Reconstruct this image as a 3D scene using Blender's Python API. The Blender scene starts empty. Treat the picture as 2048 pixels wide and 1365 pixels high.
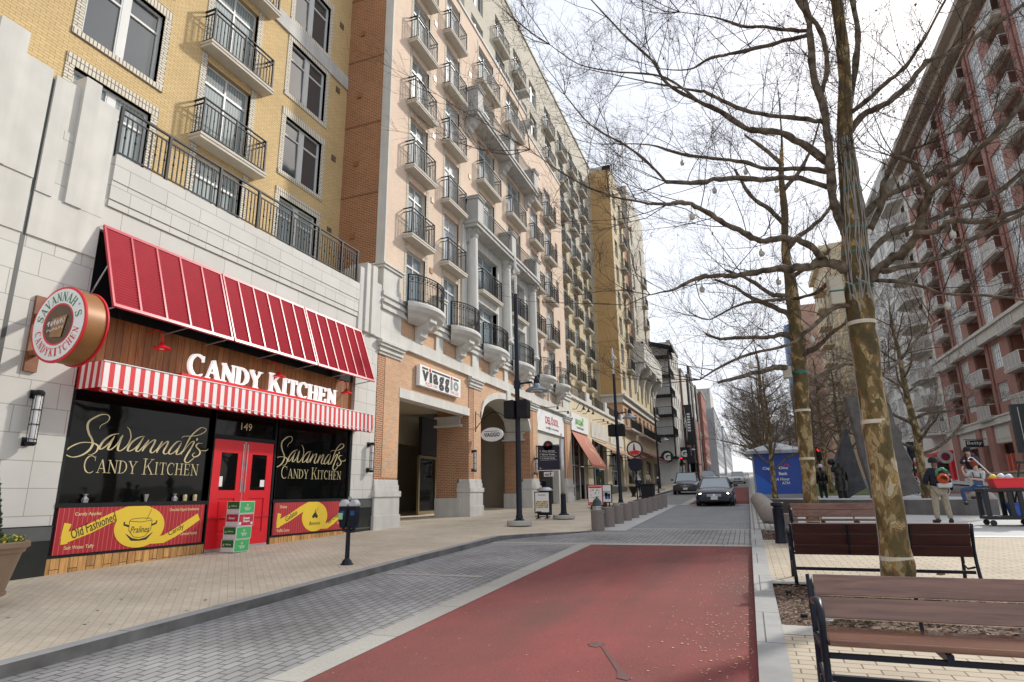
import bpy, math, random
from mathutils import Vector, Matrix
scene = bpy.context.scene
# ---------------------------------------------------------------- camera
v2 = Vector((476.0, -300.5, -1220.0)); AY = v2.normalized()
v1 = Vector((-74.0, 4832.5, -1220.0)); AZ = (v1 - AY*v1.dot(AY)).normalized()
AX = AY.cross(AZ)
cam_d = bpy.data.cameras.new('camera'); cam = bpy.data.objects.new('camera', cam_d)
scene.collection.objects.link(cam); scene.camera = cam
cam_d.sensor_width = 36.0; cam_d.lens = 1220.0/2048.0*36.0
cam_d.clip_start = 0.05; cam_d.clip_end = 3000.0
cam.matrix_world = Matrix((AX, AY, AZ)).to_4x4()
# ---------------------------------------------------------------- sky and sun
SUN_AZ = math.atan2(0.42, 0.60); SUN_EL = math.radians(35.0)
world = bpy.data.worlds.new('World'); scene.world = world; world.use_nodes = True
wt = world.node_tree; wt.nodes.clear()
wo = wt.nodes.new('ShaderNodeOutputWorld'); wb = wt.nodes.new('ShaderNodeBackground')
sky = wt.nodes.new('ShaderNodeTexSky'); sky.sky_type = 'NISHITA'; sky.sun_disc = False
sky.sun_elevation = SUN_EL; sky.sun_rotation = SUN_AZ
sky.air_density = 1.0; sky.dust_density = 3.0; sky.ozone_density = 1.0
tc = wt.nodes.new('ShaderNodeTexCoord'); mp = wt.nodes.new('ShaderNodeMapping'); mp.inputs['Scale'].default_value = (1, 1, 2.6)
nz = wt.nodes.new('ShaderNodeTexNoise'); nz.inputs['Scale'].default_value = 1.5; nz.inputs['Detail'].default_value = 8; nz.inputs['Roughness'].default_value = 0.55
rp = wt.nodes.new('ShaderNodeValToRGB'); rp.color_ramp.elements[0].position = 0.30; rp.color_ramp.elements[1].position = 0.66
rp.color_ramp.elements[0].color = (0.55, 0.55, 0.55, 1); rp.color_ramp.elements[1].color = (0.97, 0.97, 0.97, 1)
mx = wt.nodes.new('ShaderNodeMix'); mx.data_type = 'RGBA'
CLOUD = (6.0, 6.25, 6.75, 1)
mx.inputs[7].default_value = CLOUD
L = wt.links.new
L(tc.outputs['Generated'], mp.inputs['Vector']); L(mp.outputs[0], nz.inputs['Vector']); L(nz.outputs['Fac'], rp.inputs[0])
L(rp.outputs[0], mx.inputs[0]); L(sky.outputs[0], mx.inputs[6]); L(mx.outputs[2], wb.inputs[0]); L(wb.outputs[0], wo.inputs[0])
wb.inputs[1].default_value = 0.115
sl = bpy.data.lights.new('sun', 'SUN'); sl.energy = 2.6; sl.angle = math.radians(3.5); sl.color = (1.0, 0.95, 0.87)
sun = bpy.data.objects.new('sun', sl); scene.collection.objects.link(sun)
sd = Vector((math.sin(SUN_AZ)*math.cos(SUN_EL), math.cos(SUN_AZ)*math.cos(SUN_EL), math.sin(SUN_EL)))
sun.rotation_euler = sd.to_track_quat('Z', 'Y').to_euler(); sun.location = (0, 0, 60)
scene.view_settings.view_transform = 'Standard'; scene.view_settings.look = 'None'
scene.view_settings.exposure = 0.62; scene.view_settings.gamma = 1.0
scene.cycles.max_bounces = 6; scene.cycles.use_denoising = True
PI = math.pi
# ---------------------------------------------------------------- helpers
COL = scene.collection
def g(y): return -1.7 + 0.031*y            # the street climbs away from the camera
def zf(y):                                  # pavement height along the left building line
    return -1.32 + 0.02*y if y < 40 else -0.52 + 0.0346*(y-40)
ORG = {}
SPLIT = dict(vents='vent', jamb_bricks='brick_jamb', lintel_bricks='brick_lintel', plinth='stone_plinth', base_boards='base_cladding', street_piers='street_pier', pedestal='stone_pedestal', pilaster='stone_pilaster', charcoal_panels='charcoal_panel', balcony_doors='balcony_door', recess_walls='recess_wall', sign_band='sign_panel', shop_window='shop_pane', window_mannequins='mannequin', drain_pipes='drain_pipe', support_arms='support_arm', parapet='stone_parapet', shop_frame='shop_window_frame', terrace_rail='terrace_rail', glazing='glass_pane', coping='stone_coping', inner_base='pier_base', brick_panel='panel_of_brick', band_course='stone_band', red_band='printed_band', string_course='stone_string', rim='sign_rim', oriel='stone_oriel')
class MB:
    def __init__(s): s.v = []; s.f = []; s.m = []
    def add(s, vs, fs, m=0):
        b = len(s.v); s.v.extend(vs)
        for f in fs: s.f.append(tuple(i+b for i in f)); s.m.append(m)
    def quad(s, a, b, c, d, m=0): s.add([a, b, c, d], [(0, 1, 2, 3)], m)
    def box(s, x0, x1, y0, y1, z0, z1, m=0):
        s.add([(x0,y0,z0),(x1,y0,z0),(x1,y1,z0),(x0,y1,z0),(x0,y0,z1),(x1,y0,z1),(x1,y1,z1),(x0,y1,z1)],
              [(0,3,2,1),(4,5,6,7),(0,1,5,4),(1,2,6,5),(2,3,7,6),(3,0,4,7)], m)
    def cbox(s, x, y, z, dx, dy, dz, m=0): s.box(x-dx/2, x+dx/2, y-dy/2, y+dy/2, z-dz/2, z+dz/2, m)
    def prism(s, poly, fn, w0, w1, m=0):
        n = len(poly); vs = [fn(a, b, w0) for a, b in poly] + [fn(a, b, w1) for a, b in poly]
        s.add(vs, [tuple(range(n-1, -1, -1)), tuple(range(n, 2*n))] + [(i, (i+1) % n, (i+1) % n+n, i+n) for i in range(n)], m)
    def tube(s, pts, rad, n=6, m=0, caps=True):
        pts = [Vector(p) for p in pts]; k = len(pts)
        if not hasattr(rad, '__len__'): rad = [rad]*k
        b = len(s.v); up = None
        for i in range(k):
            t = (pts[min(i+1, k-1)] - pts[max(i-1, 0)])
            t = t.normalized() if t.length > 1e-9 else Vector((0, 0, 1))
            if up is None: up = Vector((0, 0, 1)) if abs(t.z) < 0.9 else Vector((1, 0, 0))
            a = t.cross(up)
            a = a.normalized() if a.length > 1e-6 else t.orthogonal().normalized()
            c = a.cross(t); up = c
            for j in range(n):
                q = 2*PI*j/n; w = pts[i] + (a*math.cos(q) + c*math.sin(q))*rad[i]
                s.v.append((w.x, w.y, w.z))
        for i in range(k-1):
            for j in range(n):
                s.f.append((b+i*n+j, b+i*n+(j+1) % n, b+(i+1)*n+(j+1) % n, b+(i+1)*n+j)); s.m.append(m)
        if caps and n > 2:
            s.f.append(tuple(b+j for j in range(n-1, -1, -1))); s.m.append(m)
            s.f.append(tuple(b+(k-1)*n+j for j in range(n))); s.m.append(m)
    def lathe(s, c, prof, n=20, m=0, axis='z'):
        pts = []; b = len(s.v)
        for r, h in prof:
            for j in range(n):
                q = 2*PI*j/n; u, w = r*math.cos(q), r*math.sin(q)
                if axis == 'z': s.v.append((c[0]+u, c[1]+w, c[2]+h))
                elif axis == 'y': s.v.append((c[0]+u, c[1]+h, c[2]+w))
                else: s.v.append((c[0]+h, c[1]+u, c[2]+w))
        k = len(prof)
        for i in range(k-1):
            for j in range(n):
                s.f.append((b+i*n+j, b+i*n+(j+1) % n, b+(i+1)*n+(j+1) % n, b+(i+1)*n+j)); s.m.append(m)
        s.f.append(tuple(b+j for j in range(n))); s.m.append(m)
        s.f.append(tuple(b+(k-1)*n+j for j in range(n))); s.m.append(m)
    def ribbon(s, pts, wid, fn, w=0.0, dw=0.0, m=0):
        k = len(pts)
        if not hasattr(wid, '__len__'): wid = [wid]*k
        b = len(s.v)
        for i in range(k):
            ax, ay = pts[max(i-1, 0)]; bx, by = pts[min(i+1, k-1)]
            dx, dy = bx-ax, by-ay; l = math.hypot(dx, dy) or 1
            nx, ny = -dy/l*wid[i]/2, dx/l*wid[i]/2
            s.v.append(fn(pts[i][0]+nx, pts[i][1]+ny, w+dw*i)); s.v.append(fn(pts[i][0]-nx, pts[i][1]-ny, w+dw*i))
        for i in range(k-1):
            s.f.append((b+2*i, b+2*i+1, b+2*i+3, b+2*i+2)); s.m.append(m)
    def mesh(s, name, mats, loc=(0, 0, 0), smooth=False):
        me = bpy.data.meshes.new(name)
        if loc[0] or loc[1] or loc[2]: vs = [(x-loc[0], y-loc[1], z-loc[2]) for x, y, z in s.v]
        else: vs = s.v
        me.from_pydata(vs, [], s.f)
        mats = mats if isinstance(mats, (list, tuple)) else [mats]
        for q in mats: me.materials.append(q)
        if len(mats) > 1: me.polygons.foreach_set('material_index', s.m)
        if smooth: me.polygons.foreach_set('use_smooth', [True]*len(me.polygons))
        me.update(); return me
    def clusters(s, tol=0.03):
        n = len(s.v); p = list(range(n))
        def fd(a):
            while p[a] != a: p[a] = p[p[a]]; a = p[a]
            return a
        for f in s.f:
            for i in f[1:]: p[fd(i)] = fd(f[0])
        bb = {}
        for f in s.f:
            r = fd(f[0]); b = bb.setdefault(r, [1e9]*3+[-1e9]*3)
            for i in f:
                for c in range(3): b[c] = min(b[c], s.v[i][c]); b[c+3] = max(b[c+3], s.v[i][c])
        ks = list(bb); ch = True; q = {k: k for k in ks}
        def fq(a):
            while q[a] != a: a = q[a]
            return a
        for i, a in enumerate(ks):
            for b in ks[i+1:]:
                if fq(a) != fq(b) and all(bb[a][c] <= bb[b][c+3]+tol and bb[b][c] <= bb[a][c+3]+tol for c in range(3)): q[fq(b)] = fq(a)
        out = {}
        for f, m in zip(s.f, s.m): out.setdefault(fq(fd(f[0])), []).append((f, m))
        return list(out.values())
    def build(s, name, mats, parent=None, smooth=False, bevel=0, loc=None, sharp=None):
        if name in SPLIT and parent is not None:
            cl = s.clusters()
            if 1 < len(cl) <= 99:
                for fs in cl:
                    n = MB(); ix = {}
                    for f, m in fs:
                        n.f.append(tuple(ix.setdefault(i, len(ix)) for i in f)); n.m.append(m)
                    n.v = [s.v[i] for i in ix]; o = n.build(SPLIT[name]+'', mats, parent, smooth, bevel, loc, sharp)
                return o
            name = SPLIT[name]
        o_ = ORG[parent.name] if parent is not None else (loc or (0, 0, 0))
        o = bpy.data.objects.new(name, s.mesh(name, mats, o_, smooth)); COL.objects.link(o)
        if parent is not None: o.parent = parent
        elif loc: o.location = loc
        ORG[o.name] = o_
        if smooth and sharp is not None:
            try: o.data.set_sharp_from_angle(angle=math.radians(sharp))
            except Exception: pass
        if bevel:
            md = o.modifiers.new('bevel', 'BEVEL'); md.width = bevel; md.segments = 2; md.limit_method = 'ANGLE'
        return o
def tag(o, label=None, cat=None, group=None, kind=None):
    if label: o['label'] = label
    if cat: o['category'] = cat
    if group: o['group'] = group
    if kind: o['kind'] = kind
    return o
def empty(name, loc, label=None, cat=None, group=None):
    o = bpy.data.objects.new(name, None); COL.objects.link(o); o.location = loc; o.empty_display_size = 0.3
    ORG[o.name] = tuple(loc); return tag(o, label, cat, group)
def inst(mesh, name, parent, pos, rz=0.0, sc=None):       # a part sharing mesh data, placed at a world position
    o = bpy.data.objects.new(name, mesh); COL.objects.link(o); o.parent = parent
    p = ORG[parent.name]; o.location = (pos[0]-p[0], pos[1]-p[1], pos[2]-p[2])
    if rz: o.rotation_euler = (0, 0, rz)
    if sc: o.scale = sc
    ORG[o.name] = tuple(pos); return o
def sub(mesh, name, parent):                              # sub-part in its part's own frame
    o = bpy.data.objects.new(name, mesh); COL.objects.link(o); o.parent = parent; return o
def copy_tree(o, loc=None, rz=None, sc=None, label=None, group=None, parent=None):
    c = o.copy(); COL.objects.link(c)
    if parent is not None: c.parent = parent; c.matrix_parent_inverse = o.matrix_parent_inverse
    if loc is not None: c.location = loc
    if rz is not None: c.rotation_euler = (0, 0, rz)
    if sc is not None: c.scale = sc if hasattr(sc, '__len__') else (sc, sc, sc)
    if label: c['label'] = label
    if group: c['group'] = group
    for ch in [k for k in KIDS.get(o.name, o.children)]: copy_tree(ch, parent=c)
    return c
KIDS = {}
# ---------------------------------------------------------------- materials
def newmat(name):
    m = bpy.data.materials.new(name); m.use_nodes = True; t = m.node_tree
    return m, t, t.nodes['Principled BSDF'], t.links.new
def setp(b, **k):
    for n, v in k.items():
        if n in b.inputs: b.inputs[n].default_value = v
def mat(name, col, rough=0.7, var=0.10, ns=4.0, bump=0.0, bs=60.0, metal=0.0, spec=0.5, coat=0.0, emit=None, streak=0.0):
    m, t, b, Lk = newmat(name); c4 = (*col, 1)
    setp(b, Roughness=rough, Metallic=metal); b.inputs['Specular IOR Level'].default_value = spec
    if coat: b.inputs['Coat Weight'].default_value = coat; b.inputs['Coat Roughness'].default_value = 0.08
    if emit: b.inputs['Emission Color'].default_value = (*emit[:3], 1); b.inputs['Emission Strength'].default_value = emit[3]
    if var or bump or streak:
        tcn = t.nodes.new('ShaderNodeTexCoord')
        nt = t.nodes.new('ShaderNodeTexNoise'); nt.inputs['Scale'].default_value = ns; nt.inputs['Detail'].default_value = 6
        Lk(tcn.outputs['Object'], nt.inputs['Vector'])
        r = t.nodes.new('ShaderNodeValToRGB')
        r.color_ramp.elements[0].position = 0.3; r.color_ramp.elements[1].position = 0.7
        r.color_ramp.elements[0].color = tuple(c*(1-var) for c in col)+(1,)
        r.color_ramp.elements[1].color = tuple(min(1, c*(1+var)) for c in col)+(1,)
        Lk(nt.outputs['Fac'], r.inputs[0]); last = r.outputs[0]
        if streak:
            mpn = t.nodes.new('ShaderNodeMapping'); mpn.inputs['Scale'].default_value = (2.5, 2.5, 0.18)
            n2 = t.nodes.new('ShaderNodeTexNoise'); n2.inputs['Scale'].default_value = 1.3; n2.inputs['Detail'].default_value = 5
            Lk(tcn.outputs['Object'], mpn.inputs[0]); Lk(mpn.outputs[0], n2.inputs['Vector'])
            mm = t.nodes.new('ShaderNodeMapRange'); mm.inputs[1].default_value = 0.35; mm.inputs[2].default_value = 0.65
            mm.inputs[3].default_value = 1-streak; mm.inputs[4].default_value = 1.0
            Lk(n2.outputs['Fac'], mm.inputs[0])
            mu = t.nodes.new('ShaderNodeMix'); mu.data_type = 'RGBA'; mu.blend_type = 'MULTIPLY'; mu.inputs[0].default_value = 1
            Lk(last, mu.inputs[6]); Lk(mm.outputs[0], mu.inputs[7]); last = mu.outputs[2]
        Lk(last, b.inputs['Base Color'])
        if bump:
            n3 = t.nodes.new('ShaderNodeTexNoise'); n3.inputs['Scale'].default_value = bs; n3.inputs['Detail'].default_value = 4
            Lk(tcn.outputs['Object'], n3.inputs['Vector'])
            bp = t.nodes.new('ShaderNodeBump'); bp.inputs['Strength'].default_value = bump; bp.inputs['Distance'].default_value = 0.02
            Lk(n3.outputs['Fac'], bp.inputs['Height']); Lk(bp.outputs[0], b.inputs['Normal'])
    else: b.inputs['Base Color'].default_value = c4
    return m
def masonry(name, c1, c2, mortar, bw=0.21, rh=0.07, ms=0.012, flat=False, rough=0.85, bump=0.4, off=0.5, var=0.12, ns=0.6, rot=0.0, streak=0.0, vert=False, bias=0.0, sq=1.0, sqf=2):
    m, t, b, Lk = newmat(name); setp(b, Roughness=rough); b.inputs['Specular IOR Level'].default_value = 0.25
    N = t.nodes.new
    tcn = N('ShaderNodeTexCoord'); sp = N('ShaderNodeSeparateXYZ'); cb = N('ShaderNodeCombineXYZ')
    Lk(tcn.outputs['Object'], sp.inputs[0])
    if flat:
        mpn = N('ShaderNodeMapping'); mpn.inputs['Rotation'].default_value = (0, 0, rot)
        Lk(sp.outputs[0], cb.inputs[0]); Lk(sp.outputs[1], cb.inputs[1]); Lk(cb.outputs[0], mpn.inputs[0]); vec = mpn.outputs[0]
    else:
        ge = N('ShaderNodeNewGeometry'); sn = N('ShaderNodeSeparateXYZ'); Lk(ge.outputs['True Normal'], sn.inputs[0])
        ab = N('ShaderNodeMath'); ab.operation = 'ABSOLUTE'; Lk(sn.outputs[0], ab.inputs[0])
        gt = N('ShaderNodeMath'); gt.operation = 'GREATER_THAN'; gt.inputs[1].default_value = 0.6; Lk(ab.outputs[0], gt.inputs[0])
        mi = N('ShaderNodeMix'); Lk(gt.outputs[0], mi.inputs[0]); Lk(sp.outputs[0], mi.inputs[2]); Lk(sp.outputs[1], mi.inputs[3])
        if vert: Lk(sp.outputs[2], cb.inputs[0]); Lk(mi.outputs[0], cb.inputs[1])
        else: Lk(mi.outputs[0], cb.inputs[0]); Lk(sp.outputs[2], cb.inputs[1])
        vec = cb.outputs[0]
    bt = N('ShaderNodeTexBrick'); Lk(vec, bt.inputs['Vector'])
    bt.inputs['Scale'].default_value = 1.0; bt.inputs['Brick Width'].default_value = bw; bt.inputs['Row Height'].default_value = rh
    bt.inputs['Mortar Size'].default_value = ms; bt.inputs['Mortar Smooth'].default_value = 0.2; bt.inputs['Bias'].default_value = bias
    bt.offset = off; bt.squash = sq; bt.squash_frequency = sqf
    bt.inputs['Color1'].default_value = (*c1, 1); bt.inputs['Color2'].default_value = (*c2, 1); bt.inputs['Mortar'].default_value = (*mortar, 1)
    nt = N('ShaderNodeTexNoise'); nt.inputs['Scale'].default_value = ns; nt.inputs['Detail'].default_value = 8; nt.inputs['Roughness'].default_value = 0.65
    Lk(tcn.outputs['Object'], nt.inputs['Vector'])
    mr = N('ShaderNodeMapRange'); mr.inputs[1].default_value = 0.3; mr.inputs[2].default_value = 0.7; mr.inputs[3].default_value = 1-var; mr.inputs[4].default_value = 1+var
    Lk(nt.outputs['Fac'], mr.inputs[0])
    mu = N('ShaderNodeMix'); mu.data_type = 'RGBA'; mu.blend_type = 'MULTIPLY'; mu.inputs[0].default_value = 1
    Lk(bt.outputs['Color'], mu.inputs[6]); Lk(mr.outputs[0], mu.inputs[7]); Lk(mu.outputs[2], b.inputs['Base Color'])
    if bump:
        bp = N('ShaderNodeBump'); bp.inputs['Strength'].default_value = bump; bp.inputs['Distance'].default_value = 0.01; bp.invert = True
        Lk(bt.outputs['Fac'], bp.inputs['Height']); Lk(bp.outputs[0], b.inputs['Normal'])
    return m
def wood(name, c1, c2, ax=(1, 1, 1), rough=0.5, sc=3.0, plank=0, coat=0.0):
    m, t, b, Lk = newmat(name); setp(b, Roughness=rough)
    N = t.nodes.new; tcn = N('ShaderNodeTexCoord'); mpn = N('ShaderNodeMapping'); mpn.inputs['Scale'].default_value = ax
    Lk(tcn.outputs['Object'], mpn.inputs[0])
    nt = N('ShaderNodeTexNoise'); nt.inputs['Scale'].default_value = sc; nt.inputs['Detail'].default_value = 8; nt.inputs['Roughness'].default_value = 0.6; nt.inputs['Distortion'].default_value = 0.6
    Lk(mpn.outputs[0], nt.inputs['Vector'])
    r = N('ShaderNodeValToRGB'); r.color_ramp.elements[0].position = 0.32; r.color_ramp.elements[1].position = 0.68
    r.color_ramp.elements[0].color = (*c1, 1); r.color_ramp.elements[1].color = (*c2, 1)
    Lk(nt.outputs['Fac'], r.inputs[0]); last = r.outputs[0]
    if plank:
        sp = N('ShaderNodeSeparateXYZ'); Lk(tcn.outputs['Object'], sp.inputs[0]); cb = N('ShaderNodeCombineXYZ')
        Lk(sp.outputs[2], cb.inputs[0]); Lk(sp.outputs[1], cb.inputs[1])
        bt = N('ShaderNodeTexBrick'); Lk(cb.outputs[0], bt.inputs['Vector']); bt.inputs['Scale'].default_value = 1
        bt.inputs['Brick Width'].default_value = 6; bt.inputs['Row Height'].default_value = plank; bt.inputs['Mortar Size'].default_value = 0.006
        bt.inputs['Color1'].default_value = (1.12, 1.08, 1.0, 1); bt.inputs['Color2'].default_value = (0.72, 0.68, 0.62, 1); bt.inputs['Mortar'].default_value = (0.12, 0.1, 0.08, 1)
        mu = N('ShaderNodeMix'); mu.data_type = 'RGBA'; mu.blend_type = 'MULTIPLY'; mu.inputs[0].default_value = 1
        Lk(last, mu.inputs[6]); Lk(bt.outputs['Color'], mu.inputs[7]); last = mu.outputs[2]
    Lk(last, b.inputs['Base Color'])
    if coat: b.inputs['Coat Weight'].default_value = coat
    return m
def glassy(name, col=(0.02, 0.025, 0.03), rough=0.03, spec=0.5, blinds=None, met=0.0):
    m, t, b, Lk = newmat(name); setp(b, Roughness=rough, Metallic=met); b.inputs['Specular IOR Level'].default_value = spec
    b.inputs['Base Color'].default_value = (*col, 1); b.inputs['IOR'].default_value = 1.6
    N = t.nodes.new; tcn = N('ShaderNodeTexCoord')
    if blinds:                                            # vertical blinds hanging right behind the pane
        sp = N('ShaderNodeSeparateXYZ'); Lk(tcn.outputs['Object'], sp.inputs[0])
        wv = N('ShaderNodeTexWave'); wv.bands_direction = 'Y'; wv.inputs['Scale'].default_value = 3.2; wv.inputs['Distortion'].default_value = 0.3
        Lk(tcn.outputs['Object'], wv.inputs['Vector'])
        r = N('ShaderNodeValToRGB'); r.color_ramp.elements[0].color = (*[c*0.55 for c in blinds], 1); r.color_ramp.elements[1].color = (*blinds, 1)
        Lk(wv.outputs['Fac'], r.inputs[0]); Lk(r.outputs[0], b.inputs['Base Color'])
    n3 = N('ShaderNodeTexNoise'); n3.inputs['Scale'].default_value = 0.8; Lk(tcn.outputs['Object'], n3.inputs['Vector'])
    bp = N('ShaderNodeBump'); bp.inputs['Strength'].default_value = 0.06; bp.inputs['Distance'].default_value = 0.1
    Lk(n3.outputs['Fac'], bp.inputs['Height']); Lk(bp.outputs[0], b.inputs['Normal'])
    return m
M = {}
M['limestone'] = masonry('limestone', (0.55, 0.54, 0.50), (0.585, 0.575, 0.535), (0.34, 0.325, 0.29), bw=0.86, rh=0.44, ms=0.008, bump=0.25, var=0.06, ns=0.9, sq=0.55, sqf=3)
M['stone'] = mat('cast_stone', (0.60, 0.585, 0.54), 0.85, 0.06, 2.0, 0.1, 90, streak=0.12)
M['stone_grey'] = mat('grey_cast_stone', (0.50, 0.49, 0.46), 0.85, 0.08, 2.0, 0.1, 90, streak=0.2)
M['yellow_brick'] = masonry('yellow_brick', (0.63, 0.455, 0.225), (0.56, 0.40, 0.19), (0.38, 0.29, 0.16), ms=0.009, var=0.08)
M['cream_brick'] = masonry('cream_brick', (0.66, 0.61, 0.51), (0.60, 0.55, 0.45), (0.20, 0.17, 0.13), bw=0.22, rh=0.075, ms=0.011, var=0.05)
M['cream_soldier'] = masonry('cream_soldier', (0.66, 0.61, 0.51), (0.60, 0.55, 0.45), (0.16, 0.14, 0.11), bw=0.6, rh=0.078, ms=0.012, var=0.05, vert=True)
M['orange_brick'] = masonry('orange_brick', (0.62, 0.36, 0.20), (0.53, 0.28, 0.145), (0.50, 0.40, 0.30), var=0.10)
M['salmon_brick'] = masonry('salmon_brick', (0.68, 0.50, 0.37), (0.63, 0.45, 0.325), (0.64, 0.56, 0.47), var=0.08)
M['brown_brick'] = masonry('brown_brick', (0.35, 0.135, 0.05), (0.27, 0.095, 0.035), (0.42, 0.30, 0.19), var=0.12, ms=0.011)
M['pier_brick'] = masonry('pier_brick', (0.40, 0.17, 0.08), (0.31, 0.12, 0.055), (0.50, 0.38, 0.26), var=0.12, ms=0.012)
M['pale_brick'] = masonry('pale_brick', (0.58, 0.54, 0.45), (0.54, 0.50, 0.41), (0.35, 0.32, 0.26), var=0.06)
M['buff_brick'] = masonry('buff_brick', (0.62, 0.53, 0.35), (0.58, 0.49, 0.31), (0.45, 0.38, 0.26), var=0.06)
M['ochre_brick'] = masonry('ochre_brick', (0.60, 0.40, 0.19), (0.56, 0.37, 0.17), (0.36, 0.23, 0.10), var=0.08)
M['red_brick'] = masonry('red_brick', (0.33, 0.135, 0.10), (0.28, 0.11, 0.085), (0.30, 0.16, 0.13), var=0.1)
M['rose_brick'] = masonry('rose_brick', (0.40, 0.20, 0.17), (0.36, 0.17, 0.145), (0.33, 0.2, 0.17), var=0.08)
M['tan_wall'] = masonry('tan_panel', (0.60, 0.50, 0.34), (0.57, 0.47, 0.32), (0.48, 0.40, 0.27), bw=2.4, rh=1.45, ms=0.02, var=0.06)
M['white_trim'] = mat('white_trim', (0.66, 0.66, 0.64), 0.5, 0.04, 3)
M['frame_grey'] = mat('window_frame', (0.55, 0.55, 0.53), 0.45, 0.04, 3)
M['cream_stucco'] = mat('cream_stucco', (0.64, 0.55, 0.38), 0.9, 0.05, 1.2, 0.2, 150, streak=0.08)
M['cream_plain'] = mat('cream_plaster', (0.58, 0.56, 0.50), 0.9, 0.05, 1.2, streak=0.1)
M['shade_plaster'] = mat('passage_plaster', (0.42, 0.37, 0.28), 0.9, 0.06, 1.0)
M['black_metal'] = mat('black_metal', (0.010, 0.011, 0.013), 0.55, 0.15, 5, spec=0.25)
M['navy_metal'] = mat('navy_metal', (0.006, 0.009, 0.02), 0.42, 0.1, 5, spec=0.3)
M['galv'] = mat('galvanised_steel', (0.50, 0.51, 0.52), 0.35, 0.08, 6, metal=0.7)
M['black_stone'] = mat('black_stone', (0.020, 0.024, 0.022), 0.18, 0.25, 2.0, spec=0.5)
M['dark_stone'] = mat('dark_grey_stone', (0.085, 0.09, 0.085), 0.5, 0.15, 3.0)
M['concrete'] = mat('concrete', (0.40, 0.385, 0.35), 0.9, 0.10, 1.5, 0.2, 120)
M['bollard'] = mat('aggregate_concrete', (0.215, 0.185, 0.165), 0.9, 0.18, 35, 0.3, 200, streak=0.15)
M['slab'] = mat('balcony_concrete', (0.58, 0.53, 0.45), 0.85, 0.06, 2, streak=0.08)
M['glass_dark'] = glassy('dark_glass', (0.004, 0.0045, 0.0045), 0.03, 0.16)
M['glass'] = glassy('window_glass', (0.05, 0.06, 0.065), 0.04, 0.9)
M['glass_blue'] = glassy('blue_glass', (0.20, 0.25, 0.28), 0.05, 1.0)
M['glass_blinds'] = glassy('blinds_glass', (0.3, 0.33, 0.33), 0.05, 0.8, blinds=(0.30, 0.36, 0.36))
M['glass_pale'] = glassy('pale_grey_glass', (0.46, 0.49, 0.53), 0.08, 0.8)
M['glass_white'] = glassy('pale_glass', (0.50, 0.53, 0.56), 0.08, 1.0)
M['red'] = mat('red_paint', (0.66, 0.012, 0.022), 0.35, 0.04, 3)
M['red_awning'] = mat('red_louvre', (0.46, 0.016, 0.035), 0.4, 0.06, 3)
M['pink_frame'] = mat('red_gloss_frame', (0.46, 0.035, 0.055), 0.3, 0.05, 3, spec=0.4)
M['white'] = mat('white_paint', (0.78, 0.78, 0.77), 0.5, 0.03, 3)
M['gold'] = mat('gold_leaf', (0.62, 0.53, 0.30), 0.35, 0.10, 4, metal=0.3)
M['green_txt'] = mat('green_lettering', (0.02, 0.20, 0.09), 0.5, 0)
M['black'] = mat('black_print', (0.015, 0.015, 0.016), 0.6, 0)
M['yellow'] = mat('yellow_print', (0.80, 0.56, 0.04), 0.5, 0.03, 2)
M['terracotta'] = mat('terracotta_awning', (0.38, 0.115, 0.065), 0.8, 0.06, 2)
M['tan_awning'] = mat('brown_awning', (0.34, 0.20, 0.13), 0.8, 0.06, 2)
M['copper'] = mat('bronze_paint', (0.30, 0.135, 0.04), 0.4, 0.12, 2, metal=0.1)
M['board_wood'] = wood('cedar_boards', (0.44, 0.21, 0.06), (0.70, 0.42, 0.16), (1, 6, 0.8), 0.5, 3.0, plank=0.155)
M['shade_tint_boards'] = wood('shaded_boards', (0.22, 0.08, 0.022), (0.38, 0.17, 0.055), (1, 6, 0.8), 0.5, 3.0, plank=0.155)  # same cedar boards, shade under the awning painted into the colour
M['bench_wood'] = wood('bench_wood', (0.11, 0.043, 0.027), (0.235, 0.11, 0.068), (0.8, 12, 12), 0.25, 2.2, coat=0.6)
M['skin'] = mat('skin', (0.55, 0.33, 0.24), 0.55, 0.04, 8)
M['skin_dark'] = mat('dark_skin', (0.16, 0.085, 0.055), 0.55, 0.04, 8)
M['bronze'] = mat('dark_bronze', (0.03, 0.028, 0.025), 0.3, 0.2, 6, metal=0.8)
def bands(name, c1, c2, width, axis=1, rough=0.6, thin=0.5):      # evenly spaced stripes
    m, t, b, Lk = newmat(name); setp(b, Roughness=rough); N = t.nodes.new
    tcn = N('ShaderNodeTexCoord'); sp = N('ShaderNodeSeparateXYZ'); Lk(tcn.outputs['Object'], sp.inputs[0])
    a = N('ShaderNodeMath'); a.operation = 'MULTIPLY'; a.inputs[1].default_value = 1.0/width; Lk(sp.outputs[axis], a.inputs[0])
    f = N('ShaderNodeMath'); f.operation = 'FRACT'; Lk(a.outputs[0], f.inputs[0])
    q = N('ShaderNodeMath'); q.operation = 'LESS_THAN'; q.inputs[1].default_value = thin; Lk(f.outputs[0], q.inputs[0])
    mi = N('ShaderNodeMix'); mi.data_type = 'RGBA'; mi.inputs[6].default_value = (*c1, 1); mi.inputs[7].default_value = (*c2, 1)
    Lk(q.outputs[0], mi.inputs[0]); Lk(mi.outputs[2], b.inputs['Base Color']); return m
M['candy_stripe'] = bands('candy_stripe', (0.78, 0.77, 0.76), (0.66, 0.03, 0.035), 0.20)
M['sign_red'] = bands('pinstripe_red', (0.40, 0.012, 0.02), (0.55, 0.12, 0.13), 0.085, thin=0.12)
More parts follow.
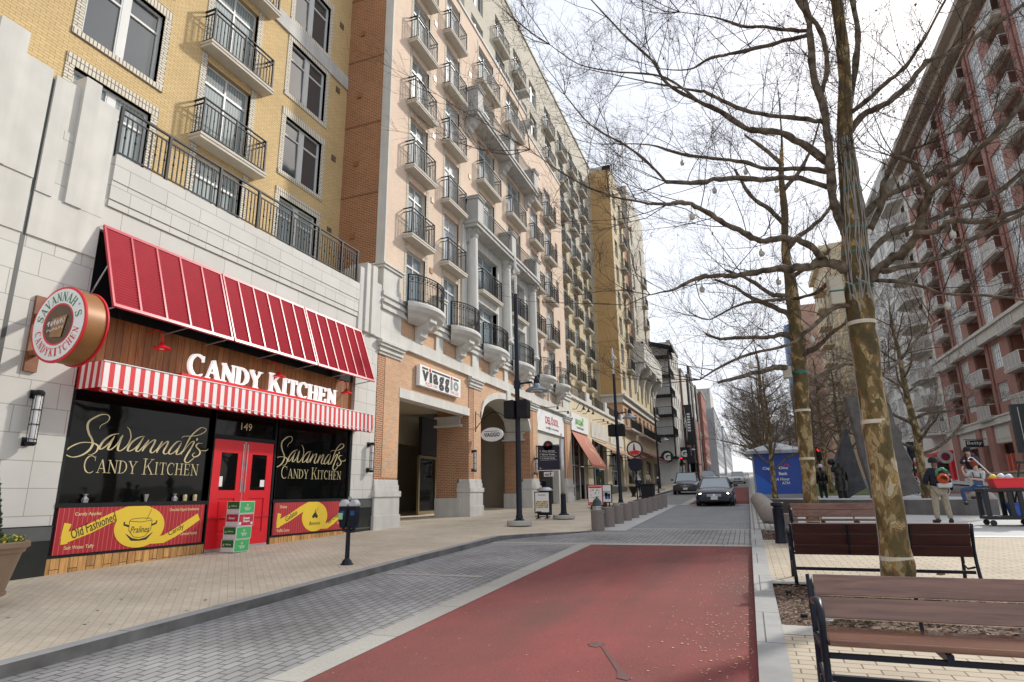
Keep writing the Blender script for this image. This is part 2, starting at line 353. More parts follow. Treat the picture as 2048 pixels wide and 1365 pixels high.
def bark():
    m, t, b, Lk = newmat('sycamore_bark'); setp(b, Roughness=0.85); N = t.nodes.new; b.inputs['Specular IOR Level'].default_value = 0.2
    tcn = N('ShaderNodeTexCoord'); mpn = N('ShaderNodeMapping'); mpn.inputs['Scale'].default_value = (1, 1, 0.55); Lk(tcn.outputs['Object'], mpn.inputs[0])
    ns = N('ShaderNodeTexNoise'); ns.inputs['Scale'].default_value = 6.0; ns.inputs['Detail'].default_value = 6; ns.inputs['Distortion'].default_value = 0.35; Lk(mpn.outputs[0], ns.inputs['Vector'])
    vo = N('ShaderNodeTexVoronoi'); vo.inputs['Scale'].default_value = 9; 
    ad = N('ShaderNodeMix'); ad.data_type = 'VECTOR'; ad.inputs[0].default_value = 0.14; Lk(mpn.outputs[0], ad.inputs[4]); Lk(ns.outputs['Color'], ad.inputs[5]); Lk(ad.outputs[1], vo.inputs['Vector'])
    r = N('ShaderNodeValToRGB'); r.color_ramp.interpolation = 'CONSTANT'; e = r.color_ramp.elements
    e[0].position = 0; e[0].color = (0.085, 0.066, 0.035, 1); e[1].position = 0.34; e[1].color = (0.115, 0.087, 0.038, 1)
    for p, c in ((0.46, (0.19, 0.125, 0.055, 1)), (0.535, (0.33, 0.26, 0.14, 1)), (0.60, (0.30, 0.19, 0.06, 1)), (0.65, (0.43, 0.375, 0.27, 1))):
        q = e.new(p); q.color = c
    mixv = N('ShaderNodeMath'); mixv.operation = 'ADD'; mixv.inputs[1].default_value = 0
    sc = N('ShaderNodeSeparateColor'); Lk(vo.outputs['Color'], sc.inputs[0])
    ml = N('ShaderNodeMath'); ml.operation = 'MULTIPLY_ADD'; ml.inputs[1].default_value = 0.20; Lk(sc.outputs[0], ml.inputs[0]); Lk(ns.outputs['Fac'], ml.inputs[2])
    sb = N('ShaderNodeMath'); sb.operation = 'SUBTRACT'; sb.inputs[1].default_value = 0.09; Lk(ml.outputs[0], sb.inputs[0])
    spz = N('ShaderNodeSeparateXYZ'); Lk(tcn.outputs['Object'], spz.inputs[0]); mz = N('ShaderNodeMapRange')   # high on the tree the bark is less scaled off
    mz.inputs[1].default_value = 3.2; mz.inputs[2].default_value = 4.2; mz.inputs[3].default_value = 0.0; mz.inputs[4].default_value = 0.10; Lk(spz.outputs[2], mz.inputs[0])
    mzb = N('ShaderNodeMapRange'); mzb.inputs[1].default_value = 1.2; mzb.inputs[2].default_value = 0.2; mzb.inputs[3].default_value = 0.0; mzb.inputs[4].default_value = 0.09; Lk(spz.outputs[2], mzb.inputs[0])
    s2 = N('ShaderNodeMath'); s2.operation = 'SUBTRACT'; Lk(sb.outputs[0], s2.inputs[0]); Lk(mz.outputs[0], s2.inputs[1])
    s3 = N('ShaderNodeMath'); s3.operation = 'SUBTRACT'; Lk(s2.outputs[0], s3.inputs[0]); Lk(mzb.outputs[0], s3.inputs[1]); Lk(s3.outputs[0], r.inputs[0])
    n2 = N('ShaderNodeTexNoise'); n2.inputs['Scale'].default_value = 60; n2.inputs['Detail'].default_value = 5; Lk(tcn.outputs['Object'], n2.inputs['Vector'])
    mr = N('ShaderNodeMapRange'); mr.inputs[3].default_value = 0.65; mr.inputs[4].default_value = 1.25; Lk(n2.outputs['Fac'], mr.inputs[0])
    mu = N('ShaderNodeMix'); mu.data_type = 'RGBA'; mu.blend_type = 'MULTIPLY'; mu.inputs[0].default_value = 1; Lk(r.outputs[0], mu.inputs[6]); Lk(mr.outputs[0], mu.inputs[7])
    Lk(mu.outputs[2], b.inputs['Base Color'])
    bp = N('ShaderNodeBump'); bp.inputs['Strength'].default_value = 0.5; bp.inputs['Distance'].default_value = 0.01; Lk(sb.outputs[0], bp.inputs['Height']); Lk(bp.outputs[0], b.inputs['Normal'])
    return m
M['bark'] = bark()
M['limb'] = mat('limb_bark', (0.125, 0.102, 0.076), 0.9, 0.7, 9, 0.4, 60, spec=0.15)
M['twig_haze'] = mat('hazy_twig_bark', (0.15, 0.115, 0.092), 0.9, 0.3, 3, spec=0.1)  # lighter than the near twigs, distance haze painted into the colour
M['twig'] = mat('twig_bark', (0.065, 0.046, 0.038), 0.9, 0.3, 3, spec=0.1)
# ---------------------------------------------------------------- lettering
_tc = {}
def glyphs(body, shear=0.0, bold=0.0):
    k = (body, shear, bold)
    if k not in _tc:
        cu = bpy.data.curves.new('t', 'FONT'); cu.body = body; cu.size = 1; cu.resolution_u = 2; cu.shear = shear; cu.offset = bold; cu.fill_mode = 'FRONT'
        ob = bpy.data.objects.new('t', cu); COL.objects.link(ob)
        me = bpy.data.meshes.new_from_object(ob); bpy.data.objects.remove(ob)
        _tc[k] = ([(v.co.x, v.co.y) for v in me.vertices], [tuple(p.vertices) for p in me.polygons])
        bpy.data.meshes.remove(me); bpy.data.curves.remove(cu)
    return _tc[k]
def put_text(mb, body, fn, a, b, w, h, off=0.0, m=0, shear=0.0, bold=0.0, warp=None, rot=0.0):
    """fit text in the rectangle a..a+w, b..b+h of the plane fn(a, b, out)"""
    vs, fs = glyphs(body, shear, bold)
    if not vs: return
    x0 = min(v[0] for v in vs); x1 = max(v[0] for v in vs); y0 = min(v[1] for v in vs); y1 = max(v[1] for v in vs)
    sx = w/max(1e-6, x1-x0); sy = h/max(1e-6, y1-y0) if h else sx; c, s = math.cos(rot), math.sin(rot)
    o = []
    for x, y in vs:
        p, q = (x-x0)*sx, (y-y0)*sy
        p, q = p*c-q*s, p*s+q*c
        o.append(fn(a+p, b+q, off))
    mb.add(o, fs, m)
def arc(cx, cy, rx, ry, a0, a1, n=9): return [(cx+rx*math.cos(math.radians(a0+(a1-a0)*i/n)), cy+ry*math.sin(math.radians(a0+(a1-a0)*i/n))) for i in range(n+1)]
TK, TN = 0.17, 0.065
SERIF = {  # width, strokes (points, width)
 'C': (0.78, [(arc(0.42, 0.5, 0.36, 0.49, 48, 312, 14), [0.05]+[0.09]*3+[0.17]*7+[0.09]*3+[0.05]), ([(0.68, 0.98), (0.68, 0.70)], 0.05)]),
 'A': (0.86, [([(0.40, 1.0), (0.12, 0.02)], TN), ([(0.41, 1.0), (0.74, 0.02)], TK), ([(0.2, 0.34), (0.62, 0.34)], TN), ([(0.0, 0.03), (0.26, 0.03)], 0.055), ([(0.56, 0.03), (0.9, 0.03)], 0.055)]),
 'N': (0.86, [([(0.16, 0.0), (0.16, 1.0)], TN), ([(0.14, 0.98), (0.74, 0.02)], TK), ([(0.74, 0.0), (0.74, 1.0)], TN), ([(0.0, 0.97), (0.26, 0.97)], 0.055), ([(0.02, 0.03), (0.3, 0.03)], 0.055), ([(0.6, 0.97), (0.88, 0.97)], 0.055)]),
 'D': (0.84, [([(0.17, 0.0), (0.17, 1.0)], TK), (arc(0.3, 0.5, 0.44, 0.47, 90, -90, 12), [0.06]*2+[0.1]*2+[0.17]*5+[0.1]*2+[0.06]*2), ([(0.0, 0.97), (0.34, 0.97)], 0.055), ([(0.0, 0.03), (0.34, 0.03)], 0.055)]),
 'Y': (0.82, [([(0.10, 0.98), (0.42, 0.45)], TK), ([(0.42, 0.47), (0.72, 0.98)], TN), ([(0.42, 0.0), (0.42, 0.48)], TK), ([(-0.02, 0.97), (0.28, 0.97)], 0.055), ([(0.56, 0.97), (0.84, 0.97)], 0.055), ([(0.26, 0.03), (0.58, 0.03)], 0.055)]),
 'K': (0.86, [([(0.17, 0.0), (0.17, 1.0)], TK), ([(0.24, 0.42), (0.70, 0.98)], TN), ([(0.38, 0.58), (0.74, 0.02)], TK), ([(0.0, 0.97), (0.34, 0.97)], 0.055), ([(0.0, 0.03), (0.34, 0.03)], 0.055), ([(0.54, 0.97), (0.82, 0.97)], 0.055), ([(0.58, 0.03), (0.88, 0.03)], 0.055)]),
 'I': (0.40, [([(0.18, 0.0), (0.18, 1.0)], TK), ([(0.02, 0.97), (0.35, 0.97)], 0.055), ([(0.02, 0.03), (0.35, 0.03)], 0.055)]),
 'T': (0.76, [([(0.37, 0.0), (0.37, 1.0)], TK), ([(0.03, 0.97), (0.71, 0.97)], 0.06), ([(0.05, 0.98), (0.05, 0.76)], 0.05), ([(0.69, 0.98), (0.69, 0.76)], 0.05), ([(0.2, 0.03), (0.54, 0.03)], 0.055)]),
 'H': (0.88, [([(0.17, 0.0), (0.17, 1.0)], TK), ([(0.69, 0.0), (0.69, 1.0)], TK), ([(0.17, 0.51), (0.69, 0.51)], TN), ([(0.0, 0.97), (0.34, 0.97)], 0.055), ([(0.0, 0.03), (0.34, 0.03)], 0.055), ([(0.52, 0.97), (0.86, 0.97)], 0.055), ([(0.52, 0.03), (0.86, 0.03)], 0.055)]),
 'E': (0.72, [([(0.17, 0.0), (0.17, 1.0)], TK), ([(0.0, 0.97), (0.62, 0.97)], 0.055), ([(0.0, 0.03), (0.64, 0.03)], 0.055), ([(0.17, 0.52), (0.5, 0.52)], TN), ([(0.61, 0.98), (0.61, 0.76)], 0.05), ([(0.63, 0.03), (0.63, 0.26)], 0.05), ([(0.5, 0.64), (0.5, 0.4)], 0.045)]),
 'S': (0.62, [([(0.54, 0.80), (0.42, 0.95), (0.28, 0.97), (0.13, 0.88), (0.1, 0.72), (0.2, 0.58), (0.42, 0.45), (0.52, 0.3), (0.46, 0.12), (0.3, 0.03), (0.16, 0.06), (0.06, 0.22)], [0.05, 0.06, 0.07, 0.09, 0.13, 0.16, 0.17, 0.13, 0.09, 0.07, 0.06, 0.05]), ([(0.54, 0.98), (0.54, 0.72)], 0.045), ([(0.06, 0.02), (0.06, 0.28)], 0.045)]),
 'V': (0.84, [([(0.12, 1.0), (0.42, 0.0)], TK), ([(0.42, 0.02), (0.70, 1.0)], TN), ([(-0.02, 0.97), (0.28, 0.97)], 0.055), ([(0.56, 0.97), (0.84, 0.97)], 0.055)]),
 "'": (0.26, [([(0.12, 1.0), (0.08, 0.72)], [0.14, 0.04])]), ' ': (0.40, [])}
def serif_len(s, caps=1.0): return sum(SERIF[c][0]*(caps if (i == 0 or s[i-1] == ' ') else 1) + 0.05 for i, c in enumerate(s))
def serif(mb, s, fn, a, b, w, h, off=0.0, m=0, caps=1.0, thin=1.0, depth=0.0, gapw=1.0):
    sc = w/serif_len(s, caps); x = a; k = 0
    for i, c in enumerate(s):
        big = caps if (i == 0 or s[i-1] == ' ') else 1.0
        for pts, wd in SERIF[c][1]:
            pp = [(x+px*sc*big, b+py*h*big-(big-1)*h*0.12) for px, py in pts]; k += 1
            ww = [q*sc*thin for q in wd] if hasattr(wd, '__len__') else wd*(h if abs(pts[0][1]-pts[-1][1]) < 0.02 else sc)*thin
            o = off + 0.0006*(k % 7)
            mb.ribbon(pp, ww, fn, o, 0, m)
            if depth:
                # sides so the letter stands proud of the wall
                n = len(pp); W = ww if hasattr(ww, '__len__') else [ww]*n
                for sgn in (1, -1):
                    q = []
                    for j in range(n):
                        ax, ay = pp[max(j-1, 0)]; bx, by = pp[min(j+1, n-1)]; l = math.hypot(bx-ax, by-ay) or 1
                        q.append((pp[j][0]-sgn*(by-ay)/l*W[j]/2, pp[j][1]+sgn*(bx-ax)/l*W[j]/2))
                    for j in range(n-1): mb.quad(fn(*q[j], o), fn(*q[j+1], o), fn(*q[j+1], o-depth), fn(*q[j], o-depth), m)
        x += (SERIF[c][0]*big+0.05)*sc
def wall(mb, fn, u0, u1, v0, v1, ops, depth, m=0, mr=None):
    """wall sheet with real recessed openings: ops = (ua, ub, va, vb)"""
    mr = m if mr is None else mr
    us = sorted({u0, u1, *[q for o in ops for q in (o[0], o[1]) if u0 < q < u1]})
    vs = sorted({v0, v1, *[q for o in ops for q in (o[2], o[3]) if v0 < q < v1]})
    for j in range(len(vs)-1):
        run = None
        for i in range(len(us)-1):
            cu, cv = (us[i]+us[i+1])/2, (vs[j]+vs[j+1])/2
            solid = not any(o[0] < cu < o[1] and o[2] < cv < o[3] for o in ops)
            if solid and run is None: run = us[i]
            if run is not None and (not solid or i == len(us)-2):
                e = us[i+1] if solid else us[i]
                mb.quad(fn(run, vs[j], 0), fn(e, vs[j], 0), fn(e, vs[j+1], 0), fn(run, vs[j+1], 0), m); run = None
    for a, b, c, d in ops:
        mb.quad(fn(a, c, 0), fn(a, d, 0), fn(a, d, -depth), fn(a, c, -depth), mr)
        mb.quad(fn(b, c, 0), fn(b, d, 0), fn(b, d, -depth), fn(b, c, -depth), mr)
        mb.quad(fn(a, d, 0), fn(b, d, 0), fn(b, d, -depth), fn(a, d, -depth), mr)
        mb.quad(fn(a, c, 0), fn(b, c, 0), fn(b, c, -depth), fn(a, c, -depth), mr)
def lf(x0): return lambda u, v, w: (x0+w, u, v)           # wall facing +x (left side of the street)
def rf(x0): return lambda u, v, w: (x0-w, u, v)           # wall facing -x
def yf(y0): return lambda u, v, w: (u, y0-w, v)           # wall facing the camera (-y)
_wm = {}
def window_mesh(w, h, style, fr, gl, out=1):
    """frame mesh and pane mesh, local: u from 0..w along +y, v up, facing +x (out=1)"""
    k = (round(w, 2), round(h, 2), style, fr, gl)
    if k in _wm: return _wm[k]
    F = MB(); t = 0.06; d = 0.06
    F.box(-d, 0, 0, t, 0, h); F.box(-d, 0, w-t, w, 0, h); F.box(-d, 0, t, w-t, 0, t); F.box(-d, 0, t, w-t, h-t, h)
    if style == 'french':
        F.box(-d, 0.006, t, w-t, h*0.76, h*0.76+0.07); F.box(-d, 0.004, w/2-0.03, w/2+0.03, t, h-t)
    elif style == 'double':
        F.box(-d, 0.006, w/2-0.09, w/2+0.09, t, h-t)
        for a, b in ((t, w/2-0.09), (w/2+0.09, w-t)):
            F.box(-d, 0.003, a, b, h*0.70, h*0.70+0.06); F.box(-d, 0, a, a+0.035, t, h-t); F.box(-d, 0, b-0.035, b, t, h-t)
    elif style == 'slim':
        F.box(-d, 0.004, t, w-t, h*0.72, h*0.72+0.05); F.box(-d, 0.006, w/2-0.03, w/2+0.03, t, h-t)
    elif style == 'grid':
        nx = max(2, round(w/0.45)); ny = max(2, round(h/0.6))
        for i in range(1, nx): F.box(-d, 0.004, w*i/nx-0.025, w*i/nx+0.025, t, h-t)
        for i in range(1, ny): F.box(-d, 0.007, t, w-t, h*i/ny-0.02, h*i/ny+0.02)
    P = MB(); P.quad((-0.035, t*0.5, t*0.5), (-0.035, w-t*0.5, t*0.5), (-0.035, w-t*0.5, h-t*0.5), (-0.035, t*0.5, h-t*0.5))
    _wm[k] = (F.mesh('window', M[fr]), P.mesh('pane', M[gl])); return _wm[k]
def add_window(parent, x, y, z, w, h, style='french', fr='frame_grey', gl='glass', rz=0.0):
    fm, pm = window_mesh(w, h, style, fr, gl)
    o = inst(fm, 'window', parent, (x, y, z), rz); sub(pm, 'pane', o); return o
_bm = {}
def balcony_mesh(w, prot, slab='slab', th=0.15, hr=1.07, fancy=True):
    k = (round(w, 2), round(prot, 2), slab, fancy)
    if k in _bm: return _bm[k]
    S = MB(); S.box(0, prot, 0, w, -th, 0); S.box(0, prot+0.02, -0.02, w+0.02, -th*0.45, 0.001)
    R = MB(); e = 0.05; x1 = prot-e; b = 0.021
    R.box(x1-b*1.3, x1+b*1.3, e, w-e, hr-0.03, hr); R.box(x1-b, x1+b, e, w-e, hr-0.17, hr-0.15); R.box(x1-b, x1+b, e, w-e, 0.07, 0.09)
    for yy in (e, w-e):
        R.box(0, x1, yy-b*1.3, yy+b*1.3, hr-0.029, hr+0.001); R.box(0, x1, yy-b, yy+b, hr-0.169, hr-0.149); R.box(0, x1, yy-b, yy+b, 0.071, 0.091)
        R.box(x1-0.024, x1+0.024, yy-0.024, yy+0.024, 0, hr+0.002)
        n = max(1, int(x1/0.13))
        for i in range(1, n+1): R.box(x1*i/(n+1)-0.011, x1*i/(n+1)+0.011, yy-0.011, yy+0.011, 0.09, hr-0.15)
    R.box(x1-0.024, x1+0.024, w/2-0.024, w/2+0.024, 0, hr-0.029)
    n = int(w/0.125)
    for i in range(1, n):
        yy = e + (w-2*e)*i/n; R.box(x1-0.011, x1+0.011, yy-0.011, yy+0.011, 0.09, hr-0.15)
        if fancy and i % 2: R.lathe((x1, yy, 0.5), [(0.009, 0), (0.022, 0.05), (0.009, 0.1)], 5)
    _bm[k] = (S.mesh('balcony', M[slab]), R.mesh('railing', M['black_metal'])); return _bm[k]
def add_balcony(parent, x, y, z, w, prot, slab='slab', fancy=True):
    sm, rm = balcony_mesh(w, prot, slab, fancy=fancy)
    o = inst(sm, 'balcony', parent, (x, y, z)); sub(rm, 'railing', o); return o
def scatter_rng(seed): return random.Random(seed)
T1={
 'trunk':[(1.538, 8.8, -1.343, 0.2165), (1.546, 8.8, -0.946, 0.1957), (1.556, 8.8, -0.561, 0.1741), (1.561, 8.8, 0.172, 0.166), (1.556, 8.8, 0.785, 0.1631), (1.572, 8.8, 1.619, 0.1673), (1.582, 8.8, 2.153, 0.1766), (1.619, 8.8, 2.632, 0.1789), (1.644, 8.8, 3.125, 0.1747), (1.688, 8.8, 3.628, 0.1634), (1.719, 8.8, 4.225, 0.1314), (1.741, 8.8, 4.764, 0.1123), (1.845, 8.8, 5.544, 0.0929), (1.905, 8.8, 6.196, 0.0871), (1.929, 8.8, 6.881, 0.0813), (1.939, 8.8, 7.783, 0.0757), (2.035, 8.8, 9.084, 0.0624), (2.29, 8.8, 10.814, 0.0404), (2.522, 8.8, 12.934, 0.0169)],
 's2':[(1.605, 8.8, 3.276, 0.0879), (1.497, 8.727, 3.631, 0.0817), (1.451, 8.655, 3.904, 0.075), (1.471, 8.582, 4.315, 0.0753), (1.486, 8.509, 4.731, 0.0687), (1.479, 8.436, 5.078, 0.062), (1.404, 8.364, 5.686, 0.0628), (1.438, 8.291, 6.277, 0.0562), (1.411, 8.218, 6.729, 0.0566), (1.341, 8.145, 7.732, 0.0434), (1.211, 8.073, 9.005, 0.0299), (1.296, 8.0, 10.455, 0.0154)],
 's3':[(1.741, 8.8, 4.764, 0.0632), (1.917, 8.95, 5.461, 0.0578), (2.096, 9.1, 6.107, 0.0593), (2.232, 9.25, 6.709, 0.0533), (2.286, 9.4, 7.462, 0.055), (2.433, 9.55, 8.721, 0.0409), (2.872, 9.7, 10.162, 0.0254)],
 's4':[(1.461, 8.5, 5.283, 0.0419), (1.579, 8.28, 5.654, 0.0411), (1.517, 8.06, 6.063, 0.0407), (1.289, 7.84, 6.358, 0.0338), (1.081, 7.62, 6.803, 0.0269), (0.779, 7.4, 7.537, 0.0204)],
 'A':[(1.613, 8.8, 2.808, 0.0933), (1.474, 8.7, 2.843, 0.0862), (1.363, 8.6, 2.895, 0.0792), (1.15, 8.5, 2.891, 0.0724), (0.931, 8.4, 2.826, 0.0656), (0.625, 8.3, 2.836, 0.0591), (0.368, 8.2, 2.784, 0.0525), (0.099, 8.1, 2.74, 0.0459), (-0.109, 8.0, 2.736, 0.0392), (-0.317, 7.9, 2.712, 0.0391), (-0.44, 7.8, 2.648, 0.0323), (-0.653, 7.7, 2.529, 0.0193), (-0.947, 7.6, 2.463, 0.0096)],
 'B':[(1.263, 8.6, 2.91, 0.0597), (1.143, 8.43, 3.028, 0.0591), (0.961, 8.26, 3.16, 0.0586), (0.713, 8.09, 3.154, 0.0581), (0.441, 7.92, 3.111, 0.0512), (0.247, 7.75, 3.191, 0.0507), (0.038, 7.58, 3.272, 0.044), (-0.142, 7.41, 3.366, 0.0436), (-0.326, 7.24, 3.444, 0.037), (-0.455, 7.07, 3.416, 0.0364), (-0.571, 6.9, 3.333, 0.0298)],
 'B2':[(-0.571, 6.9, 3.333, 0.0239), (-0.881, 6.775, 3.36, 0.0179), (-1.329, 6.65, 3.521, 0.0151), (-1.721, 6.525, 3.773, 0.0122), (-2.121, 6.4, 4.135, 0.0062)],
 'C':[(1.511, 8.8, 4.054, 0.0555), (1.097, 8.7, 4.251, 0.0492), (0.771, 8.6, 4.268, 0.0493), (0.371, 8.5, 4.294, 0.0496), (-0.042, 8.4, 4.313, 0.0428), (-0.244, 8.3, 4.265, 0.0426), (-0.681, 8.2, 4.306, 0.0358)],
 'C2':[(-0.681, 8.2, 4.306, 0.0286), (-0.942, 8.125, 4.682, 0.0217), (-1.273, 8.05, 5.002, 0.0184), (-1.689, 7.975, 5.351, 0.015), (-2.034, 7.9, 5.909, 0.0076)],
 'D':[(1.506, 8.8, 4.309, 0.049), (1.143, 8.929, 4.511, 0.0434), (0.728, 9.057, 4.67, 0.0374), (0.429, 9.186, 4.915, 0.0385), (-0.013, 9.314, 5.146, 0.0319), (-0.5, 9.443, 5.409, 0.033), (-1.007, 9.571, 5.779, 0.0171), (-1.623, 9.7, 6.018, 0.0089)],
 'Eb':[(1.521, 8.8, 4.422, 0.0701), (1.157, 8.664, 4.776, 0.0637), (0.942, 8.527, 4.89, 0.0565), (0.642, 8.391, 4.929, 0.0564), (0.439, 8.255, 4.952, 0.0491), (0.159, 8.118, 5.176, 0.0422), (-0.128, 7.982, 5.34, 0.0352), (-0.517, 7.845, 5.63, 0.0284), (-0.685, 7.709, 5.96, 0.0214), (-0.974, 7.573, 6.304, 0.0179), (-1.151, 7.436, 6.514, 0.0143), (-1.436, 7.3, 6.915, 0.0108)],
 'E2':[(-0.122, 7.6, 5.084, 0.0201), (-0.512, 7.4, 5.426, 0.0202), (-1.077, 7.2, 5.524, 0.0135), (-1.576, 7.0, 5.642, 0.0102), (-1.931, 6.8, 5.915, 0.0068)],
 'Fb':[(1.53, 8.8, 5.096, 0.05), (1.245, 8.971, 5.342, 0.0444), (0.73, 9.143, 5.66, 0.0387), (0.308, 9.314, 6.053, 0.0403), (-0.02, 9.486, 6.483, 0.0335), (-0.186, 9.657, 6.675, 0.0257), (-0.947, 9.829, 7.179, 0.018), (-2.062, 10.0, 7.892, 0.0096)],
 'Gb':[(1.496, 8.5, 6.343, 0.0431), (1.354, 8.629, 6.448, 0.0367), (1.142, 8.757, 6.556, 0.0376), (0.83, 8.886, 6.638, 0.0386), (0.384, 9.014, 6.745, 0.0318), (0.113, 9.143, 6.849, 0.0326), (-0.271, 9.271, 6.837, 0.0167), (-0.721, 9.4, 7.083, 0.0086)],
 'H':[(1.485, 8.5, 6.414, 0.036), (1.123, 8.26, 6.354, 0.0355), (0.878, 8.02, 6.279, 0.0279), (0.533, 7.78, 6.22, 0.0276), (0.201, 7.54, 6.268, 0.0136), (-0.236, 7.3, 6.293, 0.0068)],
 'J':[(1.294, 8.8, 2.748, 0.0337), (1.182, 9.1, 2.701, 0.0349), (0.949, 9.4, 2.72, 0.0291), (0.555, 9.7, 2.814, 0.0305), (0.149, 10.0, 2.888, 0.0239), (-0.336, 10.3, 2.775, 0.0125)],
 'K':[(1.556, 8.8, 2.259, 0.0394), (1.339, 8.633, 2.327, 0.0326), (0.941, 8.467, 2.032, 0.0322), (0.662, 8.3, 1.797, 0.0254), (0.175, 8.133, 1.691, 0.0254), (-0.197, 7.967, 1.518, 0.0189), (-0.441, 7.8, 1.349, 0.0093)],
 'R1':[(1.796, 8.8, 4.846, 0.0632), (2.015, 8.889, 5.126, 0.0567), (2.308, 8.978, 5.285, 0.0568), (2.652, 9.067, 5.536, 0.0498), (2.982, 9.156, 5.919, 0.0502), (3.276, 9.244, 6.057, 0.0431), (3.596, 9.333, 6.238, 0.0432), (4.047, 9.422, 6.513, 0.036), (4.395, 9.511, 6.746, 0.036), (4.908, 9.6, 7.069, 0.0216)],
 'R2':[(1.802, 8.8, 5.124, 0.0495), (2.051, 8.667, 5.22, 0.0416), (2.342, 8.533, 5.394, 0.0339), (2.506, 8.4, 5.453, 0.0332), (2.733, 8.267, 5.713, 0.0261), (2.99, 8.133, 6.103, 0.0193), (3.159, 8.0, 6.385, 0.0127)],
 'R3':[(1.715, 8.8, 2.653, 0.0858), (1.877, 8.65, 2.793, 0.0777), (2.151, 8.5, 2.947, 0.0695), (2.278, 8.35, 3.101, 0.062), (2.354, 8.2, 3.362, 0.0551), (2.382, 8.05, 3.458, 0.0542), (2.278, 7.9, 3.636, 0.0418), (2.185, 7.75, 3.741, 0.0355), (1.981, 7.6, 3.77, 0.0293)],
 'R3b':[(2.337, 7.9, 3.394, 0.0414), (2.567, 7.725, 3.514, 0.0344), (2.813, 7.55, 3.71, 0.0335), (3.148, 7.375, 3.985, 0.0271), (3.387, 7.2, 4.198, 0.0158)],
 'R4':[(2.179, 8.0, 2.953, 0.0475), (2.346, 7.92, 2.909, 0.0408), (2.46, 7.84, 2.974, 0.0402), (2.757, 7.76, 2.885, 0.0335), (3.096, 7.68, 2.936, 0.0272), (3.488, 7.6, 3.045, 0.0159)],
 'R5':[(1.733, 8.8, 2.911, 0.0598), (2.019, 8.963, 3.286, 0.0541), (2.444, 9.125, 3.441, 0.0476), (2.699, 9.288, 3.562, 0.0481), (3.025, 9.45, 3.739, 0.0486), (3.47, 9.613, 3.896, 0.0418), (3.729, 9.775, 4.07, 0.0423), (4.186, 9.938, 4.409, 0.0356), (4.726, 10.1, 4.816, 0.0215)],
 'R6':[(1.877, 8.6, 2.734, 0.0514), (2.343, 8.72, 2.789, 0.0448), (2.743, 8.84, 2.962, 0.0449), (3.064, 8.96, 3.136, 0.0387), (3.65, 9.08, 3.411, 0.0321), (4.197, 9.2, 3.55, 0.0192)],
 'R7':[(1.788, 8.8, 2.678, 0.0395), (2.159, 8.48, 2.459, 0.031), (2.367, 8.16, 2.209, 0.0234), (2.639, 7.84, 2.056, 0.022), (2.852, 7.52, 1.881, 0.0155), (2.993, 7.2, 1.665, 0.0097)],
 'R8':[(1.726, 8.8, 3.511, 0.0609), (2.083, 8.967, 3.854, 0.0549), (2.644, 9.133, 4.155, 0.0483), (3.25, 9.3, 4.426, 0.0483), (3.765, 9.467, 4.822, 0.0418), (4.174, 9.633, 5.294, 0.0353), (4.735, 9.8, 5.76, 0.0214)],
 'R9':[(1.878, 8.9, 3.416, 0.0611), (2.05, 8.75, 3.757, 0.0536), (2.067, 8.6, 3.936, 0.0463), (2.263, 8.45, 4.214, 0.0325), (2.508, 8.3, 4.215, 0.0253)],
 'R10':[(1.465, 8.8, 1.301, 0.032), (2.005, 9.4, 1.63, 0.0271), (2.577, 10.0, 2.207, 0.0215), (2.947, 10.6, 2.472, 0.0151)],
}
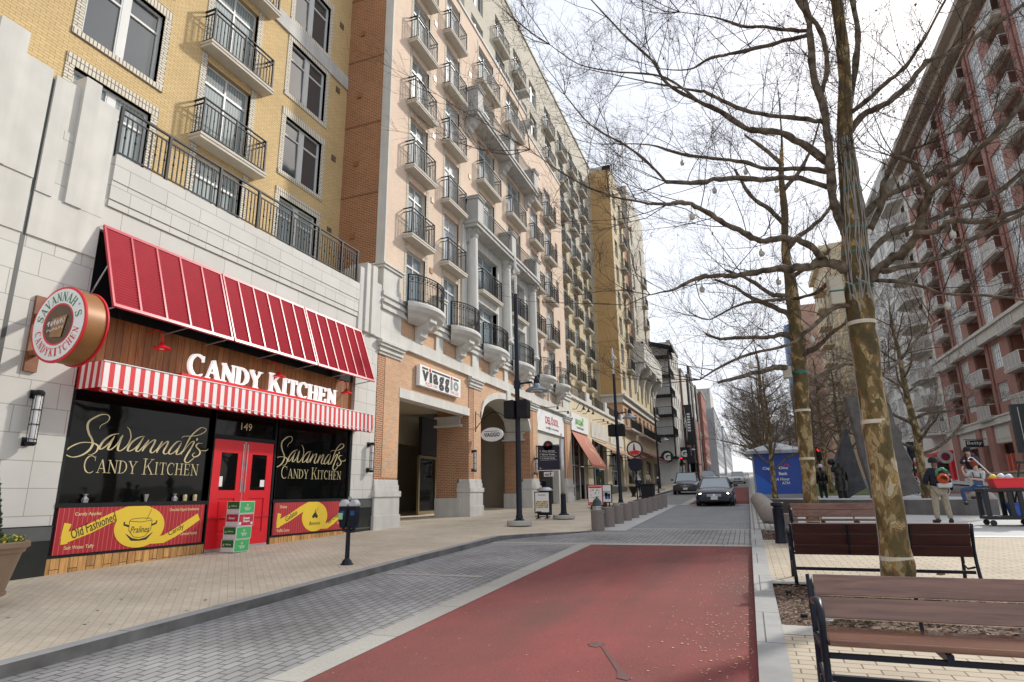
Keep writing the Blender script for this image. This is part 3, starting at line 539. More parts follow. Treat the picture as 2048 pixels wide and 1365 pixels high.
T2={
 'trunk':[(1.431, 17.4, -1.124, 0.2095), (1.392, 17.4, -0.71, 0.1987), (1.42, 17.4, 0.259, 0.2017), (1.456, 17.4, 1.511, 0.2184), (1.509, 17.4, 2.547, 0.2217), (1.576, 17.4, 3.612, 0.225), (1.588, 17.4, 4.437, 0.2144), (1.58, 17.4, 5.429, 0.1904), (1.597, 17.4, 6.446, 0.1656), (1.664, 17.4, 7.485, 0.1539), (1.751, 17.4, 8.706, 0.1279), (1.849, 17.4, 9.801, 0.1008), (1.978, 17.4, 11.423, 0.0734), (2.059, 17.4, 13.128, 0.045), (2.146, 17.4, 14.54, 0.0229)],
 'a':[(1.527, 17.4, 3.918, 0.1065), (1.249, 17.2, 4.037, 0.0928), (0.9, 17.0, 3.931, 0.0791), (0.407, 16.8, 3.935, 0.0659), (-0.338, 16.6, 3.926, 0.0529), (-0.682, 16.4, 4.051, 0.0396)],
 'b':[(1.481, 17.4, 3.014, 0.1051), (1.054, 17.05, 3.119, 0.0911), (0.732, 16.7, 3.016, 0.077), (0.175, 16.35, 2.844, 0.0635), (-0.478, 16.0, 2.67, 0.0503)],
 'c':[(1.527, 17.4, 4.444, 0.1073), (1.279, 17.75, 4.854, 0.0968), (0.685, 18.1, 5.326, 0.0861), (0.191, 18.45, 5.884, 0.0594), (-0.354, 18.8, 6.314, 0.0461)],
 'd':[(1.501, 17.4, 2.679, 0.1046), (2.036, 17.733, 2.933, 0.0793), (2.708, 18.067, 3.234, 0.0667), (3.34, 18.4, 3.174, 0.0402)],
 'e':[(1.564, 17.4, 3.41, 0.1056), (2.036, 16.867, 3.582, 0.0762), (2.222, 16.333, 3.697, 0.0614), (2.615, 15.8, 3.892, 0.0354)],
 'f':[(1.609, 17.4, 6.444, 0.1103), (2.025, 17.667, 6.929, 0.0838), (2.613, 17.933, 7.394, 0.0705), (3.107, 18.2, 8.042, 0.0429)],
 'g':[(1.655, 17.4, 7.183, 0.0975), (1.3, 17.067, 7.554, 0.0831), (0.821, 16.733, 7.944, 0.0691), (0.502, 16.4, 8.603, 0.0414)],
 'h':[(1.572, 17.4, 5.574, 0.0954), (2.042, 16.65, 5.668, 0.0648), (2.436, 15.9, 5.732, 0.0492)],
 'i':[(1.725, 17.4, 8.242, 0.0989), (2.199, 17.2, 8.66, 0.0696), (2.569, 17.0, 9.238, 0.0414), (2.811, 16.8, 9.834, 0.0274)],
 'j':[(1.799, 17.4, 9.011, 0.0855), (1.445, 18.0, 9.914, 0.0749), (0.978, 18.6, 10.893, 0.0473)],
 'k':[(1.572, 17.4, 5.144, 0.0948), (1.072, 16.733, 5.005, 0.079), (0.545, 16.067, 5.275, 0.0643), (-0.03, 15.4, 5.401, 0.0377)],
}
SCRIPT=[[(7.856, 1.293), (7.875, 1.357), (7.98, 1.431), (8.015, 1.512), (7.96, 1.562), (7.845, 1.549), (7.727, 1.48), (7.641, 1.403), (7.628, 1.306), (7.674, 1.188), (7.746, 1.085), (7.768, 0.992), (7.709, 0.88), (7.586, 0.793), (7.444, 0.759), (7.334, 0.793), (7.313, 0.843), (7.378, 0.926), (7.525, 1.008), (7.671, 1.032), (7.799, 1.021), (7.877, 0.972), (7.862, 0.889), (7.8, 0.831), (7.719, 0.813)], [(8.25, 1.237), (8.105, 1.197), (7.974, 1.089), (7.908, 0.96), (7.941, 0.928), (8.045, 1.01), (8.167, 1.187)], [(8.167, 1.187), (8.101, 1.028), (8.071, 0.936), (8.131, 0.933), (8.235, 1.038), (8.304, 1.184), (8.33, 1.215)], [(8.33, 1.215), (8.278, 1.055), (8.265, 0.941), (8.328, 0.924), (8.437, 1.023), (8.494, 1.171), (8.457, 1.313), (8.384, 1.378)], [(8.793, 1.231), (8.666, 1.199), (8.522, 1.086), (8.463, 0.953), (8.514, 0.928), (8.63, 1.007), (8.763, 1.207)], [(8.763, 1.207), (8.688, 1.054), (8.638, 0.949), (8.705, 0.939), (8.816, 1.078), (8.885, 1.172)], [(8.885, 1.172), (8.834, 1.064), (8.77, 0.935)], [(8.798, 0.974), (8.911, 1.114), (9.02, 1.182), (9.014, 1.107), (8.949, 0.968), (8.99, 0.919), (9.082, 0.991), (9.196, 1.165)], [(9.196, 1.165), (9.127, 1.039), (9.091, 0.924)], [(9.103, 0.962), (9.222, 1.106), (9.319, 1.174), (9.312, 1.097), (9.244, 0.956), (9.303, 0.913), (9.401, 0.98)], [(9.646, 1.198), (9.538, 1.175), (9.426, 1.058), (9.369, 0.948), (9.427, 0.92), (9.543, 1.004), (9.651, 1.167)], [(9.651, 1.167), (9.578, 1.022), (9.554, 0.927), (9.627, 0.931), (9.71, 1.014)], [(9.638, 1.261), (9.707, 1.306), (9.975, 1.336), (10.165, 1.409), (10.247, 1.49), (10.129, 1.529), (9.999, 1.451), (9.861, 1.31), (9.77, 1.128), (9.667, 0.918)], [(9.714, 0.983), (9.878, 1.184), (9.963, 1.206), (9.895, 1.057), (9.802, 0.894), (9.777, 0.798), (9.858, 0.763), (9.964, 0.838), (10.033, 0.905)], [(10.04, 1.292), (10.018, 1.234)], [(10.195, 1.19), (10.075, 1.181), (10.025, 1.113), (10.136, 1.024), (10.127, 0.942), (10.016, 0.889), (9.951, 0.933), (10.022, 0.985)], [(10.155, 1.033), (10.296, 1.041), (10.362, 1.086)]]
# ---------------------------------------------------------------- ground, road, paving
M['paver_grey'] = masonry('grey_pavers', (0.31, 0.308, 0.305), (0.255, 0.253, 0.25), (0.13, 0.125, 0.12), bw=0.235, rh=0.125, ms=0.011, flat=True, rot=PI/2, bump=0.7, var=0.34, ns=0.55)
M['paver_grey2'] = masonry('grey_pavers_fine', (0.26, 0.265, 0.27), (0.225, 0.23, 0.235), (0.12, 0.12, 0.12), bw=0.2, rh=0.1, ms=0.008, flat=True, rot=0.0, bump=0.4, var=0.12, ns=0.8)
M['paver_beige'] = masonry('beige_pavers', (0.60, 0.525, 0.41), (0.55, 0.475, 0.37), (0.46, 0.39, 0.30), bw=0.22, rh=0.11, ms=0.006, flat=True, rot=PI/4, bump=0.35, var=0.17, ns=0.7)
M['paver_beige2'] = masonry('plaza_pavers', (0.47, 0.41, 0.32), (0.42, 0.365, 0.28), (0.18, 0.14, 0.10), bw=0.24, rh=0.13, ms=0.007, flat=True, rot=0, bump=0.45, var=0.13, ns=0.9)
M['granite'] = masonry('granite_kerb', (0.35, 0.35, 0.345), (0.31, 0.31, 0.305), (0.10, 0.10, 0.10), bw=30, rh=1.35, ms=0.008, flat=True, rot=0, bump=0.2, var=0.1, ns=3.0)
M['granite_band'] = masonry('exposed_band', (0.39, 0.38, 0.345), (0.35, 0.34, 0.31), (0.13, 0.12, 0.11), bw=30, rh=1.6, ms=0.007, flat=True, rot=0, bump=0.2, var=0.16, ns=40.0)
M['band_x'] = masonry('cross_band', (0.40, 0.39, 0.36), (0.36, 0.35, 0.32), (0.15, 0.14, 0.13), bw=1.4, rh=30, ms=0.008, flat=True, rot=0, bump=0.2, var=0.14, ns=30.0)
M['kerb_side'] = mat('grimy_kerb', (0.13, 0.125, 0.12), 0.9, 0.35, 3)
M['slab_paving'] = mat('smooth_concrete', (0.42, 0.42, 0.41), 0.85, 0.06, 1.2, 0.1, 100)
M['asphalt'] = mat('asphalt', (0.12, 0.12, 0.12), 0.9, 0.15, 1.5, 0.3, 150)
def redroad():
    m, t, b, Lk = newmat('red_asphalt'); setp(b, Roughness=0.92); b.inputs['Specular IOR Level'].default_value = 0.2; N = t.nodes.new
    tcn = N('ShaderNodeTexCoord')
    n1 = N('ShaderNodeTexNoise'); n1.inputs['Scale'].default_value = 0.55; n1.inputs['Detail'].default_value = 9; n1.inputs['Roughness'].default_value = 0.7; Lk(tcn.outputs['Object'], n1.inputs['Vector'])
    mpn = N('ShaderNodeMapping'); mpn.inputs['Scale'].default_value = (1.3, 0.12, 1); n4 = N('ShaderNodeTexNoise'); n4.inputs['Scale'].default_value = 0.9; n4.inputs['Detail'].default_value = 3
    Lk(tcn.outputs['Object'], mpn.inputs[0]); Lk(mpn.outputs[0], n4.inputs['Vector'])
    av = N('ShaderNodeMath'); av.operation = 'ADD'; Lk(n1.outputs['Fac'], av.inputs[0]); Lk(n4.outputs['Fac'], av.inputs[1])
    hv = N('ShaderNodeMath'); hv.operation = 'MULTIPLY'; hv.inputs[1].default_value = 0.5; Lk(av.outputs[0], hv.inputs[0])
    r = N('ShaderNodeValToRGB'); r.color_ramp.elements[0].position = 0.36; r.color_ramp.elements[0].color = (0.135, 0.062, 0.055, 1)
    r.color_ramp.elements[1].position = 0.62; r.color_ramp.elements[1].color = (0.235, 0.068, 0.064, 1); Lk(hv.outputs[0], r.inputs[0])
    n2 = N('ShaderNodeTexNoise'); n2.inputs['Scale'].default_value = 130; n2.inputs['Detail'].default_value = 3; Lk(tcn.outputs['Object'], n2.inputs['Vector'])
    mr = N('ShaderNodeMapRange'); mr.inputs[1].default_value = 0.25; mr.inputs[2].default_value = 0.75; mr.inputs[3].default_value = 0.55; mr.inputs[4].default_value = 1.5; Lk(n2.outputs['Fac'], mr.inputs[0])
    mu = N('ShaderNodeMix'); mu.data_type = 'RGBA'; mu.blend_type = 'MULTIPLY'; mu.inputs[0].default_value = 1; Lk(r.outputs[0], mu.inputs[6]); Lk(mr.outputs[0], mu.inputs[7])
    vo = N('ShaderNodeTexVoronoi'); vo.inputs['Scale'].default_value = 7; vo.inputs['Randomness'].default_value = 1; Lk(tcn.outputs['Object'], vo.inputs['Vector'])
    lt = N('ShaderNodeMath'); lt.operation = 'LESS_THAN'; lt.inputs[1].default_value = 0.03; Lk(vo.outputs['Distance'], lt.inputs[0])
    m2 = N('ShaderNodeMix'); m2.data_type = 'RGBA'; Lk(lt.outputs[0], m2.inputs[0]); Lk(mu.outputs[2], m2.inputs[6]); m2.inputs[7].default_value = (0.36, 0.25, 0.22, 1)
    Lk(m2.outputs[2], b.inputs['Base Color'])
    bp = N('ShaderNodeBump'); bp.inputs['Strength'].default_value = 0.5; bp.inputs['Distance'].default_value = 0.008; Lk(n2.outputs['Fac'], bp.inputs['Height']); Lk(bp.outputs[0], b.inputs['Normal'])
    return m
M['red_road'] = redroad()
def sheet(name, x0, x1, y0, y1, dz, m, step=6.0, kind='structure'):
    mb = MB(); n = max(1, int((y1-y0)/step))
    for i in range(n):
        a = y0+(y1-y0)*i/n; b = y0+(y1-y0)*(i+1)/n
        mb.quad((x0, a, g(a)+dz), (x1, a, g(a)+dz), (x1, b, g(b)+dz), (x0, b, g(b)+dz))
    o = mb.build(name, m); tag(o, kind=kind); return o
gb = MB()
for i in range(20):
    a, b = -60+38*i, -60+38*(i+1)
    gb.quad((-420, a, g(a)-0.45), (420, a, g(a)-0.45), (420, b, g(b)-0.45), (-420, b, g(b)-0.45))
tag(gb.build('ground', mat('far_ground', (0.20, 0.19, 0.16), 0.95, 0.15, 0.05)), kind='structure')
sheet('parking_paving', -6.62, -4.15, -14, 15.5, 0.0, M['paver_grey'])
sheet('stone_strip', -4.15, -3.80, -14, 15.5, 0.004, M['granite_band'])
sheet('road', -3.80, -0.08, -14, 15.5, 0.0, M['red_road'])
sheet('stone_band', -6.62, -0.08, 15.5, 15.84, 0.004, M['band_x'])
sheet('crossing', -6.5, -0.08, 15.84, 19.78, 0.0, M['paver_grey'])
sheet('stone_band', -4.2, -0.08, 19.78, 20.0, 0.004, M['band_x'])
sheet('crossing', -3.62, -0.08, 20.0, 33.9, 0.0, M['paver_grey2'])
sheet('stone_strip', -4.6, -3.62, 19.2, 34.1, 0.008, M['slab_paving'])
sheet('stone_band', -6.6, -0.08, 33.9, 34.3, 0.004, M['slab_paving'])
sheet('road', -3.1, -0.08, 34.3, 67.2, 0.0, M['red_road'])
sheet('stone_strip', -3.5, -3.1, 34.3, 67.2, 0.004, M['granite_band'])
sheet('parking_paving', -6.62, -3.5, 34.3, 67.2, 0.0, M['paver_grey2'])
sheet('road', -7.5, -0.08, 67.2, 420, 0.0, mat('far_road', (0.20, 0.20, 0.195), 0.9, 0.08, 1))
sheet('crosswalk', -6.6, -0.1, 80, 82.6, 0.006, M['slab_paving'])
# parking bay tick marks
for y in (0.4, 10.4):
    mb = MB(); mb.quad((-6.45, y-0.08, g(y-0.08)+0.005), (-4.5, y-0.08, g(y-0.08)+0.005), (-4.5, y+0.08, g(y+0.08)+0.005), (-6.45, y+0.08, g(y+0.08)+0.005))
    tag(mb.build('bay_marking', M['granite_band']), kind='structure')
mb = MB(); mb.quad((-6.45, 15.2, g(15.2)+0.005), (-4.2, 15.2, g(15.2)+0.005), (-4.2, 15.36, g(15.36)+0.005), (-6.45, 15.36, g(15.36)+0.005)); tag(mb.build('bay_marking', M['granite_band']), kind='structure')
# left kerb and pavement
KP = [(-6.60, -14, .12), (-6.62, 6, .12), (-6.62, 12, .12), (-6.50, 16.2, .12), (-5.9, 17.2, .09), (-5.2, 18.1, .05), (-4.6, 18.8, .03), (-4.45, 20.0, .02), (-4.3, 33.5, .02), (-5.0, 35.0, .06), (-6.45, 36.6, .12), (-6.55, 66, .12), (-7.4, 140, .12), (-7.4, 420, .12)]
def kerb_at(y):
    for (xa, ya, ha), (xb, yb, hb) in zip(KP, KP[1:]):
        if y <= yb: t = (y-ya)/(yb-ya); return xa+(xb-xa)*t, ha+(hb-ha)*t
    return KP[-1][0], KP[-1][2]
kb = MB(); ys = sorted(set([p[1] for p in KP] + [-14+i*2 for i in range(60)]))
ys = [y for y in ys if y <= 420]
for a, b in zip(ys, ys[1:]):
    xa, ha = kerb_at(a); xb, hb = kerb_at(b)
    kb.quad((xa-0.2, a, g(a)+ha), (xa, a, g(a)+ha), (xb, b, g(b)+hb), (xb-0.2, b, g(b)+hb), 0)
    kb.quad((xa, a, g(a)+ha), (xa+0.004, a, g(a)-0.02), (xb+0.004, b, g(b)-0.02), (xb, b, g(b)+hb), 1)
tag(kb.build('kerb', [M['granite'], M['kerb_side']]), kind='structure')
sw = MB(); NX = 8
for a, b in zip(ys, ys[1:]):
    xa, ha = kerb_at(a); xb, hb = kerb_at(b)
    def zr(t, y, h): return (g(y)+h)*(1-t) + zf(y)*t
    for i in range(NX):
        t0, t1 = i/NX, (i+1)/NX
        X = lambda t, xk: (xk-0.2)*(1-t) + (-11.0)*t
        sw.quad((X(t1, xa), a, zr(t1, a, ha)), (X(t0, xa), a, zr(t0, a, ha)), (X(t0, xb), b, zr(t0, b, hb)), (X(t1, xb), b, zr(t1, b, hb)))
    if a < 66: sw.quad((-19, a, zf(a)), (-11.0, a, zf(a)), (-11.0, b, zf(b)), (-19, b, zf(b)))
tag(sw.build('pavement', M['paver_beige']), kind='structure')
# right kerb, plaza
kb = MB()
for i in range(120):
    a, b = -14+i*1.5, -12.5+i*1.5
    kb.quad((-0.08, a, g(a)+0.1), (0.17, a, g(a)+0.1), (0.17, b, g(b)+0.1), (-0.08, b, g(b)+0.1), 0)
    kb.quad((-0.08, a, g(a)+0.1), (-0.082, a, g(a)-0.02), (-0.082, b, g(b)-0.02), (-0.08, b, g(b)+0.1), 1)
tag(kb.build('kerb', [M['granite'], M['kerb_side']]), kind='structure')
sheet('plaza', 0.17, 9.0, -14, 7.1, 0.098, M['paver_beige2'])
sheet('plaza', 0.17, 9.0, 10.5, 15.7, 0.098, M['paver_beige2'])
sheet('plaza', 3.3, 9.0, 15.7, 17.0, 0.098, M['paver_beige2'])
sheet('stone_band', 0.17, 9.0, 7.1, 7.5, 0.102, M['band_x'])
sheet('stone_band', 0.17, 9.0, 10.06, 10.5, 0.102, M['band_x'])
sheet('stone_band', 3.3, 12.0, 17.0, 17.35, 0.106, M['white_trim'])
sheet('stone_band', 0.17, 3.3, 15.7, 16.0, 0.102, M['band_x'])
sheet('plaza', 0.17, 3.3, 18.6, 24.0, 0.098, M['slab_paving'])
sheet('plaza', 3.3, 12.0, 17.35, 30.0, 0.098, M['slab_paving'])
sheet('plaza', 0.17, 9.0, 30.0, 420, 0.07, M['slab_paving'])
M['tactile'] = masonry('tactile_paving', (0.50, 0.50, 0.48), (0.46, 0.46, 0.44), (0.22, 0.22, 0.21), bw=0.15, rh=0.15, ms=0.03, flat=True, rot=0, off=0, bump=0.5, var=0.05)
sheet('tactile_paving', -0.06, 0.46, 18.8, 33.0, 0.112, M['tactile'])
sheet('tactile_paving', 0.46, 0.95, 18.9, 19.9, 0.112, M['tactile'])
# mulch beds
def mulch():
    m, t, b, Lk = newmat('bark_mulch'); setp(b, Roughness=0.95); N = t.nodes.new; tcn = N('ShaderNodeTexCoord')
    vo = N('ShaderNodeTexVoronoi'); vo.inputs['Scale'].default_value = 42; mpn = N('ShaderNodeMapping'); mpn.inputs['Scale'].default_value = (1, 0.5, 1)
    Lk(tcn.outputs['Object'], mpn.inputs[0]); Lk(mpn.outputs[0], vo.inputs['Vector'])
    sc = N('ShaderNodeSeparateColor'); Lk(vo.outputs['Color'], sc.inputs[0])
    r = N('ShaderNodeValToRGB'); e = r.color_ramp.elements; e[0].color = (0.035, 0.02, 0.013, 1); e[1].color = (0.30, 0.21, 0.15, 1); q = e.new(0.6); q.color = (0.11, 0.062, 0.038, 1)
    Lk(sc.outputs[0], r.inputs[0]); Lk(r.outputs[0], b.inputs['Base Color'])
    bp = N('ShaderNodeBump'); bp.inputs['Strength'].default_value = 1; bp.inputs['Distance'].default_value = 0.02; Lk(sc.outputs[1], bp.inputs['Height']); Lk(bp.outputs[0], b.inputs['Normal'])
    return m
M['mulch'] = mulch()
def mulch_bed(x0, x1, y0, y1):
    mb = MB(); rng = random.Random(3); nx, ny = int((x1-x0)/0.12), int((y1-y0)/0.12); idx = {}
    for j in range(ny+1):
        for i in range(nx+1):
            x = x0+(x1-x0)*i/nx; y = y0+(y1-y0)*j/ny
            e = 0 if i in (0, nx) or j in (0, ny) else 1
            idx[i, j] = len(mb.v); mb.v.append((x, y, g(y)+0.06+e*rng.uniform(0, 0.05)))
    for j in range(ny):
        for i in range(nx): mb.f.append((idx[i, j], idx[i+1, j], idx[i+1, j+1], idx[i, j+1])); mb.m.append(0)
    # loose chips
    for k in range(int((x1-x0)*(y1-y0)*260)):
        x, y = rng.uniform(x0+.03, x1-.03), rng.uniform(y0+.03, y1-.03); a = rng.uniform(0, PI); l, w = rng.uniform(.02, .05), rng.uniform(.006, .014)
        c, s = math.cos(a), math.sin(a); z = g(y)+rng.uniform(0.10, 0.125)
        mb.quad((x-c*l-s*w, y-s*l+c*w, z), (x+c*l-s*w, y+s*l+c*w, z+rng.uniform(-.01, .015)), (x+c*l+s*w, y+s*l-c*w, z+.006), (x-c*l+s*w, y-s*l-c*w, z+rng.uniform(-.01, .01)))
    o = mb.build('mulch', M['mulch']); tag(o, kind='stuff'); return o
mulch_bed(0.17, 5.5, 7.5, 10.06)
mulch_bed(0.17, 3.3, 16.0, 18.6)
# pale blossom litter gathered along the right edge of the red lane, and a few twigs
rng = random.Random(11); lt = MB()
for k in range(900):
    x = -0.12 - abs(rng.gauss(0, 0.42)); y = rng.uniform(3, 15.2); r = rng.uniform(0.004, 0.011); a = rng.uniform(0, PI); z = g(y)+0.006
    if rng.random() > 0.35+0.65*abs(math.sin(y*0.9+1)): continue
    c, s = math.cos(a)*r*1.6, math.sin(a)*r
    lt.quad((x-c, y-s, z), (x+s, y-c, z+.002), (x+c, y+s, z), (x-s, y+c, z+.002))
for k in range(160):
    x = rng.uniform(-3.7, -0.2); y = rng.uniform(2.5, 15); r = rng.uniform(0.004, 0.010); z = g(y)+0.006
    lt.quad((x-r, y, z), (x, y-r, z), (x+r, y, z), (x, y+r, z))
tag(lt.build('litter', mat('dry_blossom', (0.55, 0.45, 0.28), 0.9, 0.2, 9)), kind='stuff')
gm = MB()
for k in range(420):
    x, y = rng.uniform(-10.9, -6.9), rng.uniform(3, 40); r = rng.uniform(.008, .022); t = (x+6.8)/(-11+6.8); z = (g(y)+.12)*(1-t)+zf(y)*t+.006
    gm.add([(x+r*math.cos(a*PI/3), y+r*math.sin(a*PI/3), z) for a in range(6)], [tuple(range(6))])
tag(gm.build('gum_spots', mat('trodden_gum', (.16, .14, .12), .9, .2, 9)), kind='stuff')
def stain(name, pts, col, dz=0.0045):
    mb = MB(); mb.f.append(tuple(range(len(pts)))); mb.m.append(0); mb.v = [(x, y, g(y)+dz) for x, y in pts]
    return tag(mb.build(name, mat(name, col, 0.8, 0.2, 8)), kind='structure')
def blob(cx, cy, rx, ry, seed, n=18):
    r_ = random.Random(seed); return [(cx+rx*math.cos(2*PI*i/n)*r_.uniform(.75, 1.1), cy+ry*math.sin(2*PI*i/n)*r_.uniform(.75, 1.1)) for i in range(n)]
stain('tar_stain', blob(-1.62, 6.65, 0.09, 0.12, 1), (0.12, 0.05, 0.048))
stain('tar_stain', [(-1.57, 6.6), (-1.53, 6.58), (-1.2, 5.86), (-1.10, 5.70), (-1.12, 5.62), (-1.22, 5.66), (-1.25, 5.84)], (0.12, 0.05, 0.048))
# far side street, its kerbs
sheet('side_street', 9.0, 16.0, -14, 420, 0.02, mat('side_asphalt', (0.17, 0.165, 0.165), 0.9, 0.1, 2))
sheet('kerb', 8.8, 9.0, 24, 200, 0.11, M['granite'])
sheet('side_pavement', 16.0, 40, -14, 200, 0.12, M['slab_paving'])
sheet('side_street_crossing', 9.0, 16.0, 44, 48, 0.026, M['red_road'])
# raised memorial terrace behind a low dark wall
def strip_wall(name, pts, th, ztop, m, label, cat, down=0.7):
    mb = MB(); L_ = []; R_ = []
    for i, (x, y) in enumerate(pts):
        ax, ay = pts[max(i-1, 0)]; bx, by = pts[min(i+1, len(pts)-1)]; l = math.hypot(bx-ax, by-ay)
        nx, ny = -(by-ay)/l*th/2, (bx-ax)/l*th/2; L_.append((x+nx, y+ny)); R_.append((x-nx, y-ny))
    for i in range(len(pts)-1):
        a, b, c, d = L_[i], L_[i+1], R_[i+1], R_[i]
        mb.add([(*a, ztop-down), (*b, ztop-down), (*c, ztop-down), (*d, ztop-down), (*a, ztop), (*b, ztop), (*c, ztop), (*d, ztop)],
               [(4, 5, 6, 7), (0, 1, 5, 4), (2, 3, 7, 6), (1, 2, 6, 5), (3, 0, 4, 7)])
    o = mb.build(name, m); return tag(o, label, cat)
strip_wall('low_wall', [(0.55, 37), (0.62, 33), (0.95, 30.6), (2.0, 28.2), (3.4, 26.2), (5.0, 24.7), (6.4, 24.2), (7.3, 24.3)], 0.3, -0.36, mat('dark_concrete', (0.14, 0.13, 0.125), 0.85, 0.15, 3, streak=0.2), 'low curved dark concrete wall around the memorial terrace', 'wall')
tb = MB(); tb.f.append(tuple(range(8))); tb.m.append(0); tb.v = [(0.7, 37, -0.375), (1.05, 30.7, -0.375), (2.1, 28.3, -0.375), (3.5, 26.3, -0.375), (5.0, 24.8, -0.375), (7.2, 24.35, -0.375), (8.7, 30, -0.375), (8.7, 38, -0.375)]
tag(tb.build('terrace', M['slab_paving']), kind='structure')
sheet('lawn', 1.5, 8.5, 42, 66, 0.10, mat('winter_grass', (0.10, 0.13, 0.045), 0.95, 0.3, 20))
# ---------------------------------------------------------------- candy store in a limestone podium
X0 = -11.0
F = lf(X0)
st = empty('storefront_building', (X0, 11.5, -1.1), 'pale limestone block podium building with red doors and stepped parapet pillars', 'building')
mb = MB()
wall(mb, F, 2.0, 16.75, -0.38, 6.55, [(7.24, 15.6, -0.40, 5.0)], 0.5)
mb.quad((X0, 2.0, -0.38), (X0, 2.0, 6.55), (-19, 2.0, 6.55), (-19, 2.0, -0.38))
mb.quad((X0, 16.75, -0.38), (X0, 16.75, 6.55), (-19, 16.75, 6.55), (-19, 16.75, -0.38))
mb.build('wall', M['limestone'], st)
mb = MB()        # smooth frieze, grooves stand as two thin dark reveals
mb.box(X0, X0+0.035, 7.3, 15.55, 5.66, 6.05); mb.box(X0, X0+0.05, 7.3, 15.55, 6.05, 6.56); mb.box(X0, X0+0.028, 7.3, 15.55, 5.50, 5.63); mb.box(-12.95, X0+0.05, 7.3, 15.55, 6.56, 6.60)
mb.build('parapet', M['limestone'], st)
mb = MB()
for (a, b, z, w) in ((2.0, 5.05, 7.62, 0.03), (5.05, 5.5, 7.95, 0.06), (5.5, 5.97, 7.55, 0.04), (6.03, 6.3, 7.48, 0.05), (6.3, 6.52, 7.55, -0.02), (6.52, 6.82, 7.80, 0.06), (6.82, 7.22, 7.52, 0.035)):
    mb.box(X0-0.5, X0+w, a, b, 5.2 if a > 6 else 5.4, z)
mb.box(X0-0.3, X0+0.03, 6.03, 7.22, 4.4, 5.2); mb.box(X0-0.3, X0+0.02, 2.0, 5.97, 4.4, 5.4)
mb.box(X0-0.3, X0+0.004, 5.965, 6.035, -0.3, 7.4, 1)
mb.build('pilaster', [M['stone'], M['dark_stone']], st)
mb = MB()
for (a, b, z, w) in ((15.52, 15.80, 7.20, 0.05), (15.80, 16.02, 7.42, 0.11), (16.02, 16.14, 7.30, 0.03), (16.14, 16.42, 7.44, 0.11), (16.42, 16.76, 6.95, 0.06)):
    mb.box(X0-0.6, X0+w, a, b, 5.1, z)
mb.build('pilaster', M['stone'], st, bevel=0.015)
mb = MB()        # black stone plinth
mb.box(X0-0.3, X0+0.02, 2.0, 7.235, -1.6, -0.38, 0); mb.box(X0-0.3, X0+0.03, 2.0, 7.235, -0.62, -0.40, 1)
mb.box(X0-0.3, X0+0.02, 15.605, 16.76, -1.6, -0.04, 0); mb.box(X0-0.3, X0+0.03, 15.605, 16.75, -0.3, -0.06, 1); mb.box(X0-0.3, X0+0.035, 15.605, 16.75, -0.92, -0.88, 1)
mb.build('plinth', [M['black_stone'], M['dark_stone']], st)
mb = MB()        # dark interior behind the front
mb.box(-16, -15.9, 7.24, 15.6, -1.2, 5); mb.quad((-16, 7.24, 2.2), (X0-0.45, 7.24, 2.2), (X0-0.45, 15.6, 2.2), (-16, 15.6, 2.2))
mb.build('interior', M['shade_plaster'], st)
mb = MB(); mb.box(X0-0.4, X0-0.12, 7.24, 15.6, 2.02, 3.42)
mb.build('board_cladding', M['shade_tint_boards'], st)
mb = MB(); mb.box(X0-0.4, X0-0.10, 7.24, 15.6, 3.42, 5.0)
for y in (7.9, 9.2, 10.6, 11.9, 13.2, 14.5): mb.box(X0-0.10, X0-0.04, y, y+0.06, 3.42, 5.0)
mb.build('vent_panel', M['black_metal'], st)
mb = MB()        # base boards, slightly uneven heights
rng = random.Random(4)
for (a, b) in ((7.24, 10.45), (12.42, 15.6)):
    y = a
    while y < b-0.02:
        w = min(rng.choice([.13, .17, .2, .24]), b-y); mb.box(X0-0.3, X0-rng.uniform(0, .012), y, y+w-0.006, -1.6, -0.90); y += w
mb.build('base_boards', M['board_wood'], st)
mb = MB(); fb = X0-0.02
for a, b in ((7.24, 10.45), (12.42, 15.6)):
    mb.box(X0-0.2, fb, a, a+0.07, -0.90, 2.02); mb.box(X0-0.2, fb, b-0.09, b, -0.90, 2.02)
    mb.box(X0-0.2, fb+0.035, a, b, -0.10, -0.025); mb.box(X0-0.2, fb+0.005, a+.07, b-.09, 1.94, 2.02); mb.box(X0-0.2, fb+0.02, a, b, -0.92, -0.87)
mb.box(X0-0.2, fb, 10.36, 10.47, -1.1, 2.02); mb.box(X0-0.2, fb, 12.37, 12.48, -1.1, 2.02); mb.box(X0-0.2, fb, 10.47, 12.37, 1.33, 1.42); mb.box(X0-0.2, fb, 10.47, 12.37, 1.93, 2.02)
mb.build('shop_frame', M['black_metal'], st)
mb = MB()
for a, b, c, d in ((7.31, 10.36, -0.03, 1.95), (12.48, 15.51, -0.03, 1.95), (10.47, 12.37, 1.42, 1.93)):
    mb.quad((X0-0.07, a, c), (X0-0.07, b, c), (X0-0.07, b, d), (X0-0.07, a, d))
pane = mb.build('shop_window', M['glass_dark'], st)
mb = MB(); FG = lf(X0-0.063)
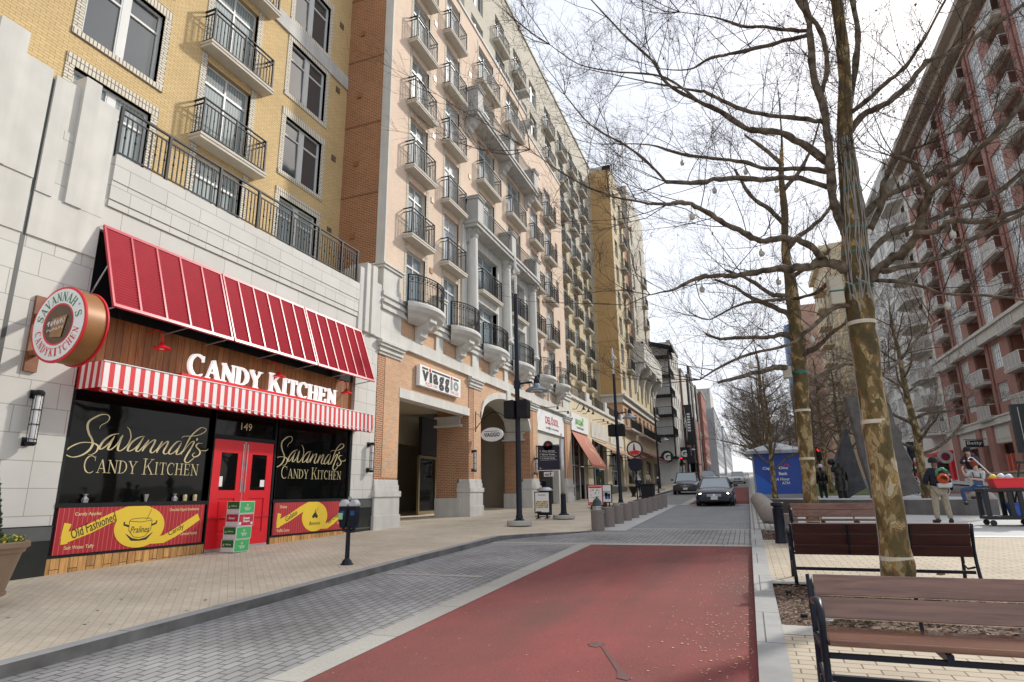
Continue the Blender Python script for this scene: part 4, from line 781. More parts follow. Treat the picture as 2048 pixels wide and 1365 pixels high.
for dy in (0, 5.02):
    for si, pts in enumerate(SCRIPT):
        pp = []
        for i in range(len(pts)-1):        # catmull-rom smoothing
            p0, p1, p2, p3 = pts[max(i-1, 0)], pts[i], pts[i+1], pts[min(i+2, len(pts)-1)]
            for t in (0, .25, .5, .75):
                q = lambda k: 0.5*((2*p1[k])+(-p0[k]+p2[k])*t+(2*p0[k]-5*p1[k]+4*p2[k]-p3[k])*t*t+(-p0[k]+3*p1[k]-3*p2[k]+p3[k])*t**3)
                pp.append((q(0)+dy, q(1)))
        pp.append((pts[-1][0]+dy, pts[-1][1])); n = len(pp)
        ww = []
        for i in range(n):
            dx, dz = pp[min(i+1, n-1)][0]-pp[max(i-1, 0)][0], pp[min(i+1, n-1)][1]-pp[max(i-1, 0)][1]
            v = abs(dz)/(math.hypot(dx, dz)+1e-6); ww.append((0.013+0.030*v*(1 if dz < 0 else 0.45))*min(1, .35+4*min(i, n-1-i)/n))
        mb.ribbon(pp, ww, FG, 0.0004*si, 0.00002)
    serif(mb, 'CANDY KITCHEN', FG, 7.66+dy*1.006, 0.50, 2.50, 0.24, 0.001, caps=1.3, thin=0.62)
put_text(mb, '149', FG, 11.25, 1.58, 0.34, 0.17, 0.002)
mb.build('window_lettering', M['gold'], pane)
for (a, b) in ((10.50, 11.405), (11.435, 12.34)):       # red double doors
    d = MB(); zb = zf(a)+0.04; x = X0-0.03
    ga, gb_ = a+0.22, b-0.20
    wall(d, lf(x), a, b, zb, 1.32, [(ga, gb_, 0.20, 1.03), (ga, gb_, -0.75, 0.02)], 0.02)
    d.box(x-0.05, x-0.02, ga, gb_, -0.75, 0.02); d.box(x-0.02, x-0.006, ga+0.07, gb_-0.07, -0.68, -0.05)
    do = d.build('door', M['red'], st)
    p = MB(); p.quad((x-0.018, ga, 0.20), (x-0.018, gb_, 0.20), (x-0.018, gb_, 1.03), (x-0.018, ga, 1.03)); p.build('pane', M['glass_dark'], do)
    h = MB(); hy = b-0.05 if a < 11 else a+0.05; h.box(x, x+0.012, hy-0.012, hy+0.012, 0.15, 1.25); h.box(x-0.01, x+0.004, a, b, zb-0.03, zb+0.03); h.build('handle', M['galv'], do)
    p = MB(); p.box(x-0.012, x-0.008, (gb_-0.16 if a > 11 else ga+0.01), (gb_-0.02 if a > 11 else ga+0.1), 0.28, 0.44 if a > 11 else 0.5); p.build('notice', M['white'], do)
# small goods seen standing in the windows, right at the sill
rng = random.Random(8)
for (y, kind) in ((7.75, 'bag'), (8.95, 'cup'), (9.6, 'bag'), (9.85, 'jar'), (10.1, 'jar')):
    j = MB(); c = (X0-0.045, y, -0.02)
    if kind == 'cup': j.lathe((X0-0.02, y, -0.02), [(0.02, 0), (0.05, 0.14)], 10)
    elif kind == 'jar': j.lathe((X0-0.02, y, -0.02), [(0.04, 0), (0.045, 0.1), (0.03, 0.13)], 10)
    else:
        j.lathe((X0-0.02, y, -0.02), [(0.05, 0), (0.06, 0.06), (0.02, 0.11), (0.05, 0.15)], 7)
    o = j.build({'cup': 'metal_cup', 'jar': 'candy_jar', 'bag': 'candy_bag'}[kind], M['galv'] if kind != 'jar' else M['gold'])
    tag(o, {'cup': 'flared silver cup standing on the left candy shop sill', 'jar': 'small golden jar on the sill beside the red doors', 'bag': 'crumpled clear candy bag standing on the candy shop sill'}[kind], {'cup': 'cup', 'jar': 'jar', 'bag': 'bag'}[kind], None if kind == 'cup' else ('candy jars on the sill' if kind == 'jar' else 'candy bags on the sill'))
# painted panels under the windows
def candy_panel(y0, y1, words, left):
    FP = lf(X0+0.012); w = y1-y0; k = w/3.1
    e = empty('painted_panel', (X0, (y0+y1)/2, -0.5), 'dark red pinstriped panel with yellow ribbon and pot, left of the red doors' if left else 'dark red pinstriped panel with yellow ribbon and sundae, right of the red doors', 'sign')
    b = MB(); b.box(X0-0.1, X0+0.012, y0+.07, y1-.09, -0.87, -0.10); b.build('panel', M['sign_red'], e)
    b = MB(); T = lambda pts: [(y0+u*w, -0.87+v*0.77) for u, v in pts]
    b.ribbon(T([(.06, .30), (.10, .38), (.20, .52), (.32, .74), (.42, .90), (.5, .92), (.56, .92)]), [.13, .17, .17, .17, .16, .15, .1], FP, 0.002, 0.0001)
    b.ribbon(T([(.56, .14), (.68, .16), (.76, .30), (.86, .52), (.93, .68)]), [.1, .15, .16, .16, .15], FP, 0.003, 0.0001)
    b.ribbon(T([(.075, .22), (.07, .45), (.08, .66)]), [.12, .1, .13], FP, 0.004, 0)
    el = [(y0+w*(.51+.165*math.cos(a*PI/16)), -0.87+0.77*(.5+.49*math.sin(a*PI/16))) for a in range(32)]
    b.prism(el, FP, 0.004, 0.006); b.build('ribbon', M['yellow'], e)
    b = MB()
    if left:
        cy, cz = y0+w*.51, -0.87+0.77*.40
        b.ribbon([(cy-.24, cz+.19), (cy-.2, cz+.225), (cy, cz+.24), (cy+.2, cz+.225), (cy+.24, cz+.19), (cy, cz+.165), (cy-.24, cz+.19)], .010, FP, 0.0075, 0)
        b.ribbon([(cy-.24, cz+.19), (cy-.23, cz+.02), (cy-.12, cz-.10), (cy, cz-.12), (cy+.12, cz-.10), (cy+.23, cz+.02), (cy+.24, cz+.19)], .010, FP, 0.008, 0)
        b.ribbon([(cy-.28, cz-.04), (cy-.15, cz-.145), (cy, cz-.165), (cy+.15, cz-.145), (cy+.28, cz-.04)], [.01, .05, .03, .05, .01], FP, 0.0072, 0)
        for s in (-1, 1): b.ribbon([(cy+s*.24, cz+.1), (cy+s*.34, cz+.13), (cy+s*.34, cz+.18)], .035, FP, 0.0085, 0)
        b.ribbon([(cy+.12, cz+.2), (cy+.2, cz+.4)], .008, FP, 0.009, 0)
        put_text(b, 'Pralines', FP, cy-.2, cz-.03, .40, .12, 0.0095, shear=.3)
        put_text(b, 'Old Fashioned', FP, y0+w*.115, -0.87+.77*.31, w*.255, .17, 0.0065, rot=.36)
        put_text(b, 'Candy', FP, y0+w*.72, -0.87+.77*.19, w*.115, .13, 0.0065, rot=.38)
    else:
        cy, cz = y0+w*.51, -0.87+0.77*.45
        b.ribbon([(cy-.1, cz+.02), (cy, cz+.1), (cy+.1, cz+.02)], [.08, .14, .08], FP, 0.008, 0); b.ribbon([(cy+.03, cz+.1), (cy+.12, cz+.28)], .01, FP, 0.009, 0)
        b.prism([(cy-.02, cz+.17), (cy+.02, cz+.17), (cy, cz+.24)], FP, .008, .009)
        put_text(b, 'Bananas', FP, cy-.22, cz-.17, .44, .09, 0.0095, shear=.2)
        put_text(b, 'Gelato', FP, y0+w*.16, -0.87+.77*.38, w*.14, .13, 0.0065, rot=.42)
        put_text(b, 'Ice Cream', FP, y0+w*.70, -0.87+.77*.22, w*.17, .12, 0.0065, rot=.42)
    b.build('artwork', M['black'], e)
    b = MB()
    for t, u, v, ww in words: put_text(b, t, FP, y0+u*w, -0.87+.77*v, ww*k, .075, 0.002, bold=.01)
    b.build('lettering', mat('cream_lettering', (0.75, 0.62, 0.32), .5, 0), e)
candy_panel(7.24, 10.45, [('Candy Apples', .11, .80, .46), ('Salt Water Taffy', .08, .08, .50), ('Chocolate Dipped Strawberries', .70, .83, .70), ('Caramel Apples', .80, .20, .40)], True)
candy_panel(12.42, 15.6, [('Shakes', .08, .82, .25), ('Waffle Cones', .06, .08, .45), ('Ice Cream', .82, .2, .3)], False)
# louvred red metal awning, three hinged leaves on arms
aw = empty('louvred_awning', (X0, 11.4, 4.2), 'long sloping red louvred metal awning above the candy shop', 'awning')
A0, A1, XA, ZA, XB, ZB = 7.25, 15.65, X0+0.05, 5.06, X0+0.64, 3.38
leaves = [(7.25, 10.05, 5), (10.09, 12.93, 6), (12.97, 15.65, 6)]
def ap(t, w=0.0):                          # point down the slope, w out along its normal
    l = math.hypot(XB-XA, ZB-ZA); return XA+(XB-XA)*t + w*(ZA-ZB)/l, ZA+(ZB-ZA)*t + w*(XB-XA)/l
for (a, b, n) in leaves:
    fr = MB()
    for i in range(n+1):
        y = a+(b-a)*i/n; w = 0.04 if i in (0, n) else 0.02
        (xa, za), (xb, zb), (xc, zc), (xd, zd) = ap(0, .0), ap(1, .0), ap(1, .045), ap(0, .045)
        fr.add([(xa, y-w/1, za), (xb, y-w/1, zb), (xc, y-w/1, zc), (xd, y-w/1, zd), (xa, y+w, za), (xb, y+w, zb), (xc, y+w, zc), (xd, y+w, zd)] if 0 < i < n else
               [(xa, y-(w if i else 0), za), (xb, y-(w if i else 0), zb), (xc, y-(w if i else 0), zc), (xd, y-(w if i else 0), zd), (xa, y+(0 if i else w), za), (xb, y+(0 if i else w), zb), (xc, y+(0 if i else w), zc), (xd, y+(0 if i else w), zd)],
               [(0, 1, 2, 3), (7, 6, 5, 4), (0, 4, 5, 1), (2, 6, 7, 3), (1, 5, 6, 2), (0, 3, 7, 4)])
    for t0, t1 in ((0, .035), (.965, 1.0)):
        p = [ap(t0, .001), ap(t1, .001), ap(t1, .047), ap(t0, .047)]
        fr.add([(x, a+.002, z) for x, z in p]+[(x, b-.002, z) for x, z in p], [(0, 1, 2, 3), (7, 6, 5, 4), (0, 4, 5, 1), (1, 5, 6, 2), (2, 6, 7, 3), (3, 7, 4, 0)])
    fo = fr.build('awning_frame', M['pink_frame'], aw)
    sl_ = MB(); N_ = 27
    for i in range(N_):
        t = .04+.925*i/N_; (x0_, z0_), (x1_, z1_) = ap(t, .034), ap(t+.021, .012)
        sl_.quad((x0_, a+.03, z0_), (x0_, b-.03, z0_), (x1_, b-.03, z1_), (x1_, a+.03, z1_))
    sl_.build('louvres', M['red_awning'], fo)
    (xa, za), (xb, zb) = ap(.03, -.004), ap(.98, -.004); sl_ = MB(); sl_.quad((xa, a+.03, za), (xa, b-.03, za), (xb, b-.03, zb), (xb, a+.03, zb)); sl_.build('sun_blocker', M['black'], fo)  # sheet added under each leaf so sun does not stripe the cladding
ab_ = MB()
for y in (7.32, 8.9, 9.95, 11.5, 12.9, 14.3, 15.55):
    q = ap(.45, -.01); ab_.tube([(X0-.08, y, 3.75), (q[0], y, q[1])], .016, 6)
    q = ap(.97, -.01); ab_.tube([(X0-.1, y+.05, 3.35), (q[0], y+.05, q[1])], .014, 6)
for t in (.3, .95): q = ap(t, -.02); ab_.tube([(q[0], 7.3, q[1]), (q[0], 15.6, q[1])], .02, 6)
ab_.build('support_arms', M['galv'], aw)
# dark bronze side cheek of the recess
# striped scalloped canopy
cn = empty('striped_awning', (X0, 11.4, 2.1), 'red and white striped scalloped awning over the candy shop windows', 'awning')
XC = X0+0.62; CY0, CY1 = 7.27, 15.70; ZT, ZBm = 2.40, 1.93
c = MB(); per = 0.15; n = int(round((CY1-CY0)/per))
c.quad((XC-.015, CY0, ZT), (XC-.015, CY1, ZT), (XC, CY1, ZBm), (XC, CY0, ZBm))
for i in range(int((CY1-CY0)/0.20)+1):
    a = CY0+i*.20; b = min(a+.20, CY1)
    if b-a < .1: continue
    pts = [(a+(b-a)*(.5-.5*math.cos(PI*q/8)), -.06*math.sin(PI*q/8)) for q in range(9)]
    c.add([(XC, y, ZBm+z) for y, z in pts], [tuple(range(9))])
for yy in (CY0, CY1):
    c.quad((XC-.015, yy, ZT), (X0+.0, yy, ZT+.0), (X0+.0, yy, ZBm), (XC, yy, ZBm))
c.quad((XC-.015, CY0, ZT), (XC-.015, CY1, ZT), (X0-.1, CY1, ZT+.02), (X0-.1, CY0, ZT+.02))
# the stripes run with y; the short cheeks run with x, so they get their own cloth
c.build('canopy', M['candy_stripe'], cn)
c = MB(); c.box(X0-.02, XC-.03, CY0+.02, CY1-.02, 1.955, 1.985); c.box(XC-.05, XC-.03, CY0+.02, CY1-.02, 1.86, 2.0); c.build('underside', M['red'], cn)
c = MB(); c.tube([(XC+.004, CY0, ZBm+.01), (XC+.004, CY1, ZBm+.01)], .006, 5); c.tube([(XC-.01, CY0, ZT), (XC-.01, CY1, ZT)], .012, 5); c.build('piping', M['white'], cn)
c = MB(); st_ = bands('cheek_stripe', (0.78, .77, .76), (.5, .02, .03), .16, axis=0)
for yy in (CY0-.003, CY1+.003): c.quad((XC-.015, yy, ZT), (X0+.0, yy, ZT), (X0+.0, yy, ZBm), (XC, yy, ZBm))
c.build('cheek', st_, cn)
# shop name in standing letters on a red shelf
sg = empty('letter_sign', (X0+.2, 11.8, 2.7), 'white raised capital letters on red shelf above striped awning', 'sign')
c = MB(); serif(c, 'CANDY KITCHEN', lf(X0+.24), 9.36, 2.56, 5.06, 0.41, 0, caps=1.14, thin=1.0, depth=.07); c.build('lettering', mat('lit_letter', (.8, .8, .79), .5, 0, emit=(1, .98, .95, .35)), sg)
c = MB(); c.box(X0-.1, X0+.27, 9.18, 14.5, 2.43, 2.553); c.build('shelf', M['red'], sg)
# barn lamps above the letters
bl = None
for y in (8.62, 11.95, 14.75):
    if bl is None:
        bl = empty('gooseneck_lamp', (X0+.30, y, 3.0)); l = MB()
        l.lathe((X0+.30, y, 2.93), [(.17, 0), (.155, .025), (.06, .07), (.045, .13), (.02, .15)], 20); l.build('lamp_shade', M['red'], bl, smooth=True)
        l = MB(); l.tube([(X0-.1, y, 3.3), (X0+.15, y, 3.34), (X0+.28, y, 3.25), (X0+.30, y, 3.05)], .014, 6); l.build('arm', M['red'], bl); o = bl
        l = MB(); l.lathe((X0+.30, y, 2.925), [(.045, 0), (.05, .02), (.03, .04)], 10); l.build('bulb', M['white'], bl)
    else: o = copy_tree(bl, (X0+.30, y, 3.0))
    tag(o, {8.62: 'red dish lamp under the awning beside the round sign', 11.95: 'red dish lamp behind the middle of the white shop letters', 14.75: 'red dish lamp at the right end of the white shop letters'}[y], 'lamp', 'red dish lamps over the shop letters')
# round sign on its bracket
rs = empty('round_sign', (X0+.1, 6.45, 2.72), 'round two-sided copper sign with red rim projecting from the limestone wall', 'sign')
CX_, CZ_, Ya, Yb, RR = -9.95, 2.72, 6.15, 6.53, 0.60
d = MB(); d.lathe((CX_, Ya+.02, CZ_), [(RR-.03, 0), (RR, .02), (RR, Yb-Ya-.06), (RR-.03, Yb-Ya-.04)], 48, axis='y'); d.build('drum', M['copper'], rs, smooth=True, sharp=40)
d = MB()
for yy in (Ya, Yb-.03):
    d.lathe((CX_, yy, CZ_), [(RR-.02, 0), (RR+.022, 0.002), (RR+.025, .028), (RR-.02, .03)], 48, axis='y')
d.lathe((CX_, Ya-.012, CZ_), [(.315, .012), (.345, 0), (.352, .022)], 40, axis='y'); d.build('rim', M['red'], rs, smooth=True, sharp=40)
def ring(mbx, r0, r1, y, n=48):
    for i in range(n):
        a, b = 2*PI*i/n, 2*PI*(i+1)/n
        mbx.quad((CX_+r0*math.cos(a), y, CZ_+r0*math.sin(a)), (CX_+r0*math.cos(b), y, CZ_+r0*math.sin(b)), (CX_+r1*math.cos(b), y, CZ_+r1*math.sin(b)), (CX_+r1*math.cos(a), y, CZ_+r1*math.sin(a)))
d = MB(); ring(d, .33, .585, Ya-.004); d.build('face', M['white'], rs)
d = MB(); ring(d, 0.0, .32, Ya-.002); d.build('centre_disc', mat('dark_choc', (.075, .03, .012), .25, .2, 5), rs)
d = MB(); YF = lambda u, v, w: (CX_+u, Ya-.014-w, CZ_+v)
d.add([YF(-.14, .10, 0), YF(-.14, -.2, 0), YF(.12, -.22, 0), YF(.2, .14, 0)], [(0, 1, 2, 3)]); d.build('centre_card', mat('toffee_card', (.30, .15, .055), .5, .15, 6), rs)
d = MB()
for k, zz in enumerate((.01, -.10)):
    pts = []
    for i in range(40): pts.append((-.24+.010*i+.02*math.sin(i*.9+k), zz+(.045 if k == 0 else .02)*math.sin(i*1.35+k)+.0012*i))
    d.ribbon(pts, .011 if k == 0 else .007, YF, .003, .00001)
d.build('script', M['white'], rs)
def ringtext(mbx, s, ang0, ang1, r, h, flip=False, m=0):
    n = len(s)
    for i, ch in enumerate(s):
        t = (i+.5)/n; a = math.radians(ang0+(ang1-ang0)*t); w = abs(math.radians(ang1-ang0))*r/n*.86
        if ch == "'": w *= .5
        ux, uz = (math.sin(a), -math.cos(a)) if not flip else (-math.sin(a), math.cos(a))
        rx, rz_ = (math.cos(a), math.sin(a)) if not flip else (-math.cos(a), -math.sin(a))
        fn = lambda u, v, o, ux=ux, uz=uz, rx=rx, rz_=rz_, a=a: (CX_+math.cos(a)*r+ux*u+rx*v, Ya-.0065-o, CZ_+math.sin(a)*r+uz*u+rz_*v)
        serif(mbx, ch, fn, -w/2, -h/2, w, h, 0, thin=1.15)
d = MB(); ringtext(d, "SAVANNAH'S", 172, 8, .455, .15); d.build('upper_lettering', M['green_txt'], rs)
d = MB(); ringtext(d, 'CANDYKITCHEN', 190, 350, .455, .13, flip=True); d.build('lower_lettering', M['red'], rs)
d = MB(); d.box(X0, X0+.05, 6.36, 6.56, 2.1, 3.4); d.box(X0+.04, CX_-.45, 6.38, 6.50, 3.0, 3.08); d.box(X0+.04, CX_-.45, 6.38, 6.50, 2.36, 2.44); d.build('bracket', wood('sign_wood', (.14, .05, .02), (.26, .10, .04)), rs)
# cage lanterns
def lantern_proto():
    e = empty('wall_lantern', (0, 0, 0)); d = MB(); d.lathe((.14, 0, -.42), [(.045, 0), (.052, .02), (.052, .78), (.045, .8)], 14); d.build('diffuser', M['white'], e, smooth=True, sharp=40)
    d = MB(); 
    for z in (-.36, -.12, .12, .36): d.lathe((.14, 0, z), [(.07, 0), (.075, .006), (.07, .012)], 16)
    for k in range(6): a = k*PI/3; d.tube([(.14+.07*math.cos(a), .07*math.sin(a), -.42), (.14+.07*math.cos(a), .07*math.sin(a), .40)], .006, 4)
    d.lathe((.14, 0, .38), [(.08, 0), (.08, .04), (.05, .07)], 14); d.lathe((.14, 0, -.46), [(.05, 0), (.08, .03), (.08, .06)], 14)
    for z in (-.40, .38): d.box(0, .1, -.03, .03, z-.02, z+.03); d.box(0, .02, -.06, .06, z-.06, z+.08)
    d.build('cage', M['black_metal'], e); return e
lp = lantern_proto(); lp.location = (X0+.01, 6.60, 1.35)
tag(lp, 'black cage lantern with white tube, left of the candy shop windows', 'lantern', 'black cage wall lanterns')
copy_tree(lp, (X0+.01, 16.42, 1.20), label='black cage lantern on limestone beside the first brick pier')
for (x, y, z, t) in ((X0+.16, 23.9, 1.42, 'black cage lantern on the brick pier before the arched passage'), (X0+.16, 32.1, 1.5, 'black cage lantern on the brick pier behind the directory sign'),
                     (X0+.7, 49.3, 2.55, 'black cage lantern near the first tan tower shop door'), (X0+.7, 50.6, 2.6, 'second black cage lantern on the tan tower shopfront')):
    copy_tree(lp, (x, y, z), label=t)
# terrace railing above the shop
rl = empty('terrace_railing', (X0, 11.4, 6.6), 'long black iron railing with twisted balusters on top of limestone podium', 'railing')
d = MB(); xr = X0-.03
d.box(xr-.025, xr+.025, 7.3, 15.5, 7.66, 7.70); d.box(xr-.015, xr+.015, 7.3, 15.5, 7.52, 7.545); d.box(xr-.015, xr+.015, 7.3, 15.5, 6.68, 6.71)
for i in range(72):
    y = 7.35+i*.113; d.box(xr-.011, xr+.011, y-.011, y+.011, 6.7, 7.53)
    if i % 2: d.lathe((xr, y, 7.02), [(.009, 0), (.024, .05), (.009, .1)], 5); d.lathe((xr, y, 7.22), [(.009, 0), (.022, .04), (.009, .08)], 5)
d.build('balusters', M['black_metal'], rl)
for y in (7.33, 8.45, 9.85, 11.1, 12.35, 13.5, 14.6, 15.42):
    d = MB(); d.box(xr-.03, xr+.03, y-.03, y+.03, 6.58, 7.66); d.build('post', M['black_metal'], rl)
# ---------------------------------------------------------------- yellow brick apartments set back behind the terrace
XY = -13.05; FY_ = lf(XY)
ya = empty('apartment_building', (XY, 10, 6.5), 'yellow brick apartment building with cream brick window surrounds above the limestone podium', 'building')
wins = [(7.47, 9.38, z) for z in (7.35, 10.25, 13.1, 15.97)] + [(13.95, 15.78, z) for z in (7.35, 10.22, 13.1, 15.97)]
wins += [(1.5, 3.4, z) for z in (10.25, 13.1, 15.97)]
doors = [(10.78, 12.42, z) for z in (6.6, 9.46, 12.33, 15.20, 18.07)]
mb = MB()
ops = [(a, b, z, z+2.0) for a, b, z in wins] + [(a, b, z+.01, z+2.5) for a, b, z in doors]
wall(mb, FY_, -2, 17.05, 6.5, 22, ops, 0.16)
mb.build('wall', M['yellow_brick'], ya)
mb = MB()
for a, b, z in wins:
    mb.box(XY-.1, XY+.02, a-.19, a, z-.13, z+2.02); mb.box(XY-.1, XY+.02, b, b+.19, z-.13, z+2.02)
for a, b, z in doors: 
    mb.box(XY-.1, XY+.02, a-.2, a, z, z+2.7); mb.box(XY-.1, XY+.02, b, b+.2, z, z+2.7)
mb.build('jamb_bricks', M['cream_brick'], ya)
mb = MB()
for a, b, z in wins:
    mb.box(XY-.1, XY+.028, a-.19, b+.19, z+2.0, z+2.26); mb.box(XY-.1, XY+.035, a-.19, b+.19, z-.16, z)
mb.build('lintel_bricks', masonry('soldier', (0.66, .61, .51), (.6, .55, .45), (.16, .13, .10), bw=.09, rh=.6, ms=.012, off=0, var=.05), ya)
mb = MB(); mb.box(XY-.1, XY+.05, 12.95, 17.02, 15.30, 15.84); mb.box(XY-.1, XY+.065, 12.95, 17.02, 15.27, 15.31); mb.build('string_course', M['stone_grey'], ya)
for a, b, z in wins: add_window(ya, XY-.10, a, z, b-a, 2.0, 'double', 'frame_grey', ('glass', 'glass_blue', 'glass')[int(z+a) % 3] if z > 8 else 'glass_blinds')
for a, b, z in doors:
    add_window(ya, XY-.12, a, z+.02, b-a, 2.47, 'french', 'frame_grey', 'glass_blinds')
    if z > 8: add_balcony(ya, XY, 10.50, z, 2.38, .42)
mb = MB()
for z in (9.2, 12.05, 14.93, 17.8): mb.box(XY-.05, XY+.03, 16.36, 16.58, z-.12, z+.1)
mb.build('vents', mat('vent_bronze', (.12, .085, .05), .6, .1, 4), ya)
# ---------------------------------------------------------------- salmon brick building on an arcade
XS = -11.12; FS = lf(XS)
sb_ = empty('arcade_building', (X0, 29, -.8), 'tall salmon and orange brick building on a stone arcade with pizza shop passage', 'building')
FL = [9.45, 12.3, 15.15, 18.0, 20.87]
colsA = [(18.25, 1.85), (21.25, 1.85), (32.9, 1.85), (35.9, 1.85)]
bay = [(25.0, 2.3), (29.0, 2.3)]
ops = []
for y0, w in colsA:
    for z in [6.6]+(FL if y0 < 30 else FL[:4]): ops.append((y0+.35, y0+w-.1, z+.01, z+2.4))
for y0, w in bay:
    for z in FL[1:]: ops.append((y0+.3, y0+w, z+.01, z+2.4))
for z in [6.6]+FL[:4]: ops.append((38.6, 39.2, z+.5, z+2.1))
hole = [(y, y+2.6, z, z+h) for y in (24.9, 29.05) for z, h in ((6.6, 2.3), (9.3, 2.2))]
mb = MB(); mb2 = MB()
wall(mb, FS, 17.05, 32.8, 5.9, 23.8, [o for o in ops+hole if o[1] < 32.8], .2); wall(mb, FS, 32.8, 40.4, 5.9, 22.6, [o for o in ops if o[0] > 32.8], .2)
mb.quad((XS, 40.4, 5.9), (XS, 40.4, 22.6), (XY, 40.4, 22.6), (XY, 40.4, 5.9))
mb.build('wall', M['salmon_brick'], sb_)
mb = MB(); wall(mb, yf(17.05), -19, XS, 5.0, 26, [], .1); mb.build('return_wall', M['brown_brick'], sb_)
mb = MB()
for z in (7.9, 10.65, 13.55, 16.45, 19.35, 22.2): mb.box(-13.05, XS+.004, 17.035, 17.06, z, z+.07)
mb.build('brick_course', masonry('dark_course', (.22, .08, .03), (.2, .07, .025), (.3, .2, .12)), sb_)
mb = MB()
for z in (9.1, 12.0, 14.9, 17.7, 20.6): mb.box(-12.55, -12.36, 17.01, 17.08, z-.1, z+.1)
for z in (8.8, 11.9, 14.9, 17.75, 20.6):
    for y in (20.5, 24.2, 35.35): mb.box(XS-.03, XS+.03, y-.11, y+.11, z-.12, z+.1)
mb.build('vents', M['copper'], sb_)
mb = MB()
for a, b, c, d in ops:
    if b-a > 1: mb.box(XS-.05, XS+.012, b, b+.2, c-.3, d+.18); mb.box(XS-.05, XS+.012, a-.16, a, c-.3, d+.18)
mb.build('jamb_bricks', M['cream_brick'], sb_)
mb = MB(); mb.box(XS-.5, XS+.06, 17.05, 32.85, 23.78, 23.95); mb.box(XS-.3, XS+.05, 17.02, 17.1, 5.2, 23.9); mb.box(XS-.5, XS+.05, 32.8, 40.45, 22.55, 22.7); mb.build('coping', M['stone'], sb_)
for (a, b, c, d) in ops:
    if b-a > 1: add_window(sb_, XS-.14, a, c, b-a, d-c, 'french', 'frame_grey', ('glass_white', 'glass_blinds', 'glass_white', 'glass_blue', 'glass_white')[(int(a*3)+int(c*7)) % 5] if c > 9 else 'glass_blue')
    else: add_window(sb_, XS-.14, a, c, b-a, d-c, 'slim', 'frame_grey', 'glass')
for y0, w in colsA:
    for z in (FL if y0 < 30 else FL[:4]): add_balcony(sb_, XS, y0, z, w, .42)
for y0, w in bay: 
    for z in (15.15, 20.87): add_balcony(sb_, XS, y0, z, w+.15, .42)
add_balcony(sb_, X0-.2, 25.0, 9.4, 2.5, .45); add_balcony(sb_, X0-.2, 29.0, 9.4, 2.5, .45)
# double-height stone bay with round columns
mb = MB(); wall(mb, lf(X0-.03), 23.3, 33.0, 6.2, 12.05, [(24.95, 27.5, 6.62, 8.85), (24.95, 27.5, 9.35, 11.45), (29.1, 31.6, 6.62, 8.85), (29.1, 31.6, 9.35, 11.45)], .35)
mb.quad((X0-.03, 23.3, 6.2), (X0-.03, 23.3, 12.05), (XS-.1, 23.3, 12.05), (XS-.1, 23.3, 6.2)); mb.quad((X0-.03, 33, 6.2), (X0-.03, 33, 12.05), (XS-.1, 33, 12.05), (XS-.1, 33, 6.2))
mb.build('stone_bay', M['stone'], sb_)
for y in (24.95, 29.1):
    for z, h in ((6.62, 2.2), (9.35, 2.1)): add_window(sb_, X0-.3, y, z, 2.5, h, 'french', 'frame_grey', 'glass_blue')
def column_mesh():
    c = MB(); c.lathe((0, 0, 0), [(.36, 0), (.36, .12), (.30, .18), (.29, .3), (.26, 2.3), (.25, 4.0), (.24, 4.05), (.30, 4.12), (.27, 4.2), (.36, 4.33), (.38, 4.45)], 20); c.box(-.4, .4, -.4, .4, 4.45, 4.6)
    return c.mesh('column', M['stone'], smooth=True)
cm = column_mesh(); cm.set_sharp_from_angle(angle=math.radians(35))
for y in (24.0, 28.3, 32.5): inst(cm, 'column', sb_, (X0+.12, y, 7.5))
def console(mbx, x, y, z, w=.42, s=1.0):      # scrolled stone bracket
    prof = [(0, 0), (.62*s, 0), (.62*s, -.16), (.50*s, -.22), (.42*s, -.42), (.27*s, -.52), (.24*s, -.72), (.10*s, -.80), (.08*s, -.95), (0, -1.0)]
    mbx.prism(prof, lambda u, v, o: (x+u, y+o, z+v*s*.85), -w/2, w/2)
def big_balcony(z, peds, y0=23.45, y1=32.6):
    m_ = MB(); m_.box(XS, X0+.62, y0, y1, z-.28, z-.02); m_.box(XS, X0+.68, y0-.05, y1+.05, z-.12, z+.02)
    for y in peds: console(m_, XS, y, z-.28, .5)
    o = m_.build('balcony', M['stone_grey'], sb_, bevel=.012)
    m_ = MB()
    for y in peds: m_.box(XS, X0+.60, y-.32, y+.32, z+.02, z+1.15); m_.box(XS, X0+.66, y-.38, y+.38, z+1.15, z+1.24); m_.box(XS, X0+.70, y-.42, y+.42, z+1.24, z+1.30)
    m_.build('pedestal', M['stone_grey'], o, bevel=.01)
    m_ = MB(); x1 = X0+.5
    for a, b in zip(peds, peds[1:]):
        m_.box(x1-.02, x1+.02, a+.3, b-.3, z+1.02, z+1.06); m_.box(x1-.013, x1+.013, a+.3, b-.3, z+.9, z+.92); m_.box(x1-.013, x1+.013, a+.3, b-.3, z+.1, z+.12)
        n = int((b-a-.6)/.12)
        for i in range(1, n): m_.box(x1-.008, x1+.008, a+.3+i*.12-.008, a+.3+i*.12+.008, z+.1, z+.9)
    m_.build('railing', M['black_metal'], o)
big_balcony(12.2, (23.9, 28.3, 32.4)); big_balcony(18.05, (23.9, 28.3, 32.4))
